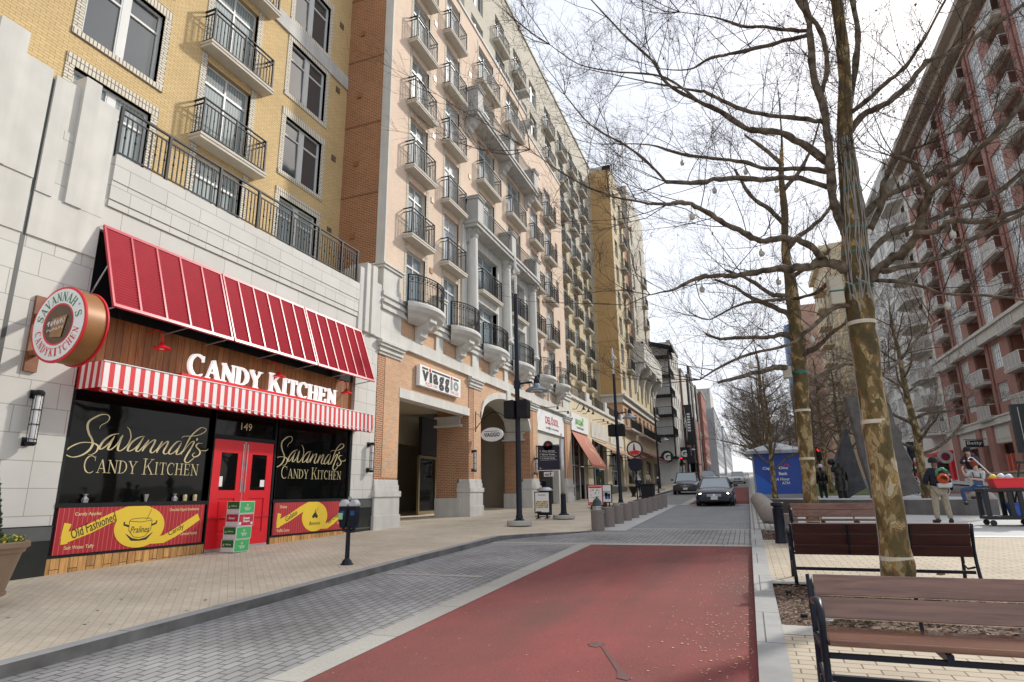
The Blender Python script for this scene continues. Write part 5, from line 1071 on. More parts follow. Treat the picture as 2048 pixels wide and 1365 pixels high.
# curved balconies over the belt course
def curved_balcony(y0, y1, z=6.75, bulge=.85):
    yc, hw = (y0+y1)/2, (y1-y0)/2; n = 18
    P = lambda t, k=1.0, dz=0: (X0+bulge*k*math.sqrt(max(0, 1-(t*.93)**2)), yc+hw*t*min(1, .55+.45*k), z+dz)
    m_ = MB(); rings = [(1.0, 0), (1.04, -.06), (1.04, -.16), (.97, -.22), (.9, -.30), (.72, -.40), (.6, -.52), (.42, -.60), (.15, -.66)]
    pts = [[P(-1+2*i/n, k, d) for i in range(n+1)] for k, d in rings]
    for r in range(len(rings)-1):
        for i in range(n): m_.quad(pts[r][i], pts[r][i+1], pts[r+1][i+1], pts[r+1][i])
    for i in range(n): m_.quad((XS, pts[0][i][1], z), (XS, pts[0][i+1][1], z), pts[0][i+1], pts[0][i])
    console(m_, X0, yc, z-.38, .5, 1.05)
    o = m_.build('curved_balcony', M['stone'], sb_, smooth=True, sharp=30)
    m_ = MB(); n2 = int((y1-y0)/.11)+4; top = []; 
    for i in range(n2+1):
        p = P(-1+2*i/n2, .94); top.append(p)
        m_.box(p[0]-.008, p[0]+.008, p[1]-.008, p[1]+.008, z, z+1.0)
        if i % 2: m_.lathe((p[0], p[1], z+.35), [(.009, 0), (.024, .05), (.009, .1)], 5); m_.lathe((p[0], p[1], z+.80), [(.009, 0), (.05, .04), (.009, .09)], 5)
    for dz, r in ((1.02, .022), (.92, .012), (.74, .010), (.08, .014)): m_.tube([(p[0], p[1], z+dz) for p in top], r, 5)
    for i in (0, n2//2, n2): m_.box(top[i][0]-.025, top[i][0]+.025, top[i][1]-.025, top[i][1]+.025, z, z+1.03)
    m_.build('railing', M['black_metal'], o)
for a, b in ((18.05, 20.7), (21.5, 24.15), (24.95, 28.0), (28.8, 32.0), (33.0, 35.5), (36.2, 38.7)): curved_balcony(a, b, bulge=.85 if b-a < 2.9 else .7)
mb = MB()
for a, b in ((16.80, 17.98), (20.72, 21.48), (24.17, 24.93), (28.02, 28.78), (32.05, 32.95), (35.52, 36.18), (38.72, 40.45)):
    mb.box(XS-.4, X0+.08, a, b, 6.78, 7.62); mb.box(XS-.42, X0+.13, a-.05, b+.05, 7.62, 7.72); mb.box(XS-.42, X0+.17, a-.09, b+.09, 7.72, 7.79)
mb.build('pedestal', M['stone'], sb_, bevel=.012)
mb = MB()
for i, (z0, z1, w) in enumerate(((6.62, 6.78, .13), (6.50, 6.62, .07), (6.38, 6.50, .16), (6.26, 6.38, .09), (6.15, 6.26, .12))): mb.box(XS-.3, X0+w, 16.78, 40.45, z0, z1)
for i, (z0, z1, w) in enumerate(((5.12, 5.52, .05), (5.06, 5.12, .09))): mb.box(XS-.3, X0+w, 16.78, 40.45, z0, z1)
for a, b in ((16.78, 18.1), (20.75, 21.35), (24.2, 24.9), (28.1, 28.6), (32.1, 32.9), (35.55, 36.1), (38.7, 40.4)): mb.box(XS-.3, X0+.045, a, b, 5.52, 6.15)
mb.build('belt_course', M['stone'], sb_, bevel=.008)
mb = MB(); mb.box(XS-.2, X0-.02, 16.8, 40.4, 5.52, 6.15); mb.build('brick_panel', M['orange_brick'], sb_)
# ground arcade
mb = MB(); mb2 = MB(); FA = lf(X0-.02)
wall(mb, FA, 18.2, 23.9, 3.65, 5.06, [], .1)
def arch_wall(mbx, y0, y1, zs, zt, ztop, m=0):
    n = 20; pts = []
    for i in range(n+1):
        t = -1+2*i/n; pts.append((y0+(y1-y0)*i/n, zs+(zt-zs)*math.sqrt(max(0, 1-t*t))))
    for (a, za), (b, zb) in zip(pts, pts[1:]): mbx.quad((X0-.02, a, za), (X0-.02, b, zb), (X0-.02, b, ztop), (X0-.02, a, ztop), m)
    return pts
ap_ = arch_wall(mb, 25.15, 31.95, 3.35, 4.62, 5.06)
mb.build('arcade_wall', M['orange_brick'], sb_)
mb = MB(); n = len(ap_)
for (a, za), (b, zb) in zip(ap_, ap_[1:]):
    for (p, q, r, s) in (((X0+.06, a, za), (X0+.06, b, zb), (X0+.06, b, zb+.30), (X0+.06, a, za+.30)), ((X0+.06, a, za), (X0+.06, b, zb), (-12.4, b, zb), (-12.4, a, za)), ((X0+.06, a, za+.3), (X0+.06, b, zb+.3), (X0-.1, b, zb+.3), (X0-.1, a, za+.3))): mb.quad(p, q, r, s)
mb.box(X0-.1, X0+.11, 28.3, 28.8, 4.55, 5.06)
mb.box(X0-.4, X0+.03, 18.15, 23.95, 3.33, 3.66); mb.build('arch_surround', M['stone'], sb_)
piers = [(16.80, 18.18), (23.92, 25.18), (31.93, 33.28), (38.95, 40.4)]
for a, b in piers:
    zb = zf(a)
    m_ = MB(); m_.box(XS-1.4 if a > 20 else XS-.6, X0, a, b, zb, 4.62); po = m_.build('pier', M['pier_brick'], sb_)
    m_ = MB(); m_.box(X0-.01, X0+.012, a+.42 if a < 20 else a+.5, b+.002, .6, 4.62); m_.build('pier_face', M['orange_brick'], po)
    m_ = MB(); m_.box(XS-.4, X0+.09, a-.06, b+.06, zb-.3, zb+.98); m_.box(XS-.4, X0+.13, a-.10, b+.10, zb+.98, zb+1.16); m_.box(XS-.4, X0+.07, a-.04, b+.04, zb+1.16, zb+1.36); m_.box(XS-.4, X0+.04, a-.02, b+.02, zb+1.36, zb+1.52); m_.box(XS-.42, X0+.12, a-.09, b+.09, zb-.3, zb+.42)
    m_.build('base', M['stone'], po, bevel=.012)
    m_ = MB()
    for z0, z1, w in ((4.60, 4.70, .05), (4.70, 4.78, .10), (4.78, 4.86, .07), (4.86, 4.96, .15), (4.96, 5.06, .2)): m_.box(XS-.4, X0+w, a-w*.6, b+w*.6, z0, z1)
    m_.build('capital', M['stone'], po, bevel=.006)
# deep jambs of the two passages: inner brick piers with stone caps
for a in (23.92, 31.93):
    m_ = MB(); m_.box(-12.45, X0-.45, a-.02, a+1.2, zf(a)+.75, 2.95); m_.build('inner_pier', M['pier_brick'], sb_)
    m_ = MB(); m_.box(-12.55, X0-.35, a-.10, a+1.28, zf(a)-.3, zf(a)+.75); m_.box(-12.5, X0-.4, a-.06, a+1.22, 2.93, 3.28); m_.box(-12.6, X0-.3, a-.16, a+1.3, 2.88, 2.97); m_.box(-12.6, X0-.3, a-.14, a+1.3, 3.26, 3.34); m_.build('inner_base', M['stone'], sb_, bevel=.01)
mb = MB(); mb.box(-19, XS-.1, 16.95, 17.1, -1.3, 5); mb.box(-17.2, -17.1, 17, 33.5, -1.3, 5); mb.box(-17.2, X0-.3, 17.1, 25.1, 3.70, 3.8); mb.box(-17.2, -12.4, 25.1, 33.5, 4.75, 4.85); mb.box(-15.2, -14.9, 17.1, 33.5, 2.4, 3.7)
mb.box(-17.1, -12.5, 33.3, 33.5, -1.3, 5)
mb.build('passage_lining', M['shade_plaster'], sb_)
for y in (19.4, 22.3):
    m_ = MB(); m_.box(-16, -15.6, y, y+.7, -1.2, 3.7); m_.build('passage_pier', M['pier_brick'], sb_)
mb = MB(); mb.box(-15.0, -14.95, 17.2, 24.6, 1.75, 1.95); mb.build('red_trim', M['red'], sb_)
# passage glass doors behind the arch
mb = MB(); xg = -14.0
for y in (25.0, 26.6, 28.0, 29.3, 30.7, 32.0): mb.box(xg-.05, xg+.05, y-.05, y+.05, -.8, 1.75)
mb.box(xg-.05, xg+.055, 25, 32, 1.7, 1.82); mb.box(xg-.05, xg+.052, 25, 32, -.8, -.65)
gd = mb.build('passage_doors', mat('brass_frame', (.25, .2, .12), .35, .05, 4, metal=.5), sb_)
mb = MB(); mb.quad((xg, 25, -.7), (xg, 32, -.7), (xg, 32, 1.75), (xg, 25, 1.75)); mb.build('pane', M['glass_dark'], gd)
mb = MB(); mb.box(xg-.1, xg+.08, 25.1, 32, 1.85, 3.6); mb.build('dark_fascia', M['black'], sb_)
# smoothie shop front between piers three and four
mb = MB(); mb.box(X0-.25, X0-.15, 33.3, 38.9, 2.9, 5.05); mb.box(X0-.5, X0-.1, 37.6, 38.3, -.7, 2.9); mb.box(X0-.4, X0-.1, 33.3, 38.9, 2.75, 2.9); mb.build('shop_surround', M['cream_plain'], sb_)
mb = MB(); mb.quad((X0-.5, 33.3, -.7), (X0-.5, 38.9, -.7), (X0-.5, 38.9, 2.8), (X0-.5, 33.3, 2.8)); mb.build('shop_window', M['glass_dark'], sb_)
# ---------------------------------------------------------------- pale upper block and cream wing behind terrace shops
pw = empty('apartment_building', (XY, 45, 6), 'cream brick apartment wing, painted paler above for haze, set back above the terrace shop row', 'building')
opsP = []
for k, z in enumerate((26.9, 29.8, 32.3)):
    opsP += [(28.6, 30.4, z, z+1.9), (39.5, 41.2, z+.2, z+2.0)] if z < 32 else []
colsC = [(46.9, 2.1), (50.5, 2.1), (54.4, 2.1)]
opsC = []
for y0, w in colsC:
    for z in (6.6, 9.45, 12.3, 15.15, 18.0, 20.87, 23.75, 26.7, 29.6): (opsC if z < 20 else opsP).append((y0+.35, y0+w-.15, z+.01, z+2.4))
for z in (9.45, 12.3, 15.15, 18.0, 20.87, 23.75, 26.7, 29.6, 6.6): (opsC if z < 20 else opsP).append((57.2, 58.5, z+.3, z+2.4))
for z in (26.7, 29.6): opsP += [(32.5, 34.2, z+.01, z+2.4), (36.0, 37.8, z+.01, z+2.4), (43.4, 45.2, z+.01, z+2.4)]
mb = MB(); wall(mb, lf(XY), 27.6, 59.9, 20.8, 34.8, opsP, .2); mb.quad((XY, 27.6, 20.8), (XY, 27.6, 34.8), (XY-8, 27.6, 34.8), (XY-8, 27.6, 20.8)); mb.build('upper_wall', M['pale_brick'], pw)  # paler upper brick puts the haze gradient into the wall colour
mb = MB(); wall(mb, lf(XY), 40.2, 59.9, 5.5, 20.8, opsC, .2); mb.build('lower_wall', M['buff_brick'], pw)
mb = MB(); mb.box(XY-.5, XY+.1, 27.5, 59.9, 34.7, 34.95); mb.build('coping', M['stone'], pw)
for (a, b, c, d) in opsC+opsP: add_window(pw, XY-.14, a, c, b-a, d-c, 'french' if d-c > 2.3 else 'double', 'frame_grey', 'glass_blue' if int(a+c) % 2 else 'glass')
for y0, w in colsC:
    for z in (9.45, 12.3, 15.15, 18.0, 20.87, 23.75, 26.7, 29.6): add_balcony(pw, XY, y0, z, w, .45, fancy=False)
for y0 in (32.1, 35.6, 43.0):
    for z in (26.7, 29.6): add_balcony(pw, XY, y0, z, 2.1, .45, fancy=False)
mb = MB(); mb.box(XY, -11.3, 32.0, 32.6, 22.6, 24.9); mb.box(XY, X0+.3, 31.9, 32.7, 24.9, 25.05); console(mb, XS, 32.3, 22.9, .5); mb.build('pedestal', M['stone_grey'], pw)
# one-storey terrace shops
ts = empty('shop_row', (X0, 50, -.4), 'one storey cream stucco shop row with stepped parapet blocks and shop signs', 'building')
mb = MB(); shops = [(40.6, 45.0, -.6, 4.15), (46.6, 51.8, .5, 4.1), (53.6, 59.0, .6, 4.0)]
wall(mb, lf(X0), 40.4, 60.0, -.6, 6.55, shops, .4); mb.quad((X0, 40.4, 6.5), (X0, 60, 6.5), (XY, 60, 6.5), (XY, 40.4, 6.5)); mb.build('wall', M['cream_stucco'], ts)
mb = MB(); mb.box(X0-.3, X0+.12, 40.4, 60, 6.5, 6.72); mb.box(X0-.3, X0+.06, 40.4, 60, 6.42, 6.5)
for a, b, z in ((45.0, 46.0, 7.5), (46.0, 46.7, 7.1), (51.6, 52.4, 7.6), (52.4, 53.1, 7.2), (58.8, 59.9, 7.4)): mb.box(X0-.4, X0+.1, a, b, 6.5, z)
mb.build('parapet', M['stone'], ts, bevel=.01)
mb = MB()
for a, b in ((40.5, 45.0), (46.7, 51.6), (53.1, 58.8)):
    mb.box(X0-.06, X0-.03, a, b, 7.45, 7.5); mb.box(X0-.05, X0-.04, a, b, 6.8, 6.83)
    for i in range(int((b-a)/.16)+1): mb.box(X0-.055, X0-.035, a+i*.16-.01, a+i*.16+.01, 6.7, 7.45)
mb.build('railing', M['black_metal'], ts)
mb = MB()
for (a, b, c, d) in shops:
    for k in range(4):
        y = a+(b-a)*k/3; mb.box(X0-.35, X0-.25, min(y, b-.08), min(y, b-.08)+.08, c, d)
    mb.box(X0-.35, X0-.245, a, b, 1.9, 1.98); mb.box(X0-.35, X0-.24, a, b, c, c+.12)
so = mb.build('shop_frame', M['white_trim'], ts)
mb = MB()
for (a, b, c, d) in shops: mb.quad((X0-.3, a, c), (X0-.3, b, c), (X0-.3, b, d), (X0-.3, a, d))
mb.build('pane', M['glass_dark'], so)
mb = MB(); mb.box(X0-.2, X0+.03, 45.0, 46.6, -.6, .65); mb.box(X0-.2, X0+.03, 51.8, 53.6, -.5, .7); mb.box(X0-.2, X0+.03, 46.6, 51.8, -.5, .5); mb.box(X0-.2, X0+.03, 53.6, 60, -.4, .6); mb.build('plinth', M['dark_stone'], ts)
mb = MB(); mb.box(X0-.1, X0+.04, 46.4, 52.4, 4.25, 5.35); mb.box(X0-.1, X0+.04, 53.5, 59.2, 4.2, 5.2); mb.build('fascia', M['cream_plain'], ts)
# ---------------------------------------------------------------- tan tower
XT = -10.92; tw = empty('tower_building', (XT, 70, 0), 'tan brick tower with blank ochre side wall and brown brick strip, beyond the shop row', 'building')
mb = MB(); wall(mb, yf(59.95), -22, XT, 9.5, 34.3, [], .1); mb.build('side_wall', M['ochre_brick'], tw)
mb = MB()
for z in (12.2, 15.0, 20.9): mb.box(-13.2, XT+.003, 59.93, 59.97, z, z+.07)
mb.build('brick_course', mat('course', (.36, .22, .09), .9, .05), tw)
opT = []
for z in (9.9, 12.8, 15.65, 18.5, 21.4, 24.3, 27.2, 30.1):
    opT += [(61.0, 62.6, z+.3, z+2.3), (64.4, 65.9, z+.01, z+2.3)]
    opT += [(72.4, 73.6, z+.3, z+2.2), (79.2, 80.6, z+.01, z+2.3)]
for z in (9.9, 12.8): opT += [(69.5, 70.8, z+.3, z+2.2), (75.4, 76.6, z+.3, z+2.2), (82.0, 83.0, z+.3, z+2.2)]
mb = MB(); wall(mb, lf(XT), 59.95, 67.0, 9.5, 34.3, [o for o in opT if o[0] < 67], .2); wall(mb, lf(XT), 67.0, 84, 9.5, 16.3, [o for o in opT if o[0] > 67 and o[2] < 15], .2)
mb.build('wall', M['buff_brick'], tw)
mb = MB(); mb.box(XT-.5, XT-.35, 67.0, 71.2, 16.3, 31); mb.build('brown_strip', M['brown_brick'], tw)
mb = MB(); wall(mb, lf(XT), 71.2, 84, 16.3, 38, [o for o in opT if o[0] > 71 and o[2] > 15], .2); mb.quad((XT, 71.2, 16), (XT, 71.2, 38), (XT-8, 71.2, 38), (XT-8, 71.2, 16)); mb.build('upper_wall', M['pale_brick'], tw)
mb = MB(); wall(mb, yf(66.5), -22, XT-1.0, 30, 38.6, [], .1); mb.box(XT-2, XT-1.0, 66.5, 84, 34, 38.6); mb.build('penthouse', M['stone_grey'], tw)
for (a, b, c, d) in opT:
    if 67 < a < 71.2 and c > 15: continue
    add_window(tw, XT-.14, a, c, b-a, d-c, 'slim', 'frame_grey', 'glass')
for z in (12.8, 15.65, 18.5, 21.4, 24.3, 27.2, 30.1): add_balcony(tw, XT, 64.1, z, 2.2, .5, fancy=False)
for z in (18.5, 21.4, 24.3, 27.2): add_balcony(tw, XT, 78.9, z, 2.2, .5, fancy=False)
add_balcony(tw, XT, 81.5, 9.9, 2.2, .5, fancy=False)
mb = MB(); mb.box(-22, XT+.1, 59.85, 84, 8.75, 9.5); mb.box(-22, XT+.35, 59.6, 84.1, 9.35, 9.55); mb.box(-22, XT+.2, 59.75, 84.05, 8.7, 8.8); mb.build('cornice', M['stone'], tw, bevel=.01)
mb = MB(); opB = [(60.9+i*2.9, 62.2+i*2.9, 6.6, 8.3) for i in range(8)]
wall(mb, lf(XT+.01), 60.0, 84, 3.9, 8.75, opB, .2); wall(mb, yf(60.0), -20, XT+.01, 6, 8.75, [], .1); mb.build('brick_storey', M['orange_brick'], tw)
for (a, b, c, d) in opB: add_window(tw, XT-.12, a, c-.2, b-a, d-c+.2, 'slim', 'frame_grey', 'glass')
mb = MB()
for i in range(5): mb.box(XT-.2, XT+.05, 60.0+i*5.9, 60.7+i*5.9, 1.2, 6.1)
wall(mb, lf(XT+.03), 60, 84, -.2, 6.1, [(60.9+i*5.9, 65.6+i*5.9, .9, 3.6) for i in range(4)], .3); mb.build('shopfront', M['cream_stucco'], tw)
mb = MB()
for i in range(4): mb.quad((XT-.2, 60.9+i*5.9, .9), (XT-.2, 65.6+i*5.9, .9), (XT-.2, 65.6+i*5.9, 3.6), (XT-.2, 60.9+i*5.9, 3.6))
mb.build('shop_window', M['glass_dark'], tw)
add_balcony(tw, XT, 60.6, 6.2, 6.5, .7, fancy=False); add_balcony(tw, XT, 68.5, 6.2, 14, .7, fancy=False)
# oriel balcony carried on four arched brackets
mb = MB(); mb.box(XT-.4, XT+1.3, 68.2, 83.5, 14.3, 14.7)
for a, b in ((68.2, 72.8), (73.0, 77.8), (78.0, 83.5)): mb.box(XT+1.1, XT+1.3, a, b, 14.7, 16.4)
mb.box(XT-.2, XT+1.3, 68.0, 68.3, 14.3, 16.7); mb.box(XT+1.05, XT+1.36, 68, 83.6, 16.4, 16.6)
for y in (68.6, 73.2, 77.8, 82.6):
    prof = [(0, 14.3), (1.25, 14.3), (1.25, 13.7)]+[(1.2-1.0*math.sin(a*PI/12), 11.0+2.6*math.cos(a*PI/12)) for a in range(1, 7)]+[(0, 11.0)]
    mb.prism(prof, lambda u, v, o, y=y: (XT+u, y+o, v), -.3, .3)
mb.build('oriel', M['stone'], tw)
# ---------------------------------------------------------------- next blocks up the street
def block(name, label, x0, y0, y1, z0, z1, wallm, win, fl=3.0, sty='slim', glass='glass', trim=None, wz=1.9, depth=14, parts=None, front=True):
    e = empty(name, (x0, (y0+y1)/2, z0), label, 'building')
    ops_ = []
    for k in range(int((z1-z0-4.2)/fl)):
        z = z0+4.2+k*fl; n = max(1, int((y1-y0)/win))
        for i in range(n): y = y0+(y1-y0)*(i+.3)/n; ops_.append((y, y+win*.42, z+.5, z+.5+wz))
    ops_ = ops_[:95]
    m_ = MB(); wall(m_, lf(x0), y0, y1, z0, z1, ops_, .2)
    if front: m_.quad((x0, y0, z0), (x0, y0, z1), (x0-depth, y0, z1), (x0-depth, y0, z0))
    m_.quad((x0, y0, z1), (x0, y1, z1), (x0-depth, y1, z1), (x0-depth, y0, z1)); m_.build('wall', wallm, e)
    for (a, b, c, d) in ops_: add_window(e, x0-.15, a, c, b-a, d-c, sty, 'frame_grey', glass)
    m_ = MB(); m_.box(x0-.4, x0+.15, y0-.05, y1+.05, z1-.1, z1+.25); m_.box(x0-.2, x0+.06, y0, y1, z0+3.6, z0+3.9); m_.build('cornice', trim or M['stone_grey'], e)
    m_ = MB(); m_.box(x0-.1, x0+.02, y0+1, y1-1, z0+.6, z0+3.2); m_.build('shop_window', M['glass_dark'], e)
    return e
bl_white = mat('white_render', (.58, .57, .53), .85, .05, 1, streak=.08); bl_char = mat('charcoal_panel', (.035, .036, .04), .6, .1, 2)
M['far_grey'] = mat('far_pale_concrete', (.40, .42, .44), .8, .06, .5)
XCc = -8.75
cb = block('balcony_building', 'white apartment block with black corner balconies and dark awning roof, beyond the tan tower', XCc, 87.5, 99, 1.1, 21.0, bl_white, 2.6)
m_ = MB(); m_.box(XCc-3.2, XCc+.1, 85.2, 87.5, 4.4, 4.7)
for k in range(5): m_.box(XCc-3.2, XCc+.1, 85.2, 87.5, 7.4+k*2.75, 7.62+k*2.75)
for x in (XCc-3.1, XCc-.05):
    m_.box(x-.08, x+.08, 85.3, 85.46, 4.4, 19.2)
for k in range(5):
    z = 7.62+k*2.75
    m_.box(XCc-3.2, XCc+.05, 85.25, 85.3, z+1.0, z+1.06)
    for i in range(17): m_.box(XCc-3.15+i*.2, XCc-3.13+i*.2, 85.26, 85.29, z, z+1.0)
    m_.box(XCc+.02, XCc+.06, 85.3, 90.5, z+1.0, z+1.05)
    for i in range(26): m_.box(XCc+.03, XCc+.05, 85.3+i*.2, 85.32+i*.2, z, z+1.0)
m_.prism([(0, 19.6), (3.6, 20.7), (3.6, 20.85), (0, 19.75)], lambda u, v, o: (XCc+.6-u, 85+o, v), -.2, 4.5); m_.build('balconies', M['black_metal'], cb)
m_ = MB(); m_.box(XCc-3.2, XCc, 86.9, 87.5, 4.4, 19); m_.build('bay_wall', bl_white, cb)
b2 = block('brick_building', 'red brick lower and white upper apartment block with vertical black blade sign', -8.5, 99, 118, 1.5, 19.0, M['red_brick'], 2.4, glass='glass')
m_ = MB(); m_.box(-8.6, -8.42, 99.2, 118, 13.2, 19.2); m_.build('upper_render', bl_white, b2)
m_ = MB(); m_.box(-8.5, -8.1, 108, 110, 1.5, 19.9); m_.box(-8.5, -8.2, 116, 118, 1.5, 19.6); m_.build('charcoal_panels', bl_char, b2)
b3 = block('apartment_building', 'cream and charcoal panelled mid-rise further up the left side', -8.9, 118.2, 142, 2.1, 21.5, bl_white, 2.6)
m_ = MB(); m_.box(-9, -8.55, 119, 124, 2.1, 23.4); m_.box(-9, -8.6, 133, 136, 2.1, 22); m_.build('charcoal_panels', bl_char, b3)
m_ = MB(); m_.box(-9, -8.7, 124, 133, 2.1, 14); m_.build('brick_facing', M['red_brick'], b3)
b4 = block('brick_building', 'dark red brick tower end wall further up the left side', -8.2, 142.2, 158, 2.9, 22.0, M['red_brick'], 3.2, front=True)
b5 = block('office_building', 'glass and white concrete office block with grey plant room far up the left side', -6.6, 162, 205, 3.3, 20.5, M['far_grey'], 2.6, sty='grid', glass='glass_blue', fl=3.2, wz=2.2)
m_ = MB(); m_.box(-14, -7.2, 164, 182, 20.5, 26.0); m_.build('plant_room', M['stone_grey'], b5)
b6 = block('office_building', 'pale grey far office block at the top of the hill', -6.2, 210, 300, 4.8, 20.5, M['far_grey'], 4.0, sty='slim', glass='glass_blue', fl=3.4)
# ---------------------------------------------------------------- right side: rose brick block with stacked white balconies
XR = 19.5; FR = rf(XR)
rb = empty('apartment_building', (XR, 60, .5), 'rose brick apartment block with white glazed strips and white balconies, across the plaza', 'building')
PB = [(64.62, 72.32), (56.92, 64.62), (49.22, 56.92), (41.52, 49.22)]
zs = [5.6+2.93*k for k in range(10)]
mb = MB(); mi_ = MB(); sp_ = MB(); slab = MB(); ops = []
for a, b in PB:
    r0, r1, w0, w1 = b-1.3-2.75, b-1.3, a+.35, a+2.45
    for k, z in enumerate(zs): ops.append((r0, r1, z+.0, z+2.62))
    ops.append((w0, w1, 6.6, 8.1)); ops.append((w0, w1, 9.2, 11.2)); ops.append((w0, w1, 13.0, 24.2)); ops.append((w0, w1, 25.2, 33.2))
wall(mb, FR, 41.5, 73.6, 5.0, 35.2, ops, .25); mb.quad((XR, 73.6, 0), (XR, 73.6, 35.2), (XR+10, 73.6, 35.2), (XR+10, 73.6, 0)); mb.build('wall', M['rose_brick'], rb)
for a, b in PB:
    r0, r1 = b-1.3-2.75, b-1.3
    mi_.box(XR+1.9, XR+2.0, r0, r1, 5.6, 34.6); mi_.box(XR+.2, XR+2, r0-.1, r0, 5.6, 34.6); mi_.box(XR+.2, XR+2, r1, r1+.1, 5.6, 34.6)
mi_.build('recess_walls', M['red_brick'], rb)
m1 = MB()
for a, b in PB:
    r0, r1 = b-1.3-2.75, b-1.3
    for z in zs: m1.box(XR+1.78, XR+1.89, r0+.5, r0+1.9, z, z+2.1)
m1.build('balcony_doors', M['glass_dark'], rb)
def white_rail(L_, prot):
    S = MB(); S.box(-prot, 2.0, 0, L_, -.22, 0); S.box(-prot-.04, .1, -.04, L_+.04, -.10, .002)
    R = MB(); x = -prot+.05
    R.box(x-.02, x+.02, 0, L_, 1.02, 1.07); R.box(x-.02, x+.02, 0, L_, .08, .12)
    n = max(2, round(L_/.7))
    for i in range(n+1): R.box(x-.022, x+.022, L_*i/n-.022, L_*i/n+.022, 0, 1.05)
    for yy in (.0, L_): R.box(x, .0, yy-.02, yy+.02, 1.02, 1.065); R.box(x, .0, yy-.018, yy+.018, .08, .12); 
    P = MB(); P.box(x-.004, x+.004, .02, L_-.02, .13, 1.0)
    return S.mesh('balcony', M['stone']), R.mesh('railing', M['white_trim']), P.mesh('mesh_panel', M['mesh'])
M['mesh'] = mat('perforated_panel', (.36, .34, .32), .5, .05, 3)
w1 = white_rail(2.95, .55)
for a, b in PB:
    for k, z in enumerate(zs):
        o = inst(w1[0], 'balcony', rb, (XR, b-1.3-2.85, z)); sub(w1[1], 'railing', o); sub(w1[2], 'mesh_panel', o)
for a, b in PB:
    for z0, z1, in ((6.6, 8.1), (9.2, 11.2), (13.0, 24.2), (25.2, 33.2)):
        y = a+.35; fm, pm = window_mesh(2.1, z1-z0, 'grid', 'white_trim', 'glass_pale')
        o = inst(fm, 'window', rb, (XR+.12, y+2.1, z0), PI); sub(pm, 'pane', o)
mb = MB()
mb.box(XR-.35, XR+.1, 41.5, 73.7, 4.95, 5.58); mb.box(XR-.42, XR+.1, 41.5, 73.8, 5.46, 5.60)
mb.box(XR-.45, XR+.1, 41.5, 73.7, 11.5, 12.4); mb.box(XR-.62, XR+.1, 41.5, 73.8, 12.35, 12.6); mb.build('band_course', M['stone'], rb)
mb = MB(); mb.box(XR-1.5, XR+3, 41.5, 74.5, 35.0, 35.5); mb.box(XR-.8, XR+3, 41.5, 74, 34.4, 35.0); mb.box(XR-.2, XR, 41.5, 73.6, 33.6, 33.8); mb.build('cornice', mat('taupe_cornice', (.33, .28, .235), .8, .05, 2), rb)
# drain pipes and street level
mb = MB()
for a, b in PB: mb.tube([(XR-.06, a+2.75, 5.6), (XR-.06, a+2.75, 37)], .06, 6)
mb.build('drain_pipes', mat('pipe', (.2, .07, .06), .5, .1, 3), rb)
pb = [(70.8, 72.3), (64.5, 65.6), (61.6, 62.9), (56.6, 57.8), (52.2, 53.4), (47.4, 48.6), (43, 44.2)]
mb = MB()
for a, b in pb: mb.box(XR-.3, XR+1, a, b, .2, 4.95)
mb.build('street_piers', M['rose_brick'], rb)
mb = MB()
for (a, b), (c, d) in zip(pb[1:], pb): mb.box(XR-.12, XR+.1, b, c, 3.5, 4.95); mb.box(XR-.15, XR-.11, b+.5, c-.5, 3.8, 4.7)
mb.build('sign_band', M['stone'], rb)
mb = MB()
for (a, b), (c, d) in zip(pb[1:], pb): mb.quad((XR+.4, b, .4), (XR+.4, c, .4), (XR+.4, c, 3.5), (XR+.4, b, 3.5))
mb.build('shop_window', M['glass_dark'], rb)
mb = MB(); mb.box(XR-.35, XR+.5, 41, 61.6, .2, 1.15); mb.box(XR-.32, XR+.5, 65.6, 70.8, .2, .9); mb.build('plinth', M['stone'], rb)
mb = MB()
for i in range(3): mb.box(XR+.1, XR+.3, 58.8+i*.9, 59.1+i*.9, 1.2, 2.6)
mb.build('window_mannequins', mat('coral', (.55, .13, .09), .7, .1, 3), rb)
# pale corner of the block with splayed balconies and glazed bays
wc = empty('apartment_building', (XR, 86, 1), 'white and cream apartment block with glazed bays and splayed corner balconies behind bare trees', 'building')
wc_m = mat('white_cladding', (.72, .70, .66), .8, .05, 1, streak=.08); mb = MB(); opw = []
for k in range(10):
    z = 6.2+2.93*k
    for y in (82.2, 86.4, 90.6, 94.8): opw.append((y, y+2.6, z, z+2.3))
wall(mb, FR, 73.6, 100, .8, 36.5, opw, .15); mb.build('wall', wc_m, wc)
for (a, b, c, d) in opw:
    fm, pm = window_mesh(b-a, d-c, 'grid', 'white_trim', 'glass_pale'); o = inst(fm, 'window', wc, (XR+.1, b, c), PI); sub(pm, 'pane', o)
Sm = MB(); Sm.add([(0, 0, -.22), (0, 6.4, -.22), (-1.5, 5.2, -.22), (-1.5, 1.2, -.22), (0, 0, 0), (0, 6.4, 0), (-1.5, 5.2, 0), (-1.5, 1.2, 0)], [(3, 2, 1, 0), (4, 5, 6, 7), (0, 1, 5, 4), (1, 2, 6, 5), (2, 3, 7, 6), (3, 0, 4, 7)])
Rm = MB(); path = [(0, .05), (-1.42, 1.25), (-1.42, 5.15), (0, 6.35)]
for (xa, ya_), (xb, yb) in zip(path, path[1:]):
    Rm.tube([(xa, ya_, 1.05), (xb, yb, 1.05)], .03, 5); Rm.tube([(xa, ya_, .1), (xb, yb, .1)], .02, 5)
    n = 7
    for i in range(n+1): Rm.tube([(xa+(xb-xa)*i/n, ya_+(yb-ya_)*i/n, 0), (xa+(xb-xa)*i/n, ya_+(yb-ya_)*i/n, 1.05)], .018, 4)
Pm = MB()
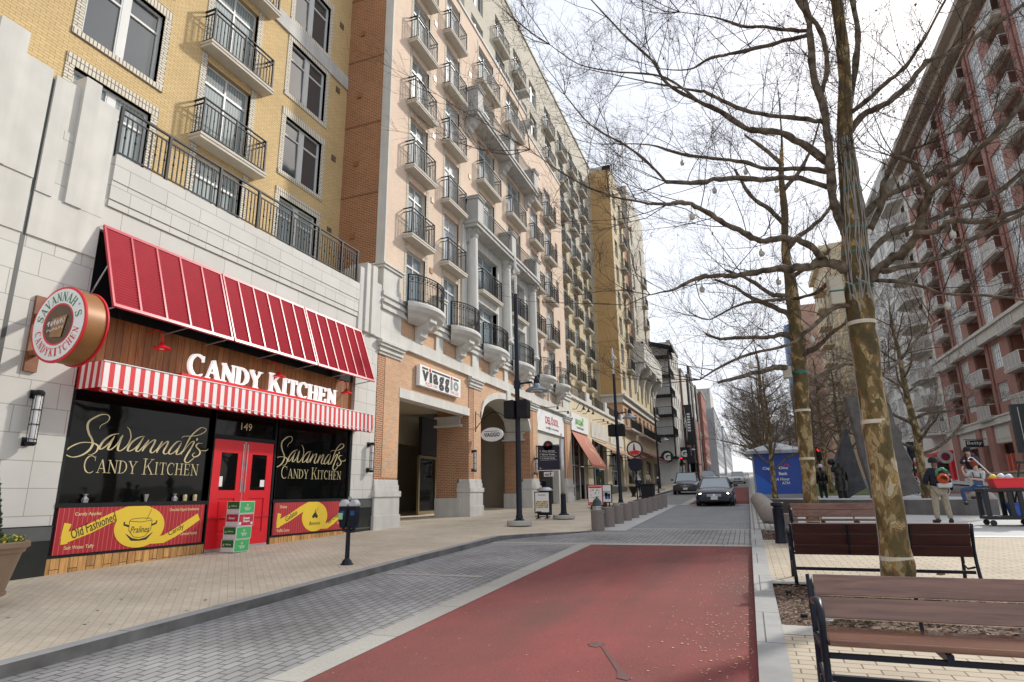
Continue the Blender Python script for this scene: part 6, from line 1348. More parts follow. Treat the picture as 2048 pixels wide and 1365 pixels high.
for (xa, ya_), (xb, yb) in zip(path, path[1:]): Pm.quad((xa, ya_, .12), (xb, yb, .12), (xb, yb, 1.0), (xa, ya_, 1.0))
s3 = (Sm.mesh('balcony', M['stone']), Rm.mesh('railing', M['white_trim']), Pm.mesh('mesh_panel', M['mesh']))
for k in range(11):
    o = inst(s3[0], 'balcony', wc, (XR, 74.2, 5.6+2.93*k)); sub(s3[1], 'railing', o); sub(s3[2], 'mesh_panel', o)
mb = MB()
for k in range(11):
    z = 5.6+2.93*k; mb.box(XR-.02, XR+.05, 75, 76.3, z, z+2.2); mb.box(XR-.02, XR+.05, 77.8, 79.3, z, z+2.2)
mb.build('balcony_doors', M['glass_dark'], wc)
mb = MB(); mb.box(XR-1.2, XR+3, 74.5, 100, 36.5, 37.0); mb.build('cornice', M['stone_grey'], wc)
mb = MB(); mb.box(XR-.3, XR+.1, 74, 80, .8, 3.0); mb.box(XR-.6, XR, 73.8, 82, 3.4, 3.7); mb.build('red_shopfront', M['red'], wc)
mb = MB(); mb.box(XR-.34, XR-.28, 75, 79, 1.0, 2.8); mb.build('shop_window', M['glass_dark'], wc)
# tan slab tower
tt = empty('tower_building', (15, 104, 1), 'tan panelled tower with blank end wall, behind the big tree on the right', 'building')
mb = MB(); mb.box(15.4, 40, 101, 103, 1, 37.5); mb.build('end_wall', M['tan_wall'], tt)
opt = [(103.5+i*4.5, 106+i*4.5, 4.5+3*k, 6.6+3*k) for i in range(4) for k in range(10)]
mb = MB(); wall(mb, rf(14.9), 103, 122, 1, 37, opt, .2); mb.quad((14.9, 103, 1), (14.9, 103, 37), (16, 103, 37), (16, 103, 1)); mb.build('wall', M['tan_wall'], tt)
for (a, b, c, d) in opt:
    fm, pm = window_mesh(b-a, d-c, 'double', 'frame_grey', 'glass'); o = inst(fm, 'window', tt, (15.03, b, c), PI); sub(pm, 'pane', o)
mb = MB()
for k in range(10): mb.box(13.3, 14.9, 105.5, 110, 4.3+3*k, 4.5+3*k); mb.box(13.3, 13.36, 105.5, 110, 4.5+3*k, 5.5+3*k)
mb.box(14.2, 16, 102.8, 122, 37, 38); mb.build('balconies', M['tan_wall'], tt)
pk = empty('tower_building', (12, 135, 2), 'distant pink and cream tower with blue curved glass corner behind the trees', 'building')
opt = [(124+i*4.5, 126.2+i*4.5, 5.5+3*k, 7.5+3*k) for i in range(5) for k in range(9)]
mb = MB(); wall(mb, rf(12.4), 122.5, 148, 2, 34, opt, .2); mb.quad((12.4, 122.5, 2), (12.4, 122.5, 34), (20, 122.5, 34), (20, 122.5, 2)); mb.build('wall', mat('pink_render', (.52, .34, .27), .9, .1, 1), pk)
for (a, b, c, d) in opt:
    fm, pm = window_mesh(b-a, d-c, 'double', 'frame_grey', 'glass'); o = inst(fm, 'window', pk, (12.53, b, c), PI); sub(pm, 'pane', o)
mb = MB(); mb.lathe((13.2, 148, 2), [(2.6, 0), (2.6, 33), (2.2, 34.5)], 24); mb.build('glass_corner', mat('blue_glazing', (.05, .13, .25), .15, .2, 3, spec=1.0), pk)
mb = MB()
for k in range(9): mb.box(11.2, 12.4, 126, 129, 5.2+3*k, 5.4+3*k); mb.box(11.2, 11.26, 126, 129, 5.4+3*k, 6.4+3*k)
mb.build('balconies', M['tan_wall'], pk)
def plain_block(label, x0, x1, y0, y1, z0, z1, m, seed):
    e = empty('far_building', (x0, y0, z0), label, 'building'); mb = MB(); opx = []
    for k in range(int((z1-z0-3)/3.1)):
        for i in range(int((y1-y0)/6)): opx.append((y0+1+i*6, y0+3.5+i*6, z0+3.6+k*3.1, z0+5.5+k*3.1))
    opx = opx[:90]
    wall(mb, rf(x0), y0, y1, z0, z1, opx, .2); mb.quad((x0, y0, z0), (x1, y0, z0), (x1, y0, z1), (x0, y0, z1)); mb.build('wall', m, e)
    mb = MB()
    for (a, b, c, d) in opx: mb.quad((x0+.1, a, c), (x0+.1, b, c), (x0+.1, b, d), (x0+.1, a, d))
    mb.build('glazing', M['glass'], e)
plain_block('long pale brick far building behind the row of bare trees', 13.5, 25, 150, 260, 3, 19, mat('far_cream', (.45, .38, .30), .9, .1, 1), 1)
plain_block('grey far building at the end of the tree lined street', 9.5, 22, 265, 380, 6, 24, M['stone_grey'], 2)
# low stone planter wall across the side street
o = None; mb = MB(); mb.box(16.6, 17.0, 44, 56, -.3, .95); mb.box(16.5, 17.1, 43.9, 56.1, .95, 1.05); tag(mb.build('stone_wall', masonry('ledge', (.46, .42, .33), (.40, .36, .28), (.3, .27, .2), bw=.9, rh=.3)), 'low cream stone wall before the shop windows across the side street', 'wall')
# blade signs on the right
sg = empty('blade_sign', (XR-1, 66, 3.5), 'small black hanging sign reading Betty beside the brick pier', 'sign'); mb = MB(); mb.box(XR-1.75, XR-.5, 63.35, 63.45, 3.35, 3.95); mb.tube([(XR-1.9, 63.4, 4.03), (XR-.2, 63.4, 4.03)], .03, 5); mb.build('panel', M['black'], sg)
mb = MB(); put_text(mb, 'Betty', lambda u, v, w: (XR-1.68+u, 63.345-w, 3.45+v), .02, .06, 1.05, .36, .003); mb.build('lettering', M['white'], sg)
sg = empty('blade_sign', (17.6, 50, 3.5), 'tall black blade sign cut by the right edge of the picture', 'sign'); mb = MB(); mb.box(16.9, 19.2, 50.0, 50.35, 2.2, 5.4); mb.build('panel', mat('charcoal_sign', (.03, .035, .036), .4, .1, 3), sg)
mb = MB(); mb.box(17.25, 17.28, 49.97, 50.0, 2.4, 5.2); put_text(mb, 'C', lambda u, v, w: (u, 49.995-w, v), 17.62, 3.9, .45, .55, .003, bold=.03); mb.build('lettering', M['white'], sg)
sg = empty('round_sign', (XR-1.2, 70.0, 3), 'round pale sign with maroon emblem hanging under the corner balcony across the street', 'sign'); mb = MB(); mb.lathe((XR-1.3, 71.6, 3.0), [(.62, 0), (.66, .02), (.66, .12), (.62, .14)], 28, axis='y'); mb.build('disc', M['stone_grey'], sg)
mb = MB(); mb.lathe((XR-1.3, 71.57, 3.0), [(.38, 0), (.38, .02)], 20, axis='y'); mb.build('emblem', mat('maroon', (.2, .01, .03), .5, 0), sg)
# ---------------------------------------------------------------- benches
M['shade_tint_wood'] = wood('shaded_bench_wood', (0.03, 0.010, 0.008), (0.075, 0.02, 0.016), (.8, 12, 12), 0.5, 2.2)  # bench wood darkened, shade of the back facing the camera painted in
def bench(name, x0, x1, yf_, yb, gz, label, wm='bench_wood'):
    """slatted bench; yf_ = seat front, yb = backrest; built level on its own legs"""
    s = 1 if yb > yf_ else -1; e = empty(name, ((x0+x1)/2, (yf_+yb)/2, gz), label, 'bench', 'slatted wooden benches in the plaza')
    zs_, zt = gz+.50, gz+.83
    Y = lambda d: yf_+s*d                         # d from the seat front towards the back
    n = 4
    for i in range(n):
        d0 = .0+i*.15; m_ = MB(); zc = zs_-.008*i+.01
        m_.box(x0+.05, x1-.05, min(Y(d0), Y(d0+.128)), max(Y(d0), Y(d0+.128)), zc-.038, zc); m_.build('seat_slat', M[wm], e, bevel=.006)
    for i, z in (((0, zs_+.035), (1, zs_+.185)) if wm == 'bench_wood' else ((0, zs_-.10), (0, zs_+.045), (1, zs_+.19))):
        d0, d1 = .50+.05*i, .50+.05*i; m_ = MB()
        a, b = Y(.485+.045*i), Y(.525+.085*i); q0, q1 = z, z+.14
        m_.add([(x0+.05, Y(.61+.05*i), q0), (x1-.05, Y(.61+.05*i), q0), (x1-.05, Y(.65+.05*i), q0-.01), (x0+.05, Y(.65+.05*i), q0-.01),
                (x0+.05, Y(.655+.05*i), q1), (x1-.05, Y(.655+.05*i), q1), (x1-.05, Y(.695+.05*i), q1-.01), (x0+.05, Y(.695+.05*i), q1-.01)], [(0, 3, 2, 1), (4, 5, 6, 7), (0, 1, 5, 4), (1, 2, 6, 5), (2, 3, 7, 6), (3, 0, 4, 7)])
        m_.build('back_slat', M[wm], e, bevel=.006)
    xs = [x0+.02, x1-.02]
    for x in xs:
        m_ = MB(); T = lambda pts, r: m_.tube([(x, Y(d), gz+z) for d, z in pts], r, 8)
        T([(-.03, 0.0), (-.0, .12), (.03, .28), (.02, .50), (-.02, .60), (.0, .68), (.10, .72), (.24, .71), (.40, .68), (.60, .66)], [.026, .024, .022, .022, .022, .024, .028, .028, .026, .022])
        T([(.72, 0.0), (.66, .16), (.62, .32), (.61, .48), (.66, .68), (.71, .82)], [.026, .024, .022, .022, .022, .02]); T([(.02, .45), (.3, .42), (.6, .43)], .02); T([(.0, .26), (.2, .2), (.5, .25)], .014)
        m_.build('end_frame', M['navy_metal'], e, smooth=True)
    m_ = MB(); k = max(2, int((x1-x0)/.62))
    for i in range(1, k): 
        x = x0+(x1-x0)*i/k; m_.box(x-.02, x+.02, min(Y(.03), Y(.5)), max(Y(.03), Y(.6)), zs_-.09, zs_-.045)
        m_.tube([(x, Y(.66), zs_-.1), (x, Y(.71), zs_+.18), (x, Y(.75), zs_+.32)], .014, 5)
    for d, z in ((.04, -.08), (.46, -.09)): m_.box(x0, x1, min(Y(d), Y(d+.04)), max(Y(d), Y(d+.04)), zs_+z-.03, zs_+z)
    m_.box(x0, x1, min(Y(.42), Y(.46)), max(Y(.42), Y(.46)), gz+.16, gz+.20)
    m_.build('rail', M['navy_metal'], e); return e
gp = lambda y: g(y)+.1
bench('park_bench', .33, 2.45, 4.70, 5.38, -1.44, 'nearest slatted bench with reddish seat facing the camera, cut by the right edge')
bench('park_bench', .47, 2.72, 10.75, 10.12, -1.28, 'dark bench seen from behind, crossed by the big tree trunk', wm='shade_tint_wood')
bench('park_bench', .78, 2.75, 15.15, 15.75, -1.11, 'third slatted bench, farther off, behind the dark bench back')
# ---------------------------------------------------------------- plaza furniture
e = empty('litter_bin', (.54, 15.4, gp(15.4)), 'slim dark cylindrical post bin standing at the left end of farther bench', 'bin'); m_ = MB(); z = gp(15.4)
m_.lathe((.54, 15.4, z), [(.13, 0), (.13, .05), (.115, .08), (.115, .72), (.125, .74)], 20); m_.build('body', M['navy_metal'], e, smooth=True, sharp=30)
m_ = MB(); m_.lathe((.54, 15.4, z), [(.09, .74), (.09, .78), (.14, .80), (.14, .86), (.13, .87)], 20); m_.build('cap', M['navy_metal'], e, smooth=True, sharp=30)
m_ = MB(); m_.box(.55, 1.15, 19.0, 19.7, -1.1, -.62); o = m_.build('concrete_block', M['bollard'], bevel=.02); tag(o, 'grey concrete seat cube behind the slim dark bin', 'concrete block')
m_ = MB(); m_.lathe((0, 0, 0), [(.0, .0), (.13, .01), (.235, .07), (.30, .18), (.32, .31), (.30, .44), (.235, .55), (.13, .61), (.0, .63)], 28)
sph = m_.mesh('ball_bollard', mat('ball_concrete', (.27, .235, .21), .75, .12, 25, .2, 150), smooth=True)
for i, y in enumerate((20.9, 22.4, 23.9, 25.4, 26.9, 28.4, 29.9)):
    o = bpy.data.objects.new('ball_bollard', sph); COL.objects.link(o); o.location = (.50-.03*i, y, gp(y)-.02)
    tag(o, 'round concrete ball bollard at the near end of the row by the kerb' if i == 0 else f'{["", "second", "third", "fourth", "fifth", "sixth", "farthest"][i]} concrete ball from the near end of the kerb row', 'bollard', 'concrete ball bollards along the right kerb')
for i, (x, y) in enumerate(((7.4, 25.9), (9.0, 27.6))):
    o = bpy.data.objects.new('ball_bollard', sph); COL.objects.link(o); o.location = (x, y, gp(y)-.1); o.scale = (1.4, 1.4, 1.3)
    tag(o, ['concrete ball bollard seen between the legs of the black cart', 'concrete ball bollard behind the right end of the black cart'][i], 'bollard', 'concrete ball bollards behind the cart')
m_ = MB(); m_.lathe((1.72, 8.15, gp(8.15)), [(.05, 0), (.05, .16), (.07, .18), (.07, .24), (.06, .25)], 16); o = m_.build('path_light', M['black_metal']); tag(o, 'small black path light at the foot of the big tree', 'light')
for x, y in ((.34, 9.3), (.42, 7.9)):
    m_ = MB(); m_.lathe((x, y, gp(y)-.05), [(.03, 0), (.03, .06), (.04, .07), (.035, .09)], 12); o = m_.build('spot_light', M['black_metal']); tag(o, 'tiny black uplight in the mulch near the granite kerb' if y > 8.5 else 'tiny black uplight in the mulch beside the nearest bench', 'light', 'black uplights in the mulch')
m_ = MB(); m_.lathe((.62, 7.95, gp(7.95)-.035), [(.11, 0), (.11, .02), (.08, .025)], 20); o = m_.build('valve_cover', mat('pewter', (.28, .29, .30), .4, .1, 6, metal=.5)); tag(o, 'round grey valve cover lying in the mulch', 'cover')
# grass tufts in the beds
tm = {}
def tuft(seed):
    r_ = random.Random(seed); m_ = MB()
    for i in range(46):
        a = r_.uniform(0, 2*PI); l = r_.uniform(.07, .17); b = r_.uniform(.4, 1.0); w = .004
        c, s = math.cos(a), math.sin(a); ox, oy = r_.gauss(0, .015), r_.gauss(0, .015)
        p = [(ox, oy, 0), (ox+c*l*.4*b, oy+s*l*.4*b, l*.7), (ox+c*l*b, oy+s*l*b, l*(1-.35*b))]
        for (q, t) in zip(p, p[1:]): m_.quad((q[0]-s*w, q[1]+c*w, q[2]), (q[0]+s*w, q[1]-c*w, q[2]), (t[0]+s*w*.6, t[1]-c*w*.6, t[2]), (t[0]-s*w*.6, t[1]+c*w*.6, t[2]))
    return m_.mesh('grass_tuft', M['tuft1'] if seed % 2 else M['tuft2'])
M['tuft1'] = mat('tuft_green', (.11, .145, .035), .7, .3, 30); M['tuft2'] = mat('tuft_pale', (.24, .26, .12), .7, .3, 30)
tms = [tuft(i) for i in range(4)]
for i, (x, y, s, t) in enumerate(((.72, 9.7, 1.0, 'green grass tuft near the bed corner by the granite kerb'), (.70, 9.05, .95, 'pale variegated tuft behind the nearest bench arm'), (.95, 8.5, .8, 'second tuft down the left side of the mulch bed'), (1.02, 7.75, .8, 'bright tuft just behind the nearest bench end'),
        (1.75, 8.0, .9, 'grass tuft seen in the gap of the nearest bench, left of centre'), (2.35, 8.0, .9, 'dark grass tuft in the bench gap right of the trunk'), (3.0, 7.9, .8, 'pale grass tuft in the bench gap near the right edge'), (3.6, 8.0, .9, 'rightmost grass tuft in the mulch bed'),
        (.75, 17.6, 1.3, 'lime green tuft in the far mulch bed behind the slim bin'), (2.0, 8.9, .8, 'grass tuft in the mulch right behind the tree trunk'))):
    o = bpy.data.objects.new('grass_tuft', tms[i % 4]); COL.objects.link(o); o.location = (x, y, g(y)+.09); o.rotation_euler = (0, 0, i*1.3); o.scale = (s, s, s); tag(o, t, 'grass tuft', 'grass tufts in the mulch beds')
# ---------------------------------------------------------------- concrete cylinder bollards
bm_ = MB(); bm_.lathe((0, 0, 0), [(.19, 0), (.20, .01), (.20, .62), (.185, .635), (.0, .64)], 24); bmesh_ = bm_.mesh('concrete_bollard', M['bollard'], smooth=True); bmesh_.set_sharp_from_angle(angle=math.radians(35))
nm = ['nearest', 'second', 'third', 'fourth', 'fifth', 'sixth', 'seventh', 'eighth', 'ninth', 'farthest']
for i, y in enumerate((19.25, 20.6, 21.95, 23.3, 24.65, 26.4, 27.75, 29.1, 30.45, 31.8)):
    o = bpy.data.objects.new('concrete_bollard', bmesh_); COL.objects.link(o); o.location = (-4.48+.045*i, y, g(y)-.02)
    tag(o, f'{nm[i]} grey concrete cylinder bollard along the left side of the crossing', 'bollard', 'concrete cylinder bollards beside the crossing')
# ---------------------------------------------------------------- street lamps
def street_lamp(x, y, z, zt, label, speakers=True, s=1.0):
    e = empty('street_lamp', (x, y, z), label, 'street lamp', 'dark street lamps along the left pavement')
    m_ = MB(); m_.lathe((x, y, z), [(.42*s, 0), (.42*s, .13), (.40*s, .15)], 28); m_.build('footing', M['concrete'], e, smooth=True, sharp=30)
    m_ = MB(); m_.lathe((x, y, z+.14), [(.16, 0), (.16, .03), (.12, .06), (.12, .16), (.098, .2), (.092, 2), (.07, zt-z-.2)], 16); m_.build('pole', M['navy_metal'], e, smooth=True, sharp=30)
    m_ = MB(); m_.box(x-.13, x+.13, y-.13, y+.13, z+.14, z+.19)
    m_.build('base_plate', M['navy_metal'], e)
    m_ = MB(); m_.tube([(x, y, zt-.1), (x, y, zt+1.2)], .05, 10); m_.box(x-.06, x+.14, y-.08, y+.08, zt+.72, zt+.86); m_.tube([(x+.05, y-.05, zt+.95), (x+.2, y-.1, zt+.72)], .05, 8); m_.lathe((x-.05, y, zt+.5), [(.05, 0), (.09, .06), (.09, .14), (.05, .18)], 12); m_.lathe((x, y, zt+1.2), [(.035, 0), (.035, .15), (.0, .2)], 8)
    m_.build('camera_mast', M['white_trim'], e)
    za = z+4.75; m_ = MB(); m_.tube([(x, y, za), (x+.55, y, za+.03)], .035, 8); m_.tube([(x, y, za-.15), (x, y, za+.12)], .12, 12); m_.lathe((x+.72, y, za-.05), [(.08, 0), (.10, .03), (.10, .16), (.07, .2), (.05, .27), (.0, .3)], 16); m_.build('arm', M['navy_metal'], e, smooth=True, sharp=40)
    m_ = MB(); m_.lathe((x+.72, y, za-.30), [(.40, 0), (.40, .03), (.30, .10), (.14, .17), (.09, .27)], 28); sh_ = m_.build('lamp_shade', M['galv2'], e, smooth=True, sharp=40)
    m_ = MB(); m_.lathe((x+.72, y, za-.33), [(.12, 0), (.22, .02), (.24, .05)], 20); m_.build('lens', M['white'], sh_, smooth=True)
    if speakers:
        for sx in (-1, 1):
            zz = z+3.85; m_ = MB(); cx = x+sx*.24
            m_.prism([(-.19, -.30), (.15, -.33), (.19, -.28), (.19, .27), (.15, .33), (-.19, .30)], lambda u, v, o, cx=cx: (cx+u, y-.05+o, zz+v), -.2, .2); m_.build('loudspeaker', M['black_metal'], e, bevel=.03)
    return e
M['galv2'] = mat('enamel_shade', (.20, .22, .27), .25, .1, 4, metal=.5)
street_lamp(-7.27, 19.85, -.98, 7.15, 'nearest tall dark street lamp with loudspeakers before the arched passage')
street_lamp(-6.28, 32.4, -.62, 6.35, 'second dark street lamp behind the concrete bollards', True)
for x, y in ((-7.6, 58), (-7.5, 88), (-7.7, 124)):
    z = g(y)+.1; street_lamp(x, y, z, z+7.6, {58: 'dark street lamp beyond the far parking meters on the left', 88: 'distant dark street lamp near the red brick block', 124: 'farthest dark street lamp on the left pavement'}[y], False)
e = empty('sign_post', (-6.74, 23.35, -.87), 'galvanised post with dark foot carrying a navy directory board', 'sign post'); x, y, z = -6.74, 23.35, -.90
m_ = MB(); m_.lathe((x, y, z), [(.42, 0), (.42, .11), (.40, .13)], 24); m_.build('footing', M['concrete'], e)
m_ = MB(); m_.tube([(x, y, z+.9), (x, y, 2.1)], .085, 14); m_.tube([(x, y, 2.1), (x, y, 2.32)], .03, 8); m_.build('pole', M['galv'], e, smooth=True)
m_ = MB(); m_.lathe((x, y, z+.12), [(.2, 0), (.2, .05), (.13, .07), (.11, .16), (.10, .78)], 14); m_.build('pole_foot', M['navy_metal'], e)
m_ = MB(); m_.box(x-.98, x-.1, y-.03, y+.03, .92, 1.86); m_.lathe((x-.55, y-.03, 1.86), [(.2, 0), (.2, .06)], 20, axis='y'); m_.build('board', mat('navy_board', (.008, .010, .028), .35, .05, 3), e)
m_ = MB(); fn = lambda u, v, w: (x-.95+u, y-.033-w, v)
for k, t in enumerate(('P  Fleet Garage', 'P  Mariner Garage', 'P  St George Garage')):
    put_text(m_, t, fn, .06, 1.62-k*.14, .62, .07, .002, bold=.01); m_.box(x-.9, x-.18, y-.037, y-.034, 1.585-k*.14, 1.592-k*.14)
put_text(m_, '>', fn, .03, .96, .08, .07, .002)
m_.box(x-.99, x-.09, y-.036, y-.031, .90, .925); m_.build('lettering', M['white'], e)
m_ = MB(); m_.lathe((x-.55, y-.036, 1.90), [(.08, 0), (.08, .004)], 3, axis='y'); m_.build('emblem', M['red'], e)
# hanging signs on the pier beside it
e = empty('blade_sign', (X0+.3, 33.1, 2), 'hanging pair of small green and red lettered smoothie shop signs beside the directory board', 'sign'); m_ = MB(); m_.tube([(X0, 32.9, 2.62), (X0+1.5, 32.9, 2.66)], .025, 6); m_.tube([(X0+.05, 32.9, .9), (X0+.05, 32.9, 2.7)], .02, 5); m_.build('bracket', M['black_metal'], e)
m_ = MB(); m_.box(X0+.12, X0+1.35, 32.86, 32.90, 1.95, 2.38); m_.box(X0+.12, X0+.9, 32.86, 32.90, 1.38, 1.86); m_.box(X0+.45, X0+1.0, 32.86, 32.90, .95, 1.2); m_.build('panel', M['white'], e)
m_ = MB(); fn = lambda u, v, w: (X0+.12+u, 32.855-w, v); put_text(m_, 'CAROLINA', fn, .08, 2.05, 1.02, .22, .002, bold=.04); m_.build('green_lettering', mat('leaf_green', (.03, .33, .04), .5, 0), e)
m_ = MB(); put_text(m_, 'DEL', fn, .07, 1.48, .6, .26, .002, bold=.02); put_text(m_, 'o?', fn, .38, .99, .4, .17, .002, bold=.03); m_.build('dark_lettering', mat('maroon_ink', (.16, .01, .02), .5, 0), e)
# octagon sign backs
def octo(x, y, z, zt, r, label):
    e = empty('stop_sign', (x, y, z), label, 'road sign', 'backs of stop signs'); m_ = MB(); m_.tube([(x, y, z), (x, y, zt+r)], .035, 8); m_.build('post', M['navy_metal'], e)
    m_ = MB(); m_.lathe((x, y-.06, zt), [(r, 0), (r, .03)], 8, axis='y'); m_.build('plate', M['navy_metal'], e)
octo(-5.56, 33.3, -.6, 1.46, .38, 'dark octagonal back of a stop sign near the second lamp')
octo(-5.9, 72, .6, 3.6, .42, 'farther dark octagonal sign back near the parked black car')
# parking meters
def meter(x, y, z, label, twin=True, s=1.0):
    e = empty('parking_meter', (x, y, z), label, 'parking meter', 'parking meters along the left kerb')
    m_ = MB(); m_.lathe((x, y, z), [(.13, 0), (.13, .03), (.10, .06), (.085, .10), (.045, .14), (.04, .78)], 14)
    if twin: m_.tube([(x-.12, y, z+.72), (x-.12, y, z+.66), (x, y, z+.64), (x+.12, y, z+.66), (x+.12, y, z+.72)], .035, 8)
    m_.build('post', M['navy_metal'], e, smooth=True, sharp=40)
    for dx in ((-.115, .115) if twin else (0,)):
        m_ = MB(); m_.prism([(-.055, .70), (.055, .70), (.085, .84), (.095, .98), (.09, 1.10), (-.09, 1.10), (-.095, .98), (-.085, .84)], lambda u, v, o, dx=dx: (x+dx+u, y+o, z+v), -.06, .06)
        h = m_.build('meter_head', M['navy_metal'], e, bevel=.015)
        m_ = MB(); m_.prism([(-.095, 1.10), (.095, 1.10), (.10, 1.15), (.04, 1.23), (-.04, 1.23), (-.10, 1.15)], lambda u, v, o, dx=dx: (x+dx+u, y+o, z+v), -.065, .065); m_.build('dome', mat('meter_silver', (.55, .56, .58), .35, .05, 4, metal=.3), h, bevel=.02)
        m_ = MB(); m_.box(x+dx-.045, x+dx+.045, y-.066, y-.06, z+.93, z+1.02); m_.build('label_plate', mat('blue_plate', (.02, .07, .22), .4, 0), h)
    if twin: m_ = MB(); m_.box(x-.205, x-.10, y-.075, y-.068, z+.86, z+.98); m_.build('sticker', mat('green_sticker', (.35, .62, .30), .5, 0), e); m_ = MB(); m_.cbox(x, y, z+1.25, .05, .04, .06); m_.build('sensor', M['galv'], e)
    return e
meter(-7.33, 10.4, -1.27, 'twin-headed navy parking meter with silver tops in front of the candy shop')
meter(-6.75, 41.5, g(41.5)+.12, 'single dark parking meter beyond the black litter can', False)
meter(-6.75, 50.5, g(50.5)+.12, 'single dark parking meter beside the parked black car', False)
# sandwich boards
def board(x, y, z, w, h, label, face, art):
    e = empty('pavement_sign', (x, y, z), label, 'pavement sign', 'pavement signs outside the shops')
    m_ = MB(); 
    for s_ in (-1, 1): m_.box(x+s_*w*.28-.03, x+s_*w*.28+.03, y-.02, y+.02, z, z+.22); m_.tube([(x+s_*w*.28, y-.28, z+.01), (x+s_*w*.28, y, z+.05), (x+s_*w*.28, y+.28, z+.01)], .018, 5)
    m_.box(x-w*.5, x+w*.5, y-.04, y-.0, z+.06, z+.09)
    m_.build('foot', M['black_metal'], e)
    m_ = MB(); m_.box(x-w/2, x+w/2, y-.04, y+.04, z+.2, z+.2+h); m_.build('frame', face[0], e, bevel=.01)
    m_ = MB(); m_.box(x-w/2+.04, x+w/2-.04, y-.045, y-.04, z+.24, z+.16+h); m_.build('poster', face[1], e)
    art(lambda u, v, o: (x-w/2+u*w, y-.047-o, z+.2+v*h), e, w, h)
def rects(e, fn, items, m, name):
    m_ = MB()
    for u0, u1, v0, v1 in items: m_.quad(fn(u0, v0, .001), fn(u1, v0, .001), fn(u1, v1, .001), fn(u0, v1, .001))
    m_.build(name, m, e)
def art1(fn, e, w, h):
    m_ = MB(); put_text(m_, 'VIAGGIO', lambda a, b, o: fn(a, b, o), .25, .80, .5, .07, .001); m_.build('lettering', M['black'], e)
    r_ = random.Random(2); cols = [(.55, .36, .12), (.6, .5, .3), (.35, .15, .05), (.5, .45, .1)]
    for k, c in enumerate(cols): rects(e, fn, [(.1+.1*i, .185+.1*i, .24+.085*j, .315+.085*j) for i in range(8) for j in range(4) if (i*3+j*5+k) % 4 == 0], mat(f'food{k}', c, .6, .5, 30), 'food_photo')
    rects(e, fn, [(.1, .45, .05, .09)], M['black'], 'strip')
board(-7.42, 22.83, -.89, .62, .80, 'black framed pavement sign with food photos before the arcade', (M['black_metal'], M['white']), art1)
def art2(fn, e, w, h):
    rects(e, fn, [(.08, .92, .84, .93), (.08, .92, .06, .15)], M['red'], 'red_band'); r_ = random.Random(5)
    rects(e, fn, [(u, u+.05, v, v+.04) for u, v in [(r_.uniform(.2, .75), r_.uniform(.25, .75)) for _ in range(22)]], mat('art_dot', (.25, .1, .12), .6, 0), 'drawing')
board(-6.78, 28.9, -.72, .72, .92, 'red framed pavement sign with small drawings near the lamp', (mat('burgundy', (.35, .02, .05), .4, 0), M['white']), art2)
def art3(fn, e, w, h):
    rects(e, fn, [(.1, .9, .35, .65)], mat('poster_sky', (.35, .42, .45), .6, .3, 8), 'picture'); rects(e, fn, [(.2, .35, .2, .5), (.5, .7, .2, .55), (.72, .88, .2, .48)], mat('poster_blue', (.03, .08, .2), .6, .2, 8), 'people_print')
board(-7.0, 32.0, -.66, .72, .92, 'black framed pavement sign with a picture, behind the red one', (M['black_metal'], M['white']), art3)
# hydrant
e = empty('fire_hydrant', (-4.75, 20.6, -.98), 'silver fire hydrant with dark green bonnet behind the first bollard', 'hydrant'); x, y, z = -4.72, 20.3, -1.0
m_ = MB(); m_.lathe((x, y, z), [(.17, 0), (.17, .04), (.13, .06), (.13, .55), (.17, .57), (.17, .61), (.14, .62)], 18); m_.lathe((x-.22, y, z+.42), [(.05, 0), (.06, .04), (.06, .4), (.05, .44)], 12, axis='x'); m_.lathe((x, y-.2, z+.38), [(.07, 0), (.08, .05), (.08, .2)], 12, axis='y'); m_.build('barrel', M['galv'], e, smooth=True, sharp=30)
m_ = MB(); m_.lathe((x, y, z+.62), [(.19, 0), (.19, .03), (.15, .06), (.13, .15), (.07, .22), (.03, .24), (.03, .29)], 16); m_.build('bonnet', mat('hydrant_green', (.02, .045, .035), .4, .1, 4), e, smooth=True, sharp=40)
e = empty('litter_can', (-4.85, 32.2, -.6), 'square black litter can behind the farther bollards', 'bin'); x, y, z = -4.95, 33.0, -.6
m_ = MB(); m_.prism([(-.29, 0), (.29, 0), (.34, .98), (-.34, .98)], lambda u, v, o: (x+u, y+o, z+v), -.3, .3); m_.build('body', M['black_metal'], e, bevel=.02); m_ = MB(); m_.box(x-.36, x+.36, y-.33, y+.33, z+.98, z+1.06); m_.build('lid', M['black_metal'], e, bevel=.02)
e = empty('litter_can', (-8.6, 26, -.8), 'dark litter can half hidden behind the black framed pavement sign', 'bin'); m_ = MB(); m_.lathe((-8.2, 25.6, -.85), [(.28, 0), (.30, .95), (.25, 1.0)], 18); m_.build('body', M['black_metal'], e); m_ = MB(); m_.lathe((-8.2, 25.6, .15), [(.34, 0), (.34, .05), (.2, .14)], 18); m_.build('lid', M['galv'], e)
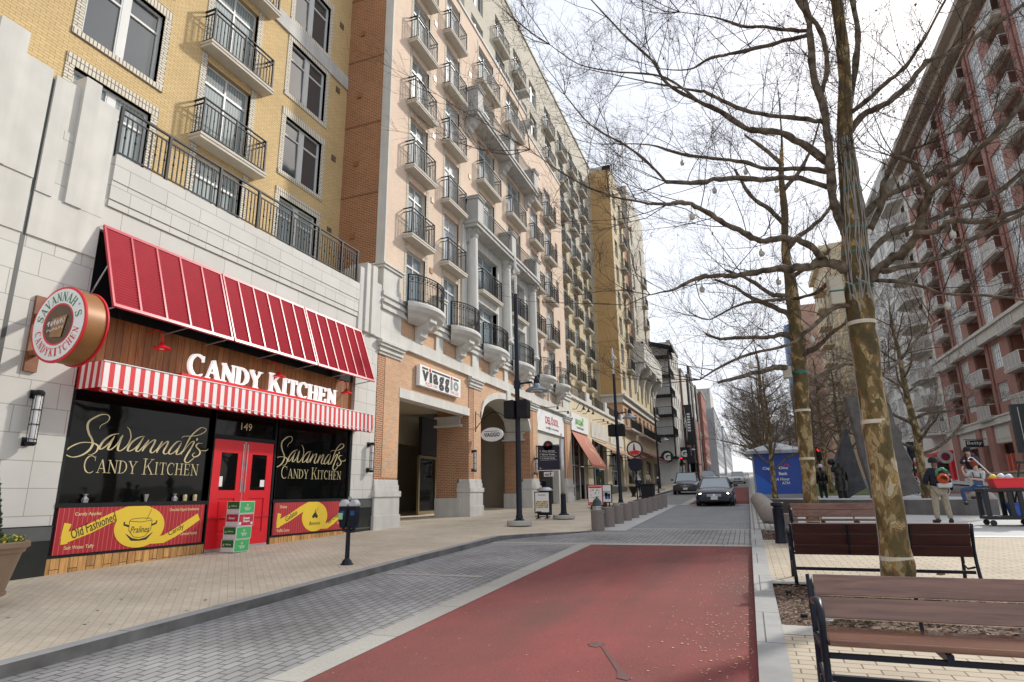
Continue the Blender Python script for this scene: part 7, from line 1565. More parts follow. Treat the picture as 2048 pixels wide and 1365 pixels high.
# ---------------------------------------------------------------- planters
def planter(x, y, z, r, h, label, m):
    e = empty('planter', (x, y, z), label, 'planter', 'large pots on the pavement'); m_ = MB()
    m_.lathe((x, y, z), [(r*.60, 0), (r*.64, .02*h), (r*.64, .07*h), (r*.60, .09*h), (r*.84, .78*h), (r*.90, .80*h), (r*.92, .86*h), (r, .90*h), (r, .98*h), (r*.96, h), (r*.86, h), (r*.84, .9*h)], 36); m_.build('pot', m, e, smooth=True, sharp=30)
    m_ = MB(); m_.lathe((x, y, z+.92*h), [(r*.88, 0), (r*.5, .02), (0.01, .03)], 20); m_.build('soil', M['mulch'], e)
def shrub(x, y, z, h, r, n, label, seed, m, cone=True):
    r_ = random.Random(seed); m_ = MB()
    for i in range(n):
        t = r_.random()**.8; rad = r*(1-t*(.9 if cone else .2))*math.sqrt(r_.uniform(.15, 1)); a = r_.uniform(0, 2*PI)
        p = Vector((x+rad*math.cos(a), y+rad*math.sin(a), z+h*t)); d = Vector((math.cos(a)*.6, math.sin(a)*.6, r_.uniform(.3, 1.2))).normalized(); l = r_.uniform(.03, .07)
        s_ = d.orthogonal().normalized()*l*.32; m_.quad(tuple(p-s_*.3), tuple(p+d*l*.5-s_), tuple(p+d*l), tuple(p+d*l*.5+s_))
    e = empty('shrub', (x, y, z), label, 'shrub'); m_.build('foliage', m, e); m_ = MB(); m_.tube([(x, y, z-.1), (x, y, z+h*.8)], [.02, .006], 6); m_.build('stem', M['limb'], e)
M['evergreen'] = mat('evergreen_leaf', (.055, .085, .03), .6, .5, 9); M['pansy'] = mat('pansy_yellow', (.75, .55, .05), .6, .2, 30); M['leafy'] = mat('bedding_leaf', (.10, .17, .045), .6, .4, 20)
pot_m = mat('tan_pot', (.26, .175, .115), .45, .06, 3)
PX, PY, PZ = -9.22, 5.28, -1.15
planter(PX, PY, PZ, .47, .66, 'large tan rimmed pot cut by the left edge of the picture', pot_m)
shrub(PX-.1, PY, PZ+.6, .92, .22, 2400, 'conical evergreen growing in the big tan pot at the left edge', 3, M['evergreen'])
def flowers(x, y, z, r, n, label, seed):
    r_ = random.Random(seed); mf = MB(); ml = MB()
    for i in range(n):
        a = r_.uniform(0, 2*PI); q = r*math.sqrt(r_.uniform(.2, 1)); px_, py_, pz = x+q*math.cos(a), y+q*math.sin(a), z+r_.uniform(.0, .09); s = r_.uniform(.012, .024); u = r_.uniform(0, 3)
        t = mf if i % 4 == 0 else ml; c, w = math.cos(u)*s, math.sin(u)*s
        t.quad((px_-c, py_-w, pz), (px_+w, py_-c, pz+r_.uniform(-.02, .02)), (px_+c, py_+w, pz+.01), (px_-w, py_+c, pz+r_.uniform(-.01, .02)))
    e = empty('flowers', (x, y, z), label, 'flowers'); ml.build('leaves', M['leafy'], e); mf.build('blossoms', M['pansy'], e)
flowers(PX, PY, PZ+.64, .40, 900, 'yellow pansies around the rim of the left pot', 6)
planter(-7.35, 32.6, -.66, .5, .8, 'dark brown pot behind the pavement signs', mat('brown_pot', (.12, .07, .045), .5, .1, 3)); shrub(-7.35, 32.6, .1, 1.0, .28, 900, 'small dark evergreen in the brown pot behind the signs', 5, M['evergreen']); flowers(-7.35, 32.6, .14, .45, 300, 'yellow and green bedding plants in the brown pot', 9)
e = empty('urn', (-7.0, 44, -.3), 'dark urn with drooping leaves outside the cafe', 'planter'); m_ = MB(); m_.lathe((-7.6, 44, -.3), [(.2, 0), (.12, .2), (.3, .6), (.36, .75)], 16); m_.build('body', M['bronze'], e)
# ---------------------------------------------------------------- cardboard boxes stacked before the doors
bx, by, bz = X0+.20, 10.72, zf(10.72)+.0
M['box_green'] = mat('box_green', (.05, .42, .12), .55, .06, 6); M['box_dark'] = mat('box_dark_green', (.02, .14, .03), .55, .15, 8); M['box_red'] = mat('box_crimson', (.50, .02, .045), .55, .1, 6); M['carton'] = mat('white_carton', (.66, .65, .64), .7, .04, 5)
for k in range(4):
    w, dpt, h = .44, .36, .262; ox = [0, .01, .015, .02][k]; oy = [0, .02, .05, .05][k]; ang = [0, .03, -.02, .0][k]
    e = empty('carton', (bx+ox, by+oy, bz+k*(h+.004)), ['bottom green carton of the stack before the red doors', 'green carton second from the bottom of the stack', 'crimson carton third from the bottom of the stack', 'topmost green carton of the stack before the red doors'][k], 'box', 'cartons stacked before the red doors'); e.rotation_euler = (0, 0, 0)
    x, y, z = bx+ox, by+oy, bz+k*(h+.004); m_ = MB(); m_.box(x, x+dpt, y, y+w, z, z+h); m_.build('carton_body', M['carton'], e, bevel=.004)
    fm = M['box_red'] if k == 2 else M['box_green']; dm = M['box_red'] if k == 2 else M['box_dark']
    m_ = MB(); m_.box(x+dpt-.002, x+dpt+.002, y+.015, y+w-.015, z+.015, z+h-.015); m_.build('front_print', fm, e)
    m_ = MB(); m_.box(x+.02, x+dpt-.02, y-.002, y+.002, z+.10, z+h-.01); m_.build('side_print', dm, e)
    m_ = MB(); fr_ = lambda u, v, o: (x+dpt+.003+o, y+u, z+v); sd = lambda u, v, o: (x+dpt-u, y-.003-o, z+v); sd2 = lambda u, v, o: (x+u, y-.003-o, z+v)
    if k == 2: 
        put_text(m_, 'Sweet', fr_, .12, .14, .20, .06, .001, shear=.3, bold=.03); put_text(m_, 'Shape', fr_, .12, .07, .20, .06, .001, shear=.3, bold=.03); put_text(m_, 'Sweet', sd2, .08, .15, .18, .05, .001, shear=.3, bold=.03)
        m_.lathe((x+dpt+.002, y+.05, z+.06), [(.035, 0), (.035, .002)], 10, axis='x'); m_.lathe((x+dpt+.002, y+.38, z+.06), [(.03, 0), (.03, .002)], 10, axis='x')
    else:
        put_text(m_, 'California', fr_, .13, .10, .18, .035, .001, bold=.02); put_text(m_, 'grown', fr_, .17, .06, .12, .03, .001, bold=.02); put_text(m_, 'California', sd2, .12, .15, .16, .03, .001, bold=.02)
    m_.build('lettering', M['white'], e)
    if k != 2:
        m_ = MB(); m_.lathe((x+dpt+.002, y+.22, z+.175), [(.032, 0), (.032, .002)], 14, axis='x'); m_.lathe((x+.07, y-.004, z+.15), [(.024, 0), (.024, .002)], 12, axis='y'); m_.build('emblem', M['gold'], e)
# ---------------------------------------------------------------- shop signs on the arcade
sg = empty('shop_sign', (X0+.1, 21, 4.3), 'white lightbox sign with dark lettering on orange brick above the passage', 'sign')
m_ = MB(); m_.box(X0, X0+.16, 19.30, 22.75, 3.93, 4.70); m_.build('lightbox', M['white'], sg, bevel=.01); V = lf(X0+.162); y0_ = 19.30
m_ = MB()
for a, b in ((.16, .62), (.92, 2.45), (2.75, 3.25)): m_.box(X0+.162, X0+.166, y0_+a, y0_+b, 4.57, 4.64)
for t, a, w, z0_, h in (('v', .16, .52, 4.13, .40), ('i', .72, .24, 4.13, .40), ('a', 1.02, .42, 4.13, .40), ('g', 1.5, .44, 3.96, .56), ('g', 2.0, .40, 3.96, .56)): put_text(m_, t, V, y0_+a, z0_, w, h, .002, bold=.05)
m_.build('dark_lettering', M['black'], sg)
m_ = MB()
for t, a, w in (('i', 2.5, .2), ('o', 2.76, .5)):
    put_text(m_, t, V, y0_+a, 4.13, w, .40, .002, bold=.05)
m_.build('grey_lettering', mat('grey_stripe_ink', (.25, .28, .27), .5, 0), sg)
m_ = MB(); put_text(m_, 'PIZZA ON', V, y0_+.42, 3.985, .95, .12, .002, shear=.2); put_text(m_, 'THE GO', V, y0_+2.5, 3.985, .75, .12, .002, shear=.2)
for a in (.77, 2.6): m_.lathe((X0+.162, y0_+a, 4.605), [(.075, 0), (.075, .006)], 14, axis='x')
m_.build('red_lettering', M['red'], sg)
sg = empty('hanging_sign', (X0+.6, 25.0, 3), 'oval white hanging sign on scrolled iron bracket beside the arch', 'sign')
m_ = MB(); m_.tube([(X0+.02, 24.6, 2.7), (X0+.02, 24.6, 3.6)], .02, 6); m_.tube([(X0, 24.6, 2.8)]+[(X0+1.35*t, 24.6, 2.8+.72*math.sin(t*2.3)) for t in (.1, .25, .4, .6, .8, 1.0)], .018, 6); m_.tube([(X0+.2*math.cos(a), 24.6, 3.35+.15*math.sin(a)) for a in [i*.6 for i in range(9)]], .012, 5); m_.build('bracket', M['black_metal'], sg)
m_ = MB(); ell = [(.95+.52*math.cos(i*PI/14), 2.55+.30*math.sin(i*PI/14)) for i in range(28)]; m_.prism([(X0+u-.15, v) for u, v in ell], lambda u, v, o: (u, 24.6+o, v), -.03, .03); m_.build('panel', M['white'], sg)
m_ = MB(); put_text(m_, 'VIAGGIO', lambda u, v, w: (X0+.38+u, 24.565-w, v), .05, 2.45, .74, .18, .002, bold=.03); m_.box(X0+.43, X0+1.1, 24.562, 24.566, 2.68, 2.70); m_.build('lettering', M['black'], sg)
sg = empty('shop_sign', (X0, 36, 4.2), 'white fascia sign with red DEL SOL lettering between the brick piers', 'sign')
m_ = MB(); m_.box(X0-.12, X0-.02, 33.35, 38.9, 3.62, 4.86); m_.build('fascia', M['white'], sg); V = lf(X0-.015)
m_ = MB(); put_text(m_, 'DEL', V, 34.9, 4.12, 1.05, .44, .001, bold=.03); put_text(m_, 'SOL', V, 36.55, 4.12, 1.1, .44, .001, bold=.03)
for i in range(10): a = i*PI/5; m_.ribbon([(36.25+.08*math.cos(a), 4.36+.1*math.sin(a)), (36.25+.26*math.cos(a), 4.36+.3*math.sin(a))], .05, V, .001, 0)
m_.build('red_lettering', mat('rose_red', (.45, .02, .07), .5, 0), sg); m_ = MB(); put_text(m_, 'JUICE LOUNGE', V, 35.0, 3.8, 2.6, .15, .001, bold=.03); m_.build('dark_lettering', M['black'], sg)
sg = empty('shop_sign', (X0, 42.5, 4.8), 'white fascia sign with green lettering above the terracotta awning', 'sign')
m_ = MB(); m_.box(X0, X0+.1, 40.45, 45.2, 4.25, 5.45); m_.build('fascia', M['white'], sg); V = lf(X0+.105)
m_ = MB(); put_text(m_, 'CAROLINA', V, 41.4, 4.72, 2.3, .42, .001, bold=.05); m_.lathe((X0+.1, 43.6, 5.2), [(.18, 0), (.18, .01)], 8, axis='x'); m_.build('green_lettering', mat('lime_green', (.12, .48, .05), .5, 0), sg); m_ = MB(); put_text(m_, 'VAPORS', V, 41.7, 4.45, 2.0, .15, .001, bold=.04); m_.build('dark_lettering', M['black'], sg)
def cloth_awning(y0, y1, zt, zb, out, m, label, trim=.18, sign=None):
    e = empty('shop_awning', (X0, (y0+y1)/2, zb), label, 'awning', 'cloth awnings over the shop fronts'); m_ = MB(); x1 = X0+out
    m_.quad((X0, y0, zt), (X0, y1, zt), (x1, y1, zb+trim), (x1, y0, zb+trim)); m_.quad((x1, y0, zb+trim), (x1, y1, zb+trim), (x1, y1, zb), (x1, y0, zb))
    m_.build('canopy', m, e); m_ = MB(); zb2 = zb+.1
    for y in (y0+.05, y1-.05): m_.tube([(X0, y, zb2), (x1-.03, y, zb2)], .025, 6); m_.tube([(X0, y, zt-.05), (x1-.03, y, zb2+.05)], .02, 6)
    m_.tube([(x1-.03, y0, zb2), (x1-.03, y1, zb2)], .025, 6); m_.build('frame', M['black_metal'], e); return e
ca = cloth_awning(40.6, 45.1, 4.2, 1.72, 1.35, M['terracotta'], 'steep terracotta cloth awning with cream scroll under the green lettered sign')
m_ = MB(); pts = [(44.2+.42*math.cos(a)*(1-a*.03), 3.3+.05*a-.0*a) for a in [0]]; 
fnA = lambda u, v, o: (X0+1.35*(4.2-v)/(4.2-1.9)+.008+o, u, v)
m_.ribbon([(43.6, 3.9), (43.2, 3.5), (43.3, 3.1), (43.9, 2.95), (44.3, 2.6), (44.1, 2.2), (43.5, 2.05)], [.05, .14, .2, .2, .2, .14, .05], fnA, .002, 0); m_.ribbon([(43.9, 3.95), (44.5, 3.6), (44.6, 3.2)], [.04, .1, .04], fnA, .004, 0); m_.build('scroll_print', mat('scroll_cream', (.45, .33, .17), .7, 0), ca)
cloth_awning(46.7, 51.7, 4.05, 3.0, 1.5, M['tan_awning'], 'shallow brown cloth awning over the restaurant windows, nearer of two'); cloth_awning(53.6, 59.2, 4.0, 2.9, 1.5, M['tan_awning'], 'shallow brown cloth awning farther along by the tan tower')
cloth_awning(61, 66, 4.2, 3.3, 1.5, mat('maroon_cloth', (.17, .02, .03), .8, .1, 2), 'maroon cloth awning at the foot of the tan tower'); cloth_awning(68, 82, 4.6, 3.6, 1.6, mat('maroon_cloth2', (.22, .03, .04), .8, .1, 2), 'long maroon awning with curved brackets farther up the street')
cloth_awning(100, 108, 5.2, 4.2, 1.6+2.4, mat('salmon_cloth', (.42, .16, .13), .8, .1, 2), 'pale red awning on the distant red brick block')
for i, y in enumerate((41.2, 42.6, 44.0)):
    e = empty('gooseneck_lamp', (X0, y, 5.8), f'{["first", "middle", "last"][i]} of three curly black gooseneck lamps above the green lettered sign', 'lamp', 'black gooseneck lamps over the shop row'); m_ = MB(); m_.tube([(X0, y, 5.75), (X0+.25, y, 5.72), (X0+.4, y, 5.95), (X0+.55, y, 6.15), (X0+.75, y, 6.1), (X0+.8, y, 5.85)], .022, 6); m_.build('arm', M['black_metal'], e); m_ = MB(); m_.lathe((X0+.8, y, 5.66), [(.14, 0), (.05, .16), (.04, .22)], 12); m_.build('lamp_shade', M['black_metal'], e)
for i, y in enumerate((34.6, 36.9, 47.2, 48.8, 50.4, 54.2, 56.2)):
    z = 5.02 if y < 40 else 5.62; e = empty('picture_light', (X0, y, z), ['straight arm light at the left of the red lettered fascia', 'straight arm light at the right of the red lettered fascia', 'first straight arm light above the blank cream fascia', 'second straight arm light above the blank cream fascia', 'third straight arm light above the blank cream fascia', 'fourth straight arm light, above the farther fascia', 'last straight arm light, above the farther fascia'][i], 'lamp', 'straight arm lights over the shop signs'); m_ = MB(); m_.tube([(X0, y, z), (X0+.85, y, z)], .02, 6); m_.build('arm', M['black_metal'], e); m_ = MB(); m_.lathe((X0+.85, y, z-.14), [(.08, 0), (.05, .16)], 10); m_.build('lamp_head', M['black_metal'], e)
e = empty('round_sign', (X0+1.2, 59, 3.8), 'round maroon and white sign hanging on the tan tower corner', 'sign'); m_ = MB(); m_.lathe((-9.6, 57.5, 3.95), [(.72, 0), (.75, .02), (.75, .2), (.72, .22)], 28, axis='y'); m_.build('rim', mat('maroon_rim', (.07, .02, .025), .5, .1, 4), e)
m_ = MB(); m_.lathe((-9.6, 57.48, 3.95), [(.6, 0), (.6, .02)], 28, axis='y'); m_.build('face', M['white'], e); m_ = MB(); m_.prism([(-.08, -.1), (.12, -.1), (.05, .5), (-.02, .5)], lambda u, v, o: (-9.65+u, 57.46+o, 3.95+v), -.01, .01); m_.build('bottle_print', M['black'], e)
m_ = MB(); m_.prism([(-.52, -.22), (-.3, -.5), (.3, -.52), (.52, -.22), (.1, -.1)], lambda u, v, o: (-9.6+u, 57.45+o, 3.95+v), -.01, .005); m_.build('red_swoosh', M['red'], e)
for (x, y, z, t) in ((-9.8, 84, 4.6, 'nearer black round sign with white letter G'), (-8.3, 92, 5.4, 'farther black square sign with white letter G')):
    e = empty('blade_sign', (x, y, z), t, 'sign', 'black G signs up the street'); m_ = MB()
    if y < 90: m_.lathe((x, y, z), [(.8, 0), (.8, .2)], 20, axis='y')
    else: m_.box(x-.9, x+.9, y, y+.2, z-.9, z+.9)
    m_.build('panel', M['black'], e); m_ = MB(); put_text(m_, 'G', lambda u, v, w: (x-.45+u, y-.005-w, z-.5+v), 0, 0, .9, 1.0, .003, bold=.06); m_.build('letter', M['white'], e)
e = empty('blade_sign', (-8.0, 98, 9), 'tall black vertical banner sign on the red brick block', 'sign'); m_ = MB(); m_.box(-8.5, -7.2, 98, 98.2, 7.0, 13.2); m_.build('panel', M['black'], e)
m_ = MB(); m_.ribbon([(-8.3, 7.3), (-8.1, 10), (-8.35, 12.9)], [.03, .12, .03], lambda u, v, w: (u, 97.99-w, v), .002, 0)
for i in range(7): m_.box(-7.98, -7.55, 97.97, 97.99, 11.6-i*.42, 11.86-i*.42)
m_.build('lettering', M['white'], e)
# ---------------------------------------------------------------- blue bank kiosk
kx0, kx1, ky0, ky1 = .32, 2.62, 35.8, 38.2; kz = g(36)+.1
e = empty('bank_kiosk', (1.45, 37, kz), 'bright blue cash machine kiosk with low pyramid roof behind thin tree', 'kiosk')
bm2 = mat('kiosk_blue', (.006, .06, .36), .3, .04, 1.2); m_ = MB(); m_.box(kx0, kx1, ky0, ky1, kz+.3, 1.95); m_.build('body', bm2, e)
m_ = MB(); m_.box(kx0-.04, kx1+.04, ky0-.04, ky1+.04, kz-.3, kz+.32); 
for x in (kx0-.06, kx1-.02): m_.box(x, x+.08, ky0-.06, ky0+.02, kz, 1.95)
m_.build('plinth', mat('kiosk_grey', (.3, .31, .32), .5, .1, 3), e)
m_ = MB(); a, b, c, d = (kx0-.35, ky0-.35), (kx1+.35, ky0-.35), (kx1+.35, ky1+.35), (kx0-.35, ky1+.35); m_.box(kx0-.35, kx1+.35, ky0-.35, ky1+.35, 1.93, 2.08); ap2 = (1.47, 37, 2.62)
for p, q in ((a, b), (b, c), (c, d), (d, a)): m_.add([(*p, 2.085), (*q, 2.085), ap2], [(0, 1, 2)])
m_.build('roof', mat('kiosk_roof', (.34, .36, .39), .35, .05, 3, metal=.4), e)
m_ = MB(); K = lambda u, v, w: (kx0+u, ky0-.005-w, v); put_text(m_, 'Capital One', K, .42, 1.06, 1.25, .19, .003, bold=.03, shear=.15); put_text(m_, 'Bank', K, 1.2, .80, .42, .16, .003, bold=.04); put_text(m_, '24 Hour', K, .95, .52, .75, .15, .003, bold=.02); put_text(m_, 'ATM', K, 1.3, .32, .38, .14, .003, bold=.02); m_.build('lettering', M['white'], e)
m_ = MB(); m_.ribbon([(1.42, 1.24), (1.6, 1.36), (1.75, 1.28), (1.62, 1.16)], [.02, .06, .06, .02], K, .003, 0); m_.build('swoosh', M['red'], e)
m_ = MB(); m_.prism([(0, kz+.32)]+[(1.0*math.sin(i*PI/16), kz+.32+1.1*(1-i/8)) for i in range(9)], K, .001, .002); m_.build('curved_print', mat('light_blue_print', (.01, .12, .55), .3, 0), e)
# ---------------------------------------------------------------- memorial stones and statues
gran = mat('rough_granite', (.125, .115, .11), .85, .35, 2.5, .9, 14)
def stone(pts, y, th, label, seed, m=gran):
    r_ = random.Random(seed); m_ = MB(); n = len(pts); lay = 5
    for j in range(lay+1):
        t = j/lay; k = 1-.10*abs(2*t-1)**2; cx = sum(p[0] for p in pts)/n
        for (u, v) in pts: m_.v.append((cx+(u-cx)*k+r_.uniform(-.03, .03), y+th*t+r_.uniform(-.04, .04), v+r_.uniform(-.03, .03)))
    for j in range(lay):
        for i in range(n): m_.f.append((j*n+i, j*n+(i+1) % n, (j+1)*n+(i+1) % n, (j+1)*n+i)); m_.m.append(0)
    m_.f.append(tuple(range(n-1, -1, -1))); m_.m.append(0); m_.f.append(tuple(lay*n+i for i in range(n))); m_.m.append(0)
    o = m_.build('memorial_stone', m, loc=(pts[0][0], y, -.4)); tag(o, label, 'stone', 'rough memorial stones'); return o
def edge(a, b, n, j, seed):
    r_ = random.Random(seed); return [(a[0]+(b[0]-a[0])*i/n+r_.uniform(-j, j)*(0 < i < n), a[1]+(b[1]-a[1])*i/n) for i in range(n)]
stone(edge((4.95, -.4), (4.42, 4.1), 7, .03, 1)+edge((4.42, 4.1), (5.15, 4.05), 3, .02, 2)+edge((5.15, 4.05), (5.75, -.4), 9, .05, 3), 31, .7, 'tall split granite obelisk left of the big trunk', 1)
stone(edge((4.1, -.5), (3.85, 1.2), 4, .05, 4)+edge((3.85, 1.2), (4.65, 3.0), 5, .06, 5)+edge((4.65, 3.0), (5.3, -.5), 6, .04, 6), 33.5, .6, 'dark rounded granite slab behind the bronze figures', 2, mat('dark_granite', (.07, .07, .075), .8, .3, 3, .6, 14))
stone(edge((4.6, -.5), (5.2, 3.6), 6, .05, 7)+edge((5.2, 3.6), (5.5, 3.2), 2, .03, 8)+edge((5.5, 3.2), (6.12, -.5), 10, .09, 9), 27.6, .5, 'jagged granite slab right of the big trunk', 3, mat('mid_granite', (.11, .10, .095), .85, .25, 3, .6, 14))
# red ribbon sculpture, traffic lights, bike rack
m_ = MB(); m_.tube([(8.55, 44, .75), (8.9, 44, .55), (9.4, 44, .6), (9.75, 44, .95), (9.7, 44, 1.35), (9.35, 44, 1.6), (9.0, 44, 1.9), (8.8, 44, 2.1), (8.5, 44, 2.0)], [.05, .13, .15, .15, .13, .11, .07, .05, .03], 10); o = m_.build('ribbon_sculpture', mat('sculpture_red', (.42, .01, .02), .35, .05, 3), smooth=True); tag(o, 'curling red ribbon sculpture beside the jagged granite slab', 'sculpture')
def signal(x, y, z, h, label, red=True):
    e = empty('traffic_light', (x, y, z), label, 'traffic light', 'traffic signals'); m_ = MB(); m_.tube([(x, y, z), (x, y, z+h)], .06, 8); m_.build('pole', M['black_metal'], e); m_ = MB(); m_.box(x-.17, x+.17, y-.15, y+.12, z+h-.9, z+h)
    for k in range(3): m_.tube([(x, y-.3, z+h-.17-k*.3), (x, y-.15, z+h-.17-k*.3)], .12, 10)
    m_.build('signal_head', M['black_metal'], e)
    if red: m_ = MB(); m_.lathe((x, y-.32, z+h-.17), [(.13, 0), (.13, .02)], 14, axis='y'); m_.build('red_lens', mat('red_lens', (.6, .02, .02), .4, 0, emit=(1, .02, .02, 0.8)), e)
signal(8.8, 41, -.3, 2.9, 'black traffic signal seen side-on near the red sculpture', False); signal(-7.4, 78, .8, 3.4, 'lit red traffic light beside the distant G sign'); signal(4.75, 48, -.1, 3.0, 'lit red signal seen above the bronze figures', True)
e = empty('bike_rack', (8.6, 36, -.4), 'cluster of bikes and rack right of the jagged stone', 'bicycle'); m_ = MB(); r_ = random.Random(7)
for k in range(4):
    x, y = 7.6+k*.35, 36+k*.3
    for dx in (-.35, .35): m_.tube([(x+dx+.3*math.cos(a), y, -.1+.3*math.sin(a)) for a in [i*PI/6 for i in range(13)]], .018, 5)
    m_.tube([(x-.35, y, -.1), (x-.1, y, .35), (x+.25, y, .35), (x+.35, y, -.1)], .02, 5); m_.tube([(x+.25, y, .35), (x+.2, y, .55), (x+.05, y, .58)], .015, 5)
m_.build('frames', M['galv'], e)
# janitor cart with tubs
e = empty('utility_cart', (6.4, 20.2, gp(20.2)), 'black two-shelf utility cart at the right edge of the plaza', 'cart'); z = gp(20.2); cx0, cx1, cy0, cy1 = 5.75, 7.1, 19.9, 20.6
for zz, t in ((z+.16, 'lower_shelf'), (z+.86, 'upper_shelf')): m_ = MB(); m_.box(cx0, cx1, cy0, cy1, zz, zz+.09); m_.build(t, M['black'], e, bevel=.02)
for x in (cx0+.06, (cx0+cx1)/2-.1, (cx0+cx1)/2+.12, cx1-.06):
    for y in (cy0+.06, cy1-.06): m_ = MB(); m_.box(x-.05, x+.05, y-.04, y+.04, z+.2, z+.9); m_.build('upright', M['black'], e)
for x in (cx0+.12, cx0+.95, cx1-.15):
    for y in (cy0+.08, cy1-.08): m_ = MB(); m_.lathe((x, y-.02, z+.075), [(.07, 0), (.075, .01), (.075, .04), (.07, .05)], 14, axis='y'); m_.build('caster', M['black'], e)
m_ = MB(); m_.tube([(cx1-.25, cy0+.1, z+.95), (cx1-.05, cy0+.1, z+1.12), (cx1+.12, cy0+.1, z+1.05), (cx1+.15, cy0+.1, z+.9)], .03, 8); m_.build('handle', M['black'], e, smooth=True)
def tub(x0, x1, y0, y1, z0, h, m, label, name='tub'):
    m_ = MB(); m_.prism([(x0+.05, z0), (x1-.05, z0), (x1, z0+h), (x0, z0+h)], lambda u, v, o: (u, o, v), y0, y1); m_.box(x0-.015, x1+.015, y0-.015, y1+.015, z0+h-.035, z0+h); o = m_.build(name, m, loc=((x0+x1)/2, (y0+y1)/2, z0), bevel=.01); return tag(o, label, 'tub')
tub(6.02, 6.72, 19.95, 20.45, z+.95, .26, M['red'], 'red plastic tub of toys on the upper shelf of the cart'); tub(6.35, 7.0, 19.95, 20.5, z+.25, .33, mat('tub_blue', (.01, .08, .35), .4, .05, 4), 'blue plastic tub on the lower shelf of the cart'); tub(6.95, 7.4, 19.6, 20.0, z+.02, .55, mat('bin_grey', (.07, .075, .075), .5, .1, 4), 'dark grey bin in front of the cart at the right edge')
for (x, zz, c, t) in ((6.1, 1.22, (.75, .5, .03), 'yellow toy in the red tub'), (6.28, 1.24, (.7, .68, .72), 'white toy ball in the red tub'), (6.45, 1.22, (.65, .62, .68), 'pale toy at the right of the red tub'), (7.05, 1.02, (.8, .6, .02), 'yellow bundle on the right end of the cart')):
    m_ = MB(); m_.lathe((x, 20.15, z+zz-.08), [(.02, 0), (.09, .05), (.10, .1), (.06, .16), (.01, .18)], 10); o = m_.build('toy', mat('toy', c, .5, .1, 8), smooth=True, loc=(x, 20.15, z+zz)); tag(o, t, 'toy')
e = empty('broom', (6.85, 20.3, z), 'black handled broom leaning up out of the cart', 'broom'); m_ = MB(); m_.tube([(6.45, 20.3, z+.3), (6.8, 20.3, z+1.6)], .022, 6); m_.build('handle', M['black'], e); m_ = MB(); m_.box(6.74, 6.92, 20.26, 20.34, z+1.58, z+1.64); m_.build('grip', M['black'], e)
e = empty('extending_pole', (6.1, 20.5, z), 'thin white pole with crook leaning behind the red tub', 'pole'); m_ = MB(); m_.tube([(5.75, 20.6, z+1.75), (5.8, 20.6, z+1.80), (5.87, 20.6, z+1.78), (6.3, 20.5, z+1.15)], .016, 6); m_.build('shaft', M['white'], e)
m_ = MB(); m_.lathe((2.55, 11.35, gp(11.3)), [(.06, 0), (.04, .05), (.0, .07)], 10); o = m_.build('dry_leaf', mat('dead_leaf', (.25, .13, .06), .8, .2, 9)); tag(o, 'curled dead leaf under the dark bench', 'leaf')
# ---------------------------------------------------------------- trees
def smooth_pts(pts, k=4):
    out = []
    for i in range(len(pts)-1):
        p0, p1, p2, p3 = pts[max(i-1, 0)], pts[i], pts[i+1], pts[min(i+2, len(pts)-1)]
        for s in range(k):
            t = s/k; out.append(tuple(0.5*((2*p1[c])+(-p0[c]+p2[c])*t+(2*p0[c]-5*p1[c]+4*p2[c]-p3[c])*t*t+(-p0[c]+3*p1[c]-3*p2[c]+p3[c])*t**3) for c in range(4)))
    out.append(pts[-1]); return out
T_MIN = [.0018]
class Tree:
    def __init__(s, seed): s.r = random.Random(seed); s.tw = MB(); s.balls = []; s.tips = []
    def whip(s, p, d, L, r, lvl, dens=1.0):
        R = s.r; n = 5 if lvl < 2 else 3; pts = [p.copy()]; rad = [r]; q = p.copy(); d = d.normalized()
        bend = Vector((R.gauss(0, .16), R.gauss(0, .16), R.gauss(.10, .12)))
        for i in range(n):
            d = (d+bend*.8+(Vector((0, 0, .35)) if d.z < -.1 else Vector((0, 0, 0)))+Vector((R.gauss(0, .09), R.gauss(0, .09), R.gauss(0, .09)))).normalized(); q = q+d*L/n; pts.append(q.copy()); rad.append(r*(1-.72*(i+1)/n))
        s.tw.tube(pts, rad, 4 if r > .008 else 3, caps=False)
        if lvl < 3:
            k = int(([7, 5, 3][lvl])*dens*R.uniform(.7, 1.3))
            for i in range(k):
                t = R.uniform(.15, .98)*n; a = min(int(t), n-1); b = pts[a].lerp(pts[a+1], t-a); dd = (pts[a+1]-pts[a]).normalized()
                o = Vector((R.gauss(0, 1), R.gauss(0, 1), R.gauss(.15, 1))); o = (o-dd*o.dot(dd)).normalized()
                s.whip(b, dd*R.uniform(.5, 1.0)+o*R.uniform(.5, .9), L*R.uniform(.32, .6), max(T_MIN[0], r*.45), lvl+1, dens)
        if lvl >= 2 and R.random() < .10: s.balls.append(pts[-1])
        if lvl >= 1: s.tips.append(pts[-1])
    def dress(s, pts, step=.28, L=(.8, 2.0), out=True, dens=1.0, start=.12, r0=.0075):
        R = s.r; c = Vector(pts[0][:3]); acc = 0; n = len(pts)
        for i in range(1, n):
            a, b = Vector(pts[i-1][:3]), Vector(pts[i][:3]); acc += (b-a).length
            if i/n < start: acc = 0; continue
            while acc > step:
                acc -= step; ax = (b-a).normalized(); o = Vector((R.gauss(0, 1), R.gauss(0, 1), R.gauss(.35, .8))); o = (o-ax*o.dot(ax)*.7).normalized()
                s.whip(a.lerp(b, R.random()), ax*R.uniform(.1, .8)+o, R.uniform(*L), min(r0, pts[i][3]*.55), 0 if R.random() < .55 else 1, dens)
        e = Vector(pts[-1][:3]); ax = (e-Vector(pts[-2][:3])).normalized()
        for k in range(int(4*dens)): o = Vector((R.gauss(0, .5), R.gauss(0, .5), R.gauss(.1, .5))); s.whip(e, ax+o, R.uniform(L[1]*.6, L[1]*1.1), r0, 0, dens)
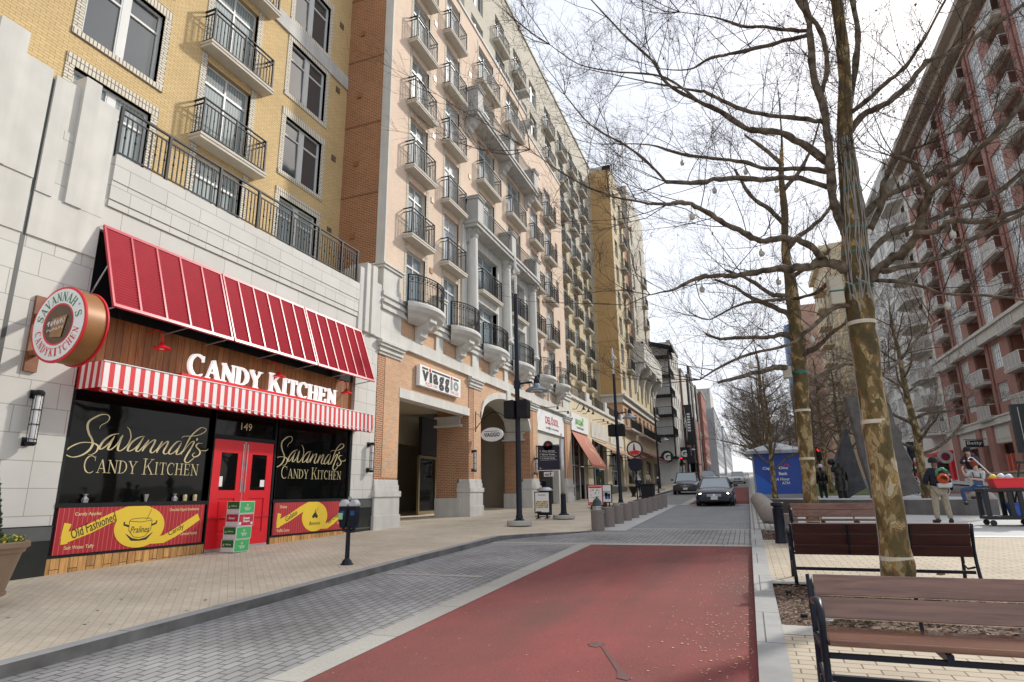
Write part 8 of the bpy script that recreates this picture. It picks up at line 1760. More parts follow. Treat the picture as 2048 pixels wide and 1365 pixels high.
def finish_tree(T, e, trunk, limbs, balls=True, leaves=120, seed=1):
    m_ = MB(); sp = smooth_pts(trunk, 9); q_ = random.Random(seed); m_.tube([(p[0]+.03*p[3]*math.sin(i*.7), p[1], p[2]) for i, p in enumerate(sp)], [p[3]*(1+.035*math.sin(i*.55+seed)+q_.uniform(-.015, .02)) for i, p in enumerate(sp)], 22)
    # knots and a flare at the foot
    R = random.Random(seed)
    m_.build('trunk', M['bark'], e, smooth=True)
    m_ = MB()
    for l in limbs: m_.tube([(p[0]+R.gauss(0, .1)*p[3], p[1], p[2]+R.gauss(0, .25)*p[3]) for p in l], [p[3]*R.uniform(.82, 1.16) for p in l], 9)
    m_.build('limbs', M['limb'], e, smooth=True)
    T.tw.build('crown', M['twig'] if leaves else M['twig_haze'], e)
    if balls:
        m_ = MB()
        for p in T.balls[:400]:
            q = p-Vector((0, 0, R.uniform(.04, .12))); r = R.uniform(.011, .016)
            m_.add([(q.x+r, q.y, q.z), (q.x-r, q.y, q.z), (q.x, q.y+r, q.z), (q.x, q.y-r, q.z), (q.x, q.y, q.z+r), (q.x, q.y, q.z-r)], [(0, 2, 4), (2, 1, 4), (1, 3, 4), (3, 0, 4), (2, 0, 5), (1, 2, 5), (3, 1, 5), (0, 3, 5)])
        tag(m_.build('seed_balls', M['black'], e), kind='stuff')
    if leaves:
        m_ = MB()
        for k in range(leaves):
            p = R.choice(T.tips); s_ = R.uniform(.02, .045); u = Vector((R.gauss(0, 1), R.gauss(0, 1), R.gauss(0, 1))).normalized()*s_; v = u.orthogonal().normalized()*s_*.7; w = Vector((0, 0, -s_*1.4))
            m_.quad(tuple(p), tuple(p+v+w*.5), tuple(p+w+u*.4), tuple(p-v+w*.6))
        tag(m_.build('dead_leaves', mat('dead_leaves', (.19, .075, .035), .8, .3, 9), e), kind='stuff')
def bands_on(e, trunk, zs_, m, name, w=.045):
    sp = smooth_pts(trunk, 6)
    for z in zs_:
        k = min(range(len(sp)), key=lambda i: abs(sp[i][2]-z)); p = sp[k]; m_ = MB(); t = .02*((k % 3)-1)
        m_.tube([(p[0], p[1], z-w/2), (p[0], p[1], z+w/2)], [p[3]*1.045]*2, 22); m_.build(name, m, e, smooth=True, sharp=40)
M['strap'] = mat('pale_strap', (.55, .50, .40), .7, .12, 20); M['tape'] = mat('green_tape', (.01, .13, .10), .5, .1, 8); M['cable'] = mat('grey_cable', (.26, .24, .215), .6, .2, 9)
def photo_tree(D, label, seed, zc, step, dens, L, box=True, balls=True, leaves=130):
    tr = [(*D['trunk'][0][:2], D['trunk'][0][2]-.1, D['trunk'][0][3]*1.12)]+D['trunk']; e = empty('sycamore_tree', (tr[0][0], tr[0][1], tr[0][2]), label, 'tree', 'sycamores along the right kerb'); T = Tree(seed); limbs = []
    for k, l in D.items():
        if k == 'trunk': continue
        s = smooth_pts([(*p[:3], p[3]*.78) for p in l], 4); limbs.append(s); T.dress(s, step, L, dens=dens)
    s = smooth_pts([p for p in D['trunk'] if p[2] > zc], 3); T.dress(s, step*.8, L, dens=dens, start=0)
    finish_tree(T, e, tr, limbs, balls, leaves, seed); return e
T1['trunk'] = [(*p[:3], p[3]*.93) for p in T1['trunk']]
t1 = photo_tree(T1, 'big mottled sycamore with pale straps standing behind the nearest bench', 21, 3.2, .23, 1.0, (.5, 1.5), leaves=170)
bands_on(t1, T1['trunk'], (-.80, .82, 2.10), M['strap'], 'strap', .05); bands_on(t1, T1['trunk'], (2.60, 3.06, 3.40, 3.62, 3.98, 4.34, 4.72), M['tape'], 'green_tape', .03)
m_ = MB(); r_ = random.Random(3); tk = smooth_pts(T1['trunk'], 4)
for k in range(12):
    a = -PI/2+r_.uniform(-.8, .7); pts = []
    for p in tk:
        if 2.3 < p[2] < 4.9: a += r_.gauss(0, .07); pts.append((p[0]+p[3]*1.05*math.cos(a), p[1]+p[3]*1.05*math.sin(a), p[2]))
    if len(pts) > 3: m_.tube(pts, .007, 5)
for dx in (-.12, .05): m_.tube([(1.6+dx+.08*math.sin(i*.5), 8.58, 2.45-.06*i*(1 if i < 5 else -.4)) for i in range(11)], .009, 5)
m_.tube([(p[0]-p[3]*1.02, p[1]-.03, p[2]) for p in tk if p[2] < 2.5], .006, 5); m_.build('light_cables', M['cable'], t1)
m_ = MB(); m_.box(1.24, 1.40, 8.56, 8.8, 2.34, 2.72); m_.box(1.235, 1.405, 8.555, 8.8, 2.50, 2.53, 1); o = m_.build('power_box', [mat('box_beige', (.47, .43, .34), .5, .06, 4), M['tape']], t1, bevel=.012)
T2['trunk'] = [(p[0]+(.04*(i % 2)-.02 if i > 6 else 0), p[1], p[2], p[3]*(.82 if i < 8 else .6)) for i, p in enumerate(T2['trunk'][:-2])]; T2['trunk'][-1] = (*T2['trunk'][-1][:3], .012); T2['trunk'][-2] = (*T2['trunk'][-2][:3], .03)
t2 = photo_tree(T2, 'second mottled sycamore with straps, behind the third bench', 33, 1.9, .24, .8, (.7, 1.9), leaves=60)
bands_on(t2, T2['trunk'], (-.72, .78, 2.0), M['strap'], 'strap', .06); bands_on(t2, T2['trunk'], (3.0,), M['tape'], 'green_tape', .07)
m_ = MB(); m_.box(1.12, 1.32, 17.1, 17.3, 2.85, 3.15); m_.build('power_box', mat('box_beige2', (.42, .40, .33), .5, .06, 4), t2)
# generic street trees for the row and the plaza
def gen_tree(seed, H, r0, zb, nl, spread, dens, step, label, loc):
    R = random.Random(seed); T = Tree(seed+100); tr = []; x = y = 0; n = 9
    for i in range(n+1):
        t = i/n; tr.append((x, y, H*t, r0*(1-.85*t)**.9+.008)); x += R.gauss(0, .05); y += R.gauss(0, .05)
    limbs = []
    for k in range(nl):
        t = zb+(1-zb)*(k+R.random()*.6)/nl*.9; i = int(t*n); b = Vector(tr[i][:3]).lerp(Vector(tr[min(i+1, n)][:3]), t*n-i); a = k*2.4+R.uniform(-.4, .4); ln = spread*(1-.55*(t-zb)/(1-zb))*R.uniform(.75, 1.15)
        d = Vector((math.cos(a), math.sin(a), R.uniform(.25, .7))); pts = []; q = b.copy(); m = 6
        for j in range(m+1): pts.append((q.x, q.y, q.z, max(.008, tr[i][3]*.5*(1-.75*j/m)))); d = (d+Vector((R.gauss(0, .15), R.gauss(0, .15), R.gauss(.05, .12)))).normalized(); q = q+d*ln/m
        s = smooth_pts(pts, 2); limbs.append(s); T.dress(s, step, (.6, 1.5), dens=dens*1.1, start=.2, r0=.012)
    s = smooth_pts([p for p in tr if p[2] > H*.5], 2); T.dress(s, step, (.6, 1.5), dens=dens*1.25, start=0, r0=.012)
    e = empty('sycamore_tree', (0, 0, 0)); ORG[e.name] = (0, 0, 0)
    finish_tree(T, e, tr, limbs, True, 0, seed); return e
T_MIN[0] = .0038
prot = [gen_tree(5, 9.2, .19, .24, 17, 3.5, .85, .33, '', None), gen_tree(6, 9.6, .21, .23, 18, 3.7, .8, .34, '', None), gen_tree(9, 8.8, .17, .26, 16, 3.3, .85, .33, '', None)]
row = [(1.18, 34.0, 0, .70, 'slim sycamore directly in front of the blue kiosk'), (1.35, 43, 1, 1.0, 'sycamore just behind the blue kiosk in the kerb row'), (1.4, 51.5, 2, 1.0, 'sycamore second behind the kiosk in the kerb row'), (1.4, 60, 0, 1.05, 'sycamore third behind the kiosk in the kerb row'),
       (1.4, 69, 1, 1.05, 'sycamore fourth behind the kiosk in the kerb row'), (1.4, 78, 2, 1.1, 'sycamore fifth behind the kiosk in the kerb row'), (1.4, 88, 0, 1.1, 'sycamore sixth behind the kiosk in the kerb row'), (1.5, 99, 1, 1.1, 'sycamore seventh behind the kiosk in the kerb row'), (1.5, 112, 2, 1.15, 'sycamore eighth behind the kiosk in the kerb row'), (1.5, 128, 0, 1.2, 'sycamore ninth behind the kiosk in the kerb row'), (1.6, 150, 1, 1.3, 'farthest sycamore of the kerb row'),
       (6.6, 29.5, 1, .88, 'dark plaza sycamore right behind the big trunk and jagged stone'), (4.9, 45, 2, 1.0, 'plaza sycamore behind the bronze figures, left one'), (6.9, 52, 0, 1.0, 'plaza sycamore behind the bronze figures, right one'), (6.3, 66, 1, 1.05, 'plaza sycamore farther back in the second row'), (6.5, 80, 2, 1.1, 'fourth plaza sycamore back in the second row'), (6.8, 96, 0, 1.15, 'fifth plaza sycamore back in the second row'), (7.2, 116, 1, 1.25, 'farthest plaza sycamore of the second row'), (9.6, 60, 2, 1.05, 'sycamore near the side street beyond the terrace')]
used_p = set()
for i, (x, y, k, s, lab) in enumerate(row):
    z = g(y)+.1; o = prot[k]
    if k in used_p: o = copy_tree(prot[k])
    used_p.add(k); o.location = (x, y, z-.1); o.rotation_euler = (0, 0, i*1.7); o.scale = (s, s, s); tag(o, lab, 'tree', 'sycamores along the right kerb' if x < 2 else 'sycamores in the plaza')
# small glass bulbs of the light strings hanging in the two near trees
bb = MB(); bb.lathe((0, 0, 0), [(.012, .06), (.014, .045), (.03, .03), (.034, 0), (.026, -.035), (.0, -.045)], 12); bb.tube([(0, 0, .05), (0, 0, .14)], .004, 4)
bulb = bb.mesh('string_light_bulb', mat('clear_bulb', (.42, .42, .36), .15, .05, 3, spec=.8), smooth=True); k = 0; r_ = random.Random(14)
BL = []
for key, w in (('A', 'long low left limb'), ('B', 'arched left limb'), ('C', 'middle left limb'), ('D', 'thin left limb'), ('R5', 'right forked limb'), ('R8', 'steep right limb'), ('R4', 'level right limb'), ('R7', 'lowest right limb'), ('K', 'drooping lower limb')):
    for fr_, nm_ in ((.45, 'halfway along'), (.8, 'near the tip of')): BL.append((key, fr_, f'clear bulb {nm_} the {w} of the big sycamore'))
for key, fr_, lab in BL:
    p = T1[key][int((len(T1[key])-1)*fr_)]; o = bpy.data.objects.new('string_light_bulb', bulb); COL.objects.link(o); o.location = (p[0], p[1], p[2]-p[3]-.13); tag(o, lab, 'light bulb', 'string light bulbs in the big sycamore')
# ---------------------------------------------------------------- vehicles
M['tyre'] = mat('tyre', (.02, .02, .02), .8, .1, 9); M['lamp_on'] = mat('headlamp_lit', (.8, .8, .75), .2, 0, emit=(1, .93, .8, 9)); M['lamp_off'] = mat('headlamp', (.55, .56, .58), .1, 0, spec=1.0); M['plate'] = mat('number_plate', (.62, .62, .6), .5, 0)
M['chrome'] = mat('chrome', (.5, .5, .52), .15, 0, metal=1.0)
def car(x, y, z, col, label, W=1.82, Lc=4.8, H=1.45, suv=False, lit=True, detail=True, face=-1, grille='chrome'):
    """front faces -y when face=-1"""
    e = empty('parked_car' if not lit else 'car', (x, y, z), label, 'car', 'cars on the street'); s = -face; hb = .62*H if not suv else .60*H; w = W/2
    paint = mat('car_paint', col, .25, .03, 2, metal=.0, coat=.25, spec=.3); Yy = lambda d: y+s*d; gc = .20 if not suv else .24
    st_ = [(0.0, .80, .52*hb, gc+.06), (.05, .92, .72*hb, gc+.02), (.25, .97, .84*hb, gc), (.8, 1, .93*hb, gc), (1.25, 1, 1.0*hb, gc), (2.4, 1.0, 1.03*hb, gc), (3.6, 1, 1.06*hb, gc), (Lc-.3, .97, 1.04*hb, gc), (Lc-.05, .90, .9*hb, gc+.05), (Lc, .82, .7*hb, gc+.12)]
    m_ = MB(); n = 9
    def sec(k, top, bot): return [(-.90*k*w, bot), (-.985*k*w, bot+.10), (-k*w, bot+(top-bot)*.55), (-.95*k*w, top-.05), (-.55*k*w, top+.03), (0, top+.045), (.55*k*w, top+.03), (.95*k*w, top-.05), (k*w, bot+(top-bot)*.55), (.985*k*w, bot+.10), (.90*k*w, bot)]
    for d, k, t, b in st_:
        for (u, v) in sec(k, t, b): m_.v.append((x+u, Yy(d), z+v))
    q = 11
    for i in range(len(st_)-1):
        for j in range(q): m_.f.append((i*q+j, i*q+(j+1) % q, (i+1)*q+(j+1) % q, (i+1)*q+j)); m_.m.append(0)
    m_.f.append(tuple(range(q))); m_.m.append(0); m_.f.append(tuple((len(st_)-1)*q+j for j in range(q))); m_.m.append(0)
    # roof and pillars
    ws, wt_, rr, rb_ = (1.30, 2.05, 3.3, 4.25) if not suv else (1.15, 1.75, 4.0, Lc-.25)
    G_ = [(ws, .84, hb), (wt_, .67 if not suv else .72, H-.03), ((wt_+rr)/2, .68 if not suv else .74, H), (rr, .66 if not suv else .73, H-.03), (rb_, .82, hb+.05)]
    b0 = len(m_.v)
    for d, k, t in G_: m_.v += [(x-k*w, Yy(d), z+t-.05), (x-k*w*.9, Yy(d), z+t), (x+k*w*.9, Yy(d), z+t), (x+k*w, Yy(d), z+t-.05)]
    for i in (1, 2):
        for j in range(3): m_.f.append((b0+i*4+j, b0+i*4+j+1, b0+i*4+4+j+1, b0+i*4+4+j)); m_.m.append(0)
    for sg_ in (-1, 1):
        P = lambda i: Vector((x+sg_*G_[i][1]*w, Yy(G_[i][0]), z+G_[i][2]-.03))
        m_.tube([P(0), P(1), P(2), P(3), P(4)], .035, 6); m_.tube([P(2), (x+sg_*w*.9, Yy((wt_+rr)/2), z+hb)], .035, 5)
    m_.build('body', paint, e, smooth=True, sharp=38)
    m_ = MB(); i0 = lambda i, sg_, o=0: (x+sg_*(G_[i][1]*w-.02), Yy(G_[i][0]), z+G_[i][2]-.035+o)
    m_.quad(i0(0, -1), i0(0, 1), i0(1, 1), i0(1, -1)); m_.build('windscreen', M['glass_blue'], e)
    m_ = MB(); m_.quad(i0(4, -1), i0(4, 1), i0(3, 1), i0(3, -1)); m_.build('rear_window', M['glass_dark'], e)
    for sg_ in (-1, 1): m_ = MB(); m_.add([i0(0, sg_), i0(1, sg_), i0(3, sg_), i0(4, sg_)], [(0, 1, 2, 3)]); m_.build('side_window', M['glass_dark'], e)
    for dx in (-1, 1):
        for d in (.85, Lc-.95):
            m_ = MB(); r = .33 if not suv else .37; m_.lathe((x+dx*(w-.22 if dx > 0 else w), Yy(d), z+r), [(r-.02, 0), (r, .03), (r, .19), (r-.02, .22)], 20, axis='x'); wo_ = m_.build('wheel', M['tyre'], e)
            m_ = MB(); m_.lathe((x+dx*w-(.002 if dx < 0 else -.002)-.01, Yy(d), z+r), [(r*.62, 0), (r*.62, .02)], 14, axis='x'); m_.build('rim', M['galv'], wo_)
    for dx in (-1, 1):
        m_ = MB(); m_.cbox(x+dx*(w+.10), Yy(ws+.25), z+hb+.10, .20, .12, .13); m_.build('wing_mirror', paint, e, bevel=.03)
        m_ = MB(); hx = x+dx*.70*w; hz = .62*hb if not suv else .72*hb; m_.add([(hx-.20, Yy(.06), z+hz-.07), (hx+.20, Yy(.10 if dx > 0 else .05), z+hz-.05), (hx+.20, Yy(.16 if dx > 0 else .12), z+hz+.07), (hx-.20, Yy(.13), z+hz+.05), (hx-.2, Yy(.3), z+hz-.07), (hx+.2, Yy(.3), z+hz-.05), (hx+.2, Yy(.3), z+hz+.06), (hx-.2, Yy(.3), z+hz+.04)], [(0, 1, 2, 3), (0, 4, 5, 1), (1, 5, 6, 2), (3, 2, 6, 7), (0, 3, 7, 4)])
        hl = m_.build('headlight' if face < 0 else 'tail_light', M['lamp_off'] if face < 0 else M['red'], e)
        if lit: m_ = MB(); m_.lathe((hx, Yy(.05)-.01, z+hz), [(.075, 0), (.075, .02)], 12, axis='y'); m_.build('lit_bulb', M['lamp_on'], hl)
    gz_ = .60*hb if not suv else .66*hb; m_ = MB(); h_ = .10 if not suv else .17
    m_.box(x-.36, x+.36, min(Yy(-.012), Yy(.1)), max(Yy(-.012), Yy(.1)), z+gz_-h_/1.2, z+gz_+h_/1.6); gr = m_.build('grille', M['black'] if face < 0 else M['glass_dark'], e)
    m_ = MB()
    for k in range(4): zz = z+gz_-h_/1.2+.02+k*h_/3.2; m_.box(x-.34, x+.34, Yy(-.02)-.004, Yy(-.02)+.004, zz, zz+.014)
    m_.box(x-.05, x+.05, Yy(-.022)-.006, Yy(-.022)+.004, z+gz_-.05, z+gz_+.05); m_.build('chrome_bars', M['chrome'], gr)
    m_ = MB(); m_.box(x-.16, x+.16, Yy(-.018)-.006, Yy(-.018)+.006, z+.38*hb-.02, z+.38*hb+.13); m_.build('number_plate', M['plate'], e)
    m_ = MB(); m_.box(x-w*.62, x+w*.62, min(Yy(-.004), Yy(.1)), max(Yy(-.004), Yy(.1)), z+gc+.05, z+gc+.13); m_.build('lower_intake', M['black'], e)
    return e
car(-1.67, 32.3, g(32.5)+.0, (.012, .012, .028), 'dark sedan with lit headlights crossing the grey pavers towards the camera', lit=True)
car(-4.55, 49.0, g(49), (.03, .032, .036), 'black crossover parked at the left kerb behind the dark sedan', W=1.95, Lc=4.9, H=1.72, suv=True, lit=False)
car(-1.35, 84.0, g(84), (.60, .61, .62), 'white crossover coming downhill in the red lane beyond the sedan', W=1.85, Lc=4.6, H=1.62, suv=True, lit=False)
car(-5.2, 88.0, g(88), (.24, .25, .26), 'silver pickup with dark red bumper parked up the hill', W=2.0, Lc=5.3, H=1.85, suv=True, lit=False)
car(-5.3, 100.0, g(100), (.3, .31, .32), 'distant grey car parked behind the silver pickup', W=1.85, lit=False)
sv = car(11.9, 49.5, g(49)+.03, (.50, .51, .52), 'pale silver hatchback standing on the side street behind the plaza people', W=1.85, Lc=4.3, H=1.58, suv=True, lit=False, face=-1)
car(-9.4, 92.0, g(92)+.1, (.6, .6, .6), 'white car nose showing beside the distant pedestrians', W=1.8, lit=False)
# ---------------------------------------------------------------- people
def skin_mesh(name, V, E, R, m, parent, root=0, lv=1):
    me = bpy.data.meshes.new(name); o_ = ORG[parent.name]; me.from_pydata([(a-o_[0], b-o_[1], c-o_[2]) for a, b, c in V], E, []); me.materials.append(m)
    o = bpy.data.objects.new(name, me); COL.objects.link(o); o.parent = parent; ORG[o.name] = o_
    md = o.modifiers.new('skin', 'SKIN'); sk = me.skin_vertices[0].data
    for i, r in enumerate(R): sk[i].radius = (r, r) if not hasattr(r, '__len__') else r
    for i in range(len(V)): sk[i].use_root = False
    sk[root].use_root = True; md.use_smooth_shade = True
    sd_ = o.modifiers.new('sub', 'SUBSURF'); sd_.levels = lv; sd_.render_levels = lv
    return o
STAND = dict(pel=(0, 0, .95), wai=(0, 0, 1.10), che=(0, 0, 1.32), nek=(0, 0, 1.47), hd0=(0, .01, 1.56), hd1=(0, .02, 1.66), hd2=(0, .01, 1.75),
             shL=(-.17, 0, 1.40), elL=(-.24, .0, 1.12), wrL=(-.25, .08, .88), haL=(-.25, .10, .80), shR=(.17, 0, 1.40), elR=(.24, .0, 1.12), wrR=(.25, .08, .88), haR=(.25, .10, .80),
             hiL=(-.09, 0, .90), knL=(-.11, .02, .49), anL=(-.12, -.02, .09), toL=(-.13, .15, .04), hiR=(.09, 0, .90), knR=(.11, .02, .49), anR=(.12, -.02, .09), toR=(.13, .15, .04))
def person(loc, rz, label, pose={}, s=1.0, top=None, legs=None, shoes=None, hat=None, hair=None, skin='skin', fat=1.0, statue=None, long_coat=False, name='person', sleeves='long', cat='person'):
    J = dict(STAND); J.update(pose); c, sn = math.cos(rz), math.sin(rz)
    W = lambda p: (loc[0]+(p[0]*c-p[1]*sn)*s, loc[1]+(p[0]*sn+p[1]*c)*s, loc[2]+p[2]*s)
    e = empty(name, loc, label, cat); K = {k: W(v) for k, v in J.items()}
    def chain(keys, extra=()): return keys
    order = ['pel', 'wai', 'che', 'nek', 'hd0', 'hd1', 'hd2', 'shL', 'elL', 'wrL', 'haL', 'shR', 'elR', 'wrR', 'haR', 'hiL', 'knL', 'anL', 'toL', 'hiR', 'knR', 'anR', 'toR']
    rad = dict(pel=.12, wai=.11, che=.13, nek=.05, hd0=.075, hd1=.098, hd2=.06, shL=.06, shR=.06, elL=.042, elR=.042, wrL=.028, wrR=.028, haL=.034, haR=.034, hiL=.09, hiR=.09, knL=.058, knR=.058, anL=.04, anR=.04, toL=.032, toR=.032)
    ed = [('pel', 'wai'), ('wai', 'che'), ('che', 'nek'), ('nek', 'hd0'), ('hd0', 'hd1'), ('hd1', 'hd2'), ('che', 'shL'), ('shL', 'elL'), ('elL', 'wrL'), ('wrL', 'haL'), ('che', 'shR'), ('shR', 'elR'), ('elR', 'wrR'), ('wrR', 'haR'), ('pel', 'hiL'), ('hiL', 'knL'), ('knL', 'anL'), ('anL', 'toL'), ('pel', 'hiR'), ('hiR', 'knR'), ('knR', 'anR'), ('anR', 'toR')]
    ix = {k: i for i, k in enumerate(order)}; V = [K[k] for k in order]; R = [rad[k]*s for k in order]; E = [(ix[a], ix[b]) for a, b in ed]
    # nose, and five bent fingers on each hand
    hd = Vector(J['hd1']); V.append(W(tuple(hd+Vector((0, .105, -.03))))); R.append(.016*s); E.append((ix['hd1'], len(V)-1))
    for sd_ in 'LR':
        h, w_ = Vector(J['ha'+sd_]), Vector(J['wr'+sd_]); ax = (h-w_).normalized(); sx = ax.orthogonal().normalized()
        for q in range(5):
            off = sx*(q-1.5)*.018 if q < 4 else sx*(-.045); a = h+off; b = a+ax*(.04 if q < 4 else .02)+sx*(-.02 if q == 4 else 0); d = b+ax*.03*(1 if q in (1, 2) else .7)+Vector((0, .012, 0))
            i = len(V); V += [W(tuple(a)), W(tuple(b)), W(tuple(d))]; R += [.010*s, .009*s, .007*s]; E += [(i, i+1), (i+1, i+2)]
    mb_ = M[skin] if not statue else statue; skin_mesh('body', V, E, R, mb_, e)
    def cloth(nm, keys, sc, m, rr={}):
        kk = [k for k in order if k in keys]; jx = {k: i for i, k in enumerate(kk)}
        skin_mesh(nm, [K[k] for k in kk], [(jx[a], jx[b]) for a, b in ed if a in jx and b in jx], [rr.get(k, rad[k]+sc)*s*fat if not isinstance(rr.get(k), tuple) else tuple(q*s*fat for q in rr[k]) for k in kk], m, e)
    if legs: cloth('trousers', {'pel', 'hiL', 'knL', 'anL', 'hiR', 'knR', 'anR'}, .03, legs, dict(pel=.15, anL=.065, anR=.065, knL=.085, knR=.085, hiL=.11, hiR=.11))
    if top: cloth('jacket', {'pel', 'wai', 'che', 'shL', 'elL', 'shR', 'elR', 'nek'} | ({'wrL', 'wrR'} if sleeves == 'long' else set()), .035, top, dict(pel=.175, wai=.17, che=.175, nek=.075, shL=.095, shR=.095, elL=.07, elR=.07, wrL=.055, wrR=.055) if not long_coat else dict(pel=.21, wai=.19, che=.18, nek=.08, shL=.10, shR=.10, elL=.075, elR=.075, wrL=.06, wrR=.06))
    if shoes:
        for sd_ in 'LR': m_ = MB(); a, b = Vector(K['an'+sd_]), Vector(K['to'+sd_]); m_.tube([a+(a-b)*.45-Vector((0, 0, .03*s)), a-Vector((0, 0, .04*s)), b, b+(b-a)*.15], [.05*s, .06*s, .052*s, .02*s], 8); m_.build('shoe', shoes, e, smooth=True)
    h1, h2 = Vector(K['hd1']), Vector(K['hd2'])
    if hair: m_ = MB(); m_.lathe(tuple(h1), [(.06*s, -.07*s), (.105*s, -.02*s), (.117*s, .04*s), (.10*s, .11*s), (.05*s, .15*s), (.0, .155*s)], 14); o = m_.build('hair', hair, e, smooth=True); 
    if hat: m_ = MB(); m_.lathe(tuple(h1), [(.118*s, .0), (.122*s, .03*s), (.115*s, .10*s), (.07*s, .155*s), (.0, .165*s)], 16); m_.build('beanie', hat, e, smooth=True)
    if not statue and not hat or hair:
        f = lambda u, v, w: W((hd.x+u, hd.y+.093+w, hd.z+v)); m_ = MB()
        for u in (-.032, .032): m_.lathe(f(u, .012, .0), [(.008*s, 0), (.008*s, .006*s)], 8, axis='y')
        m_.ribbon([(-.025, -.055), (0, -.062), (.025, -.055)], .010, lambda u, v, w: f(u, v, .004), 0, 0); m_.build('face_features', M['black'], e)
    return e, W
fab = lambda n, c: mat(n, c, .9, .15, 14, .2, 80)
gy = lambda y: g(y)+.1
# worker with backpack blower, back to the camera
navy = fab('navy_coat', (.012, .014, .026)); khaki = fab('khaki_cloth', (.36, .31, .235)); blk = fab('black_cloth', (.012, .012, .014))
e, W = person((5.02, 21.0, gy(21)), .12, 'person seen from behind in navy coat and khaki trousers wearing an orange backpack blower', s=1.01, fat=1.12, top=navy, legs=khaki, shoes=M['black'], hat=blk, skin='skin_dark', long_coat=True,
    pose=dict(haL=(-.14, .30, 1.12), wrL=(-.20, .22, 1.10), elL=(-.30, .02, 1.12), haR=(.18, .30, 1.05), wrR=(.24, .22, 1.05), elR=(.30, .0, 1.12), anL=(-.16, -.02, .09), toL=(-.2, .13, .04), anR=(.17, -.02, .09), toR=(.21, .13, .04), knL=(-.13, .02, .49), knR=(.14, .02, .49), hd0=(0, .03, 1.55), hd1=(0, .05, 1.65)))
b = empty('backpack_blower', W((0, -.2, 1.2)), 'orange, green and grey backpack blower worn by the khaki trousered worker', 'backpack'); p = W((.06, -.30, 1.22))
m_ = MB(); m_.lathe((p[0], p[1]-.02, p[2]-.02), [(.09, -.02), (.135, 0), (.15, .08), (.135, .18), (.08, .2)], 20, axis='y'); m_.build('engine_cover', mat('blower_orange', (.62, .09, .015), .4, .08, 6), b, smooth=True)
m_ = MB(); m_.lathe((p[0]+.02, p[1]-.035, p[2]-.02), [(.06, 0), (.08, .02), (.05, .03)], 12, axis='y'); m_.build('fan_guard', M['black'], b)
m_ = MB(); m_.box(p[0]-.16, p[0]+.18, p[1], p[1]+.2, p[2]-.27, p[2]-.14); m_.build('tank', mat('tank_white', (.5, .5, .48), .4, .05, 4), b, bevel=.03); m_ = MB(); m_.tube([(p[0]-.13, p[1]+.1, p[2]+.05), (p[0]-.12, p[1]+.06, p[2]+.2), (p[0]+.02, p[1]+.06, p[2]+.26), (p[0]+.12, p[1]+.06, p[2]+.17)], .045, 8); m_.build('hood', mat('blower_green', (.06, .22, .12), .4, .05, 4), b, smooth=True)
# photographer's partner in a dark puffer jacket, leaning, on the terrace
e, W = person((7.12, 25.2, -.36), 2.6, 'person in dark puffer jacket and black beanie leaning forward on the terrace', s=.98, fat=1.08, top=navy, legs=fab('pale_jeans', (.42, .41, .37)), shoes=M['black'], hat=blk, hair=None,
    pose=dict(che=(0, .10, 1.28), nek=(0, .16, 1.43), hd0=(0, .20, 1.50), hd1=(0, .24, 1.58), hd2=(0, .25, 1.68), shL=(-.17, .12, 1.36), shR=(.17, .12, 1.36), elL=(-.2, .34, 1.2), wrL=(-.08, .5, 1.25), haL=(-.04, .56, 1.28), elR=(.2, .34, 1.2), wrR=(.08, .5, 1.25), haR=(.04, .56, 1.28)))
m_ = MB(); q = W((0, .02, 1.44)); m_.lathe((q[0]-.02, q[1], q[2]-.05), [(.1, 0), (.15, .04), (.14, .12), (.08, .16)], 14); m_.build('hood', fab('plum_hood', (.10, .03, .06)), e, smooth=True)
# girl in dungarees stepping up onto the wall, flexing an arm
denim = fab('denim', (.045, .085, .17)); grey_t = fab('grey_tee', (.42, .42, .40))
e, W = person((6.48, 22.7, gy(22.7)), -.25, 'smiling person in denim dungarees and grey shirt flexing one arm', s=.95, fat=.92, top=grey_t, legs=denim, shoes=M['black'], hair=fab('auburn_hair', (.22, .05, .025)), sleeves='short',
    pose=dict(hd0=(0, -.03, 1.56), hd1=(-.01, -.03, 1.66), hd2=(-.01, -.02, 1.75), elL=(-.30, -.1, 1.30), wrL=(-.36, -.06, 1.55), haL=(-.30, -.04, 1.63), elR=(.12, -.12, 1.18), wrR=(-.12, -.2, 1.22), haR=(-.22, -.2, 1.2), knL=(-.46, -.02, .90), anL=(-.42, .05, .50), toL=(-.40, -.12, .46), knR=(.10, -.03, .49), anR=(.14, 0, .09), toR=(.12, -.16, .04), hiL=(-.10, 0, .92)))
h_ = Vector(W((-.01, -.03, 1.66))); m_ = MB()
for u in (-.032, .032): m_.lathe((h_.x+u, h_.y-.093, h_.z+.01), [(.009, 0), (.009, .006)], 8, axis='y')
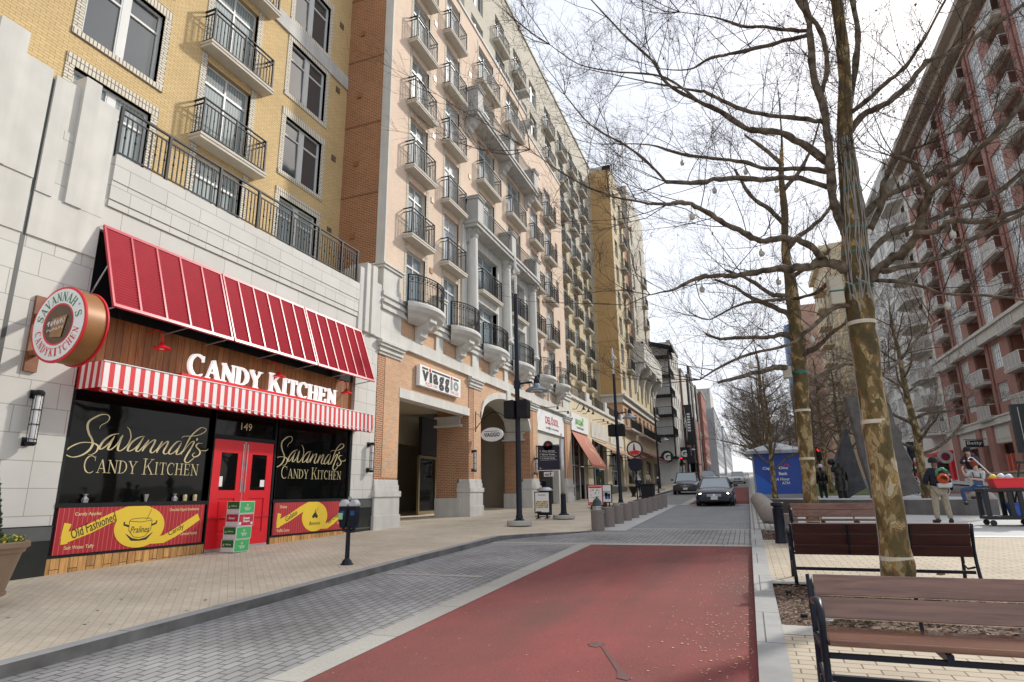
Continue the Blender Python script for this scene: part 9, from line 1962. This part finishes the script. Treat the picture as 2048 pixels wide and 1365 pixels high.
m_.build('eyes', M['black'], e); m_ = MB(); m_.ribbon([(-.03, -.045), (0, -.06), (.03, -.045)], .014, lambda u, v, w: (h_.x+u, h_.y-.095, h_.z+v), 0, 0); m_.build('smile', M['white'], e); m_ = MB(); m_.tube([(h_.x+.112*math.cos(a), h_.y+.112*math.sin(a), h_.z+.05) for a in [i*PI/8 for i in range(17)]], .012, 5); m_.build('head_band', fab('maroon_band', (.2, .03, .04)), e)
m_ = MB(); a0 = W((0, -.13, 1.02)); m_.box(a0[0]-.11, a0[0]+.11, a0[1]-.03, a0[1]+.02, a0[2], a0[2]+.24)
for u in (-.09, .09): m_.tube([(a0[0]+u, a0[1]-.02, a0[2]+.22), (a0[0]+u, a0[1]+.03, a0[2]+.36), (a0[0]+u*.9, a0[1]+.12, a0[2]+.40)], .018, 6)
m_.build('dungaree_bib', denim, e)
# bronze statues on the terrace
e, W = person((4.0, 32.6, -.5), 0, 'bronze statue in a long coat with one arm raised to the ear', statue=M['bronze'], top=M['bronze'], legs=M['bronze'], fat=1.25, s=1.02, long_coat=True, name='bronze_statue', cat='statue', pose=dict(elL=(-.3, .1, 1.30), wrL=(-.24, .14, 1.56), haL=(-.18, .12, 1.66)))
m_ = MB(); q = W((0, 0, .45)); m_.lathe((q[0], q[1], q[2]), [(.30, 0), (.27, .3), (.22, .7)], 14); m_.build('coat_skirt', M['bronze'], e, smooth=True)
m_ = MB(); q = W((-.28, .1, 1.6)); m_.lathe((q[0], q[1], q[2]), [(.05, 0), (.16, .06), (.17, .2), (.09, .3)], 12); m_.build('held_bundle', M['bronze'], e, smooth=True)
person((3.45, 35.0, -.5), .2, 'dark bronze statue of a standing figure with pale capped head beside the second sycamore', statue=M['bronze'], top=M['bronze'], legs=M['bronze'], fat=1.1, s=.98, name='bronze_statue', cat='statue', hat=M['galv'])
# two walkers far up the left pavement
person((-10.3, 62, zf(62)), 3.0, 'distant walker in a white top on the left pavement', top=fab('white_top', (.6, .6, .58)), legs=blk, shoes=M['black'], hair=blk); person((-8.95, 60, zf(60)-.02), 3.3, 'distant walker in a cream coat on the left pavement', top=fab('cream_coat', (.5, .45, .34)), legs=fab('grey_trousers', (.15, .15, .15)), shoes=M['black'], hair=fab('blond_hair', (.35, .25, .12)), long_coat=True)
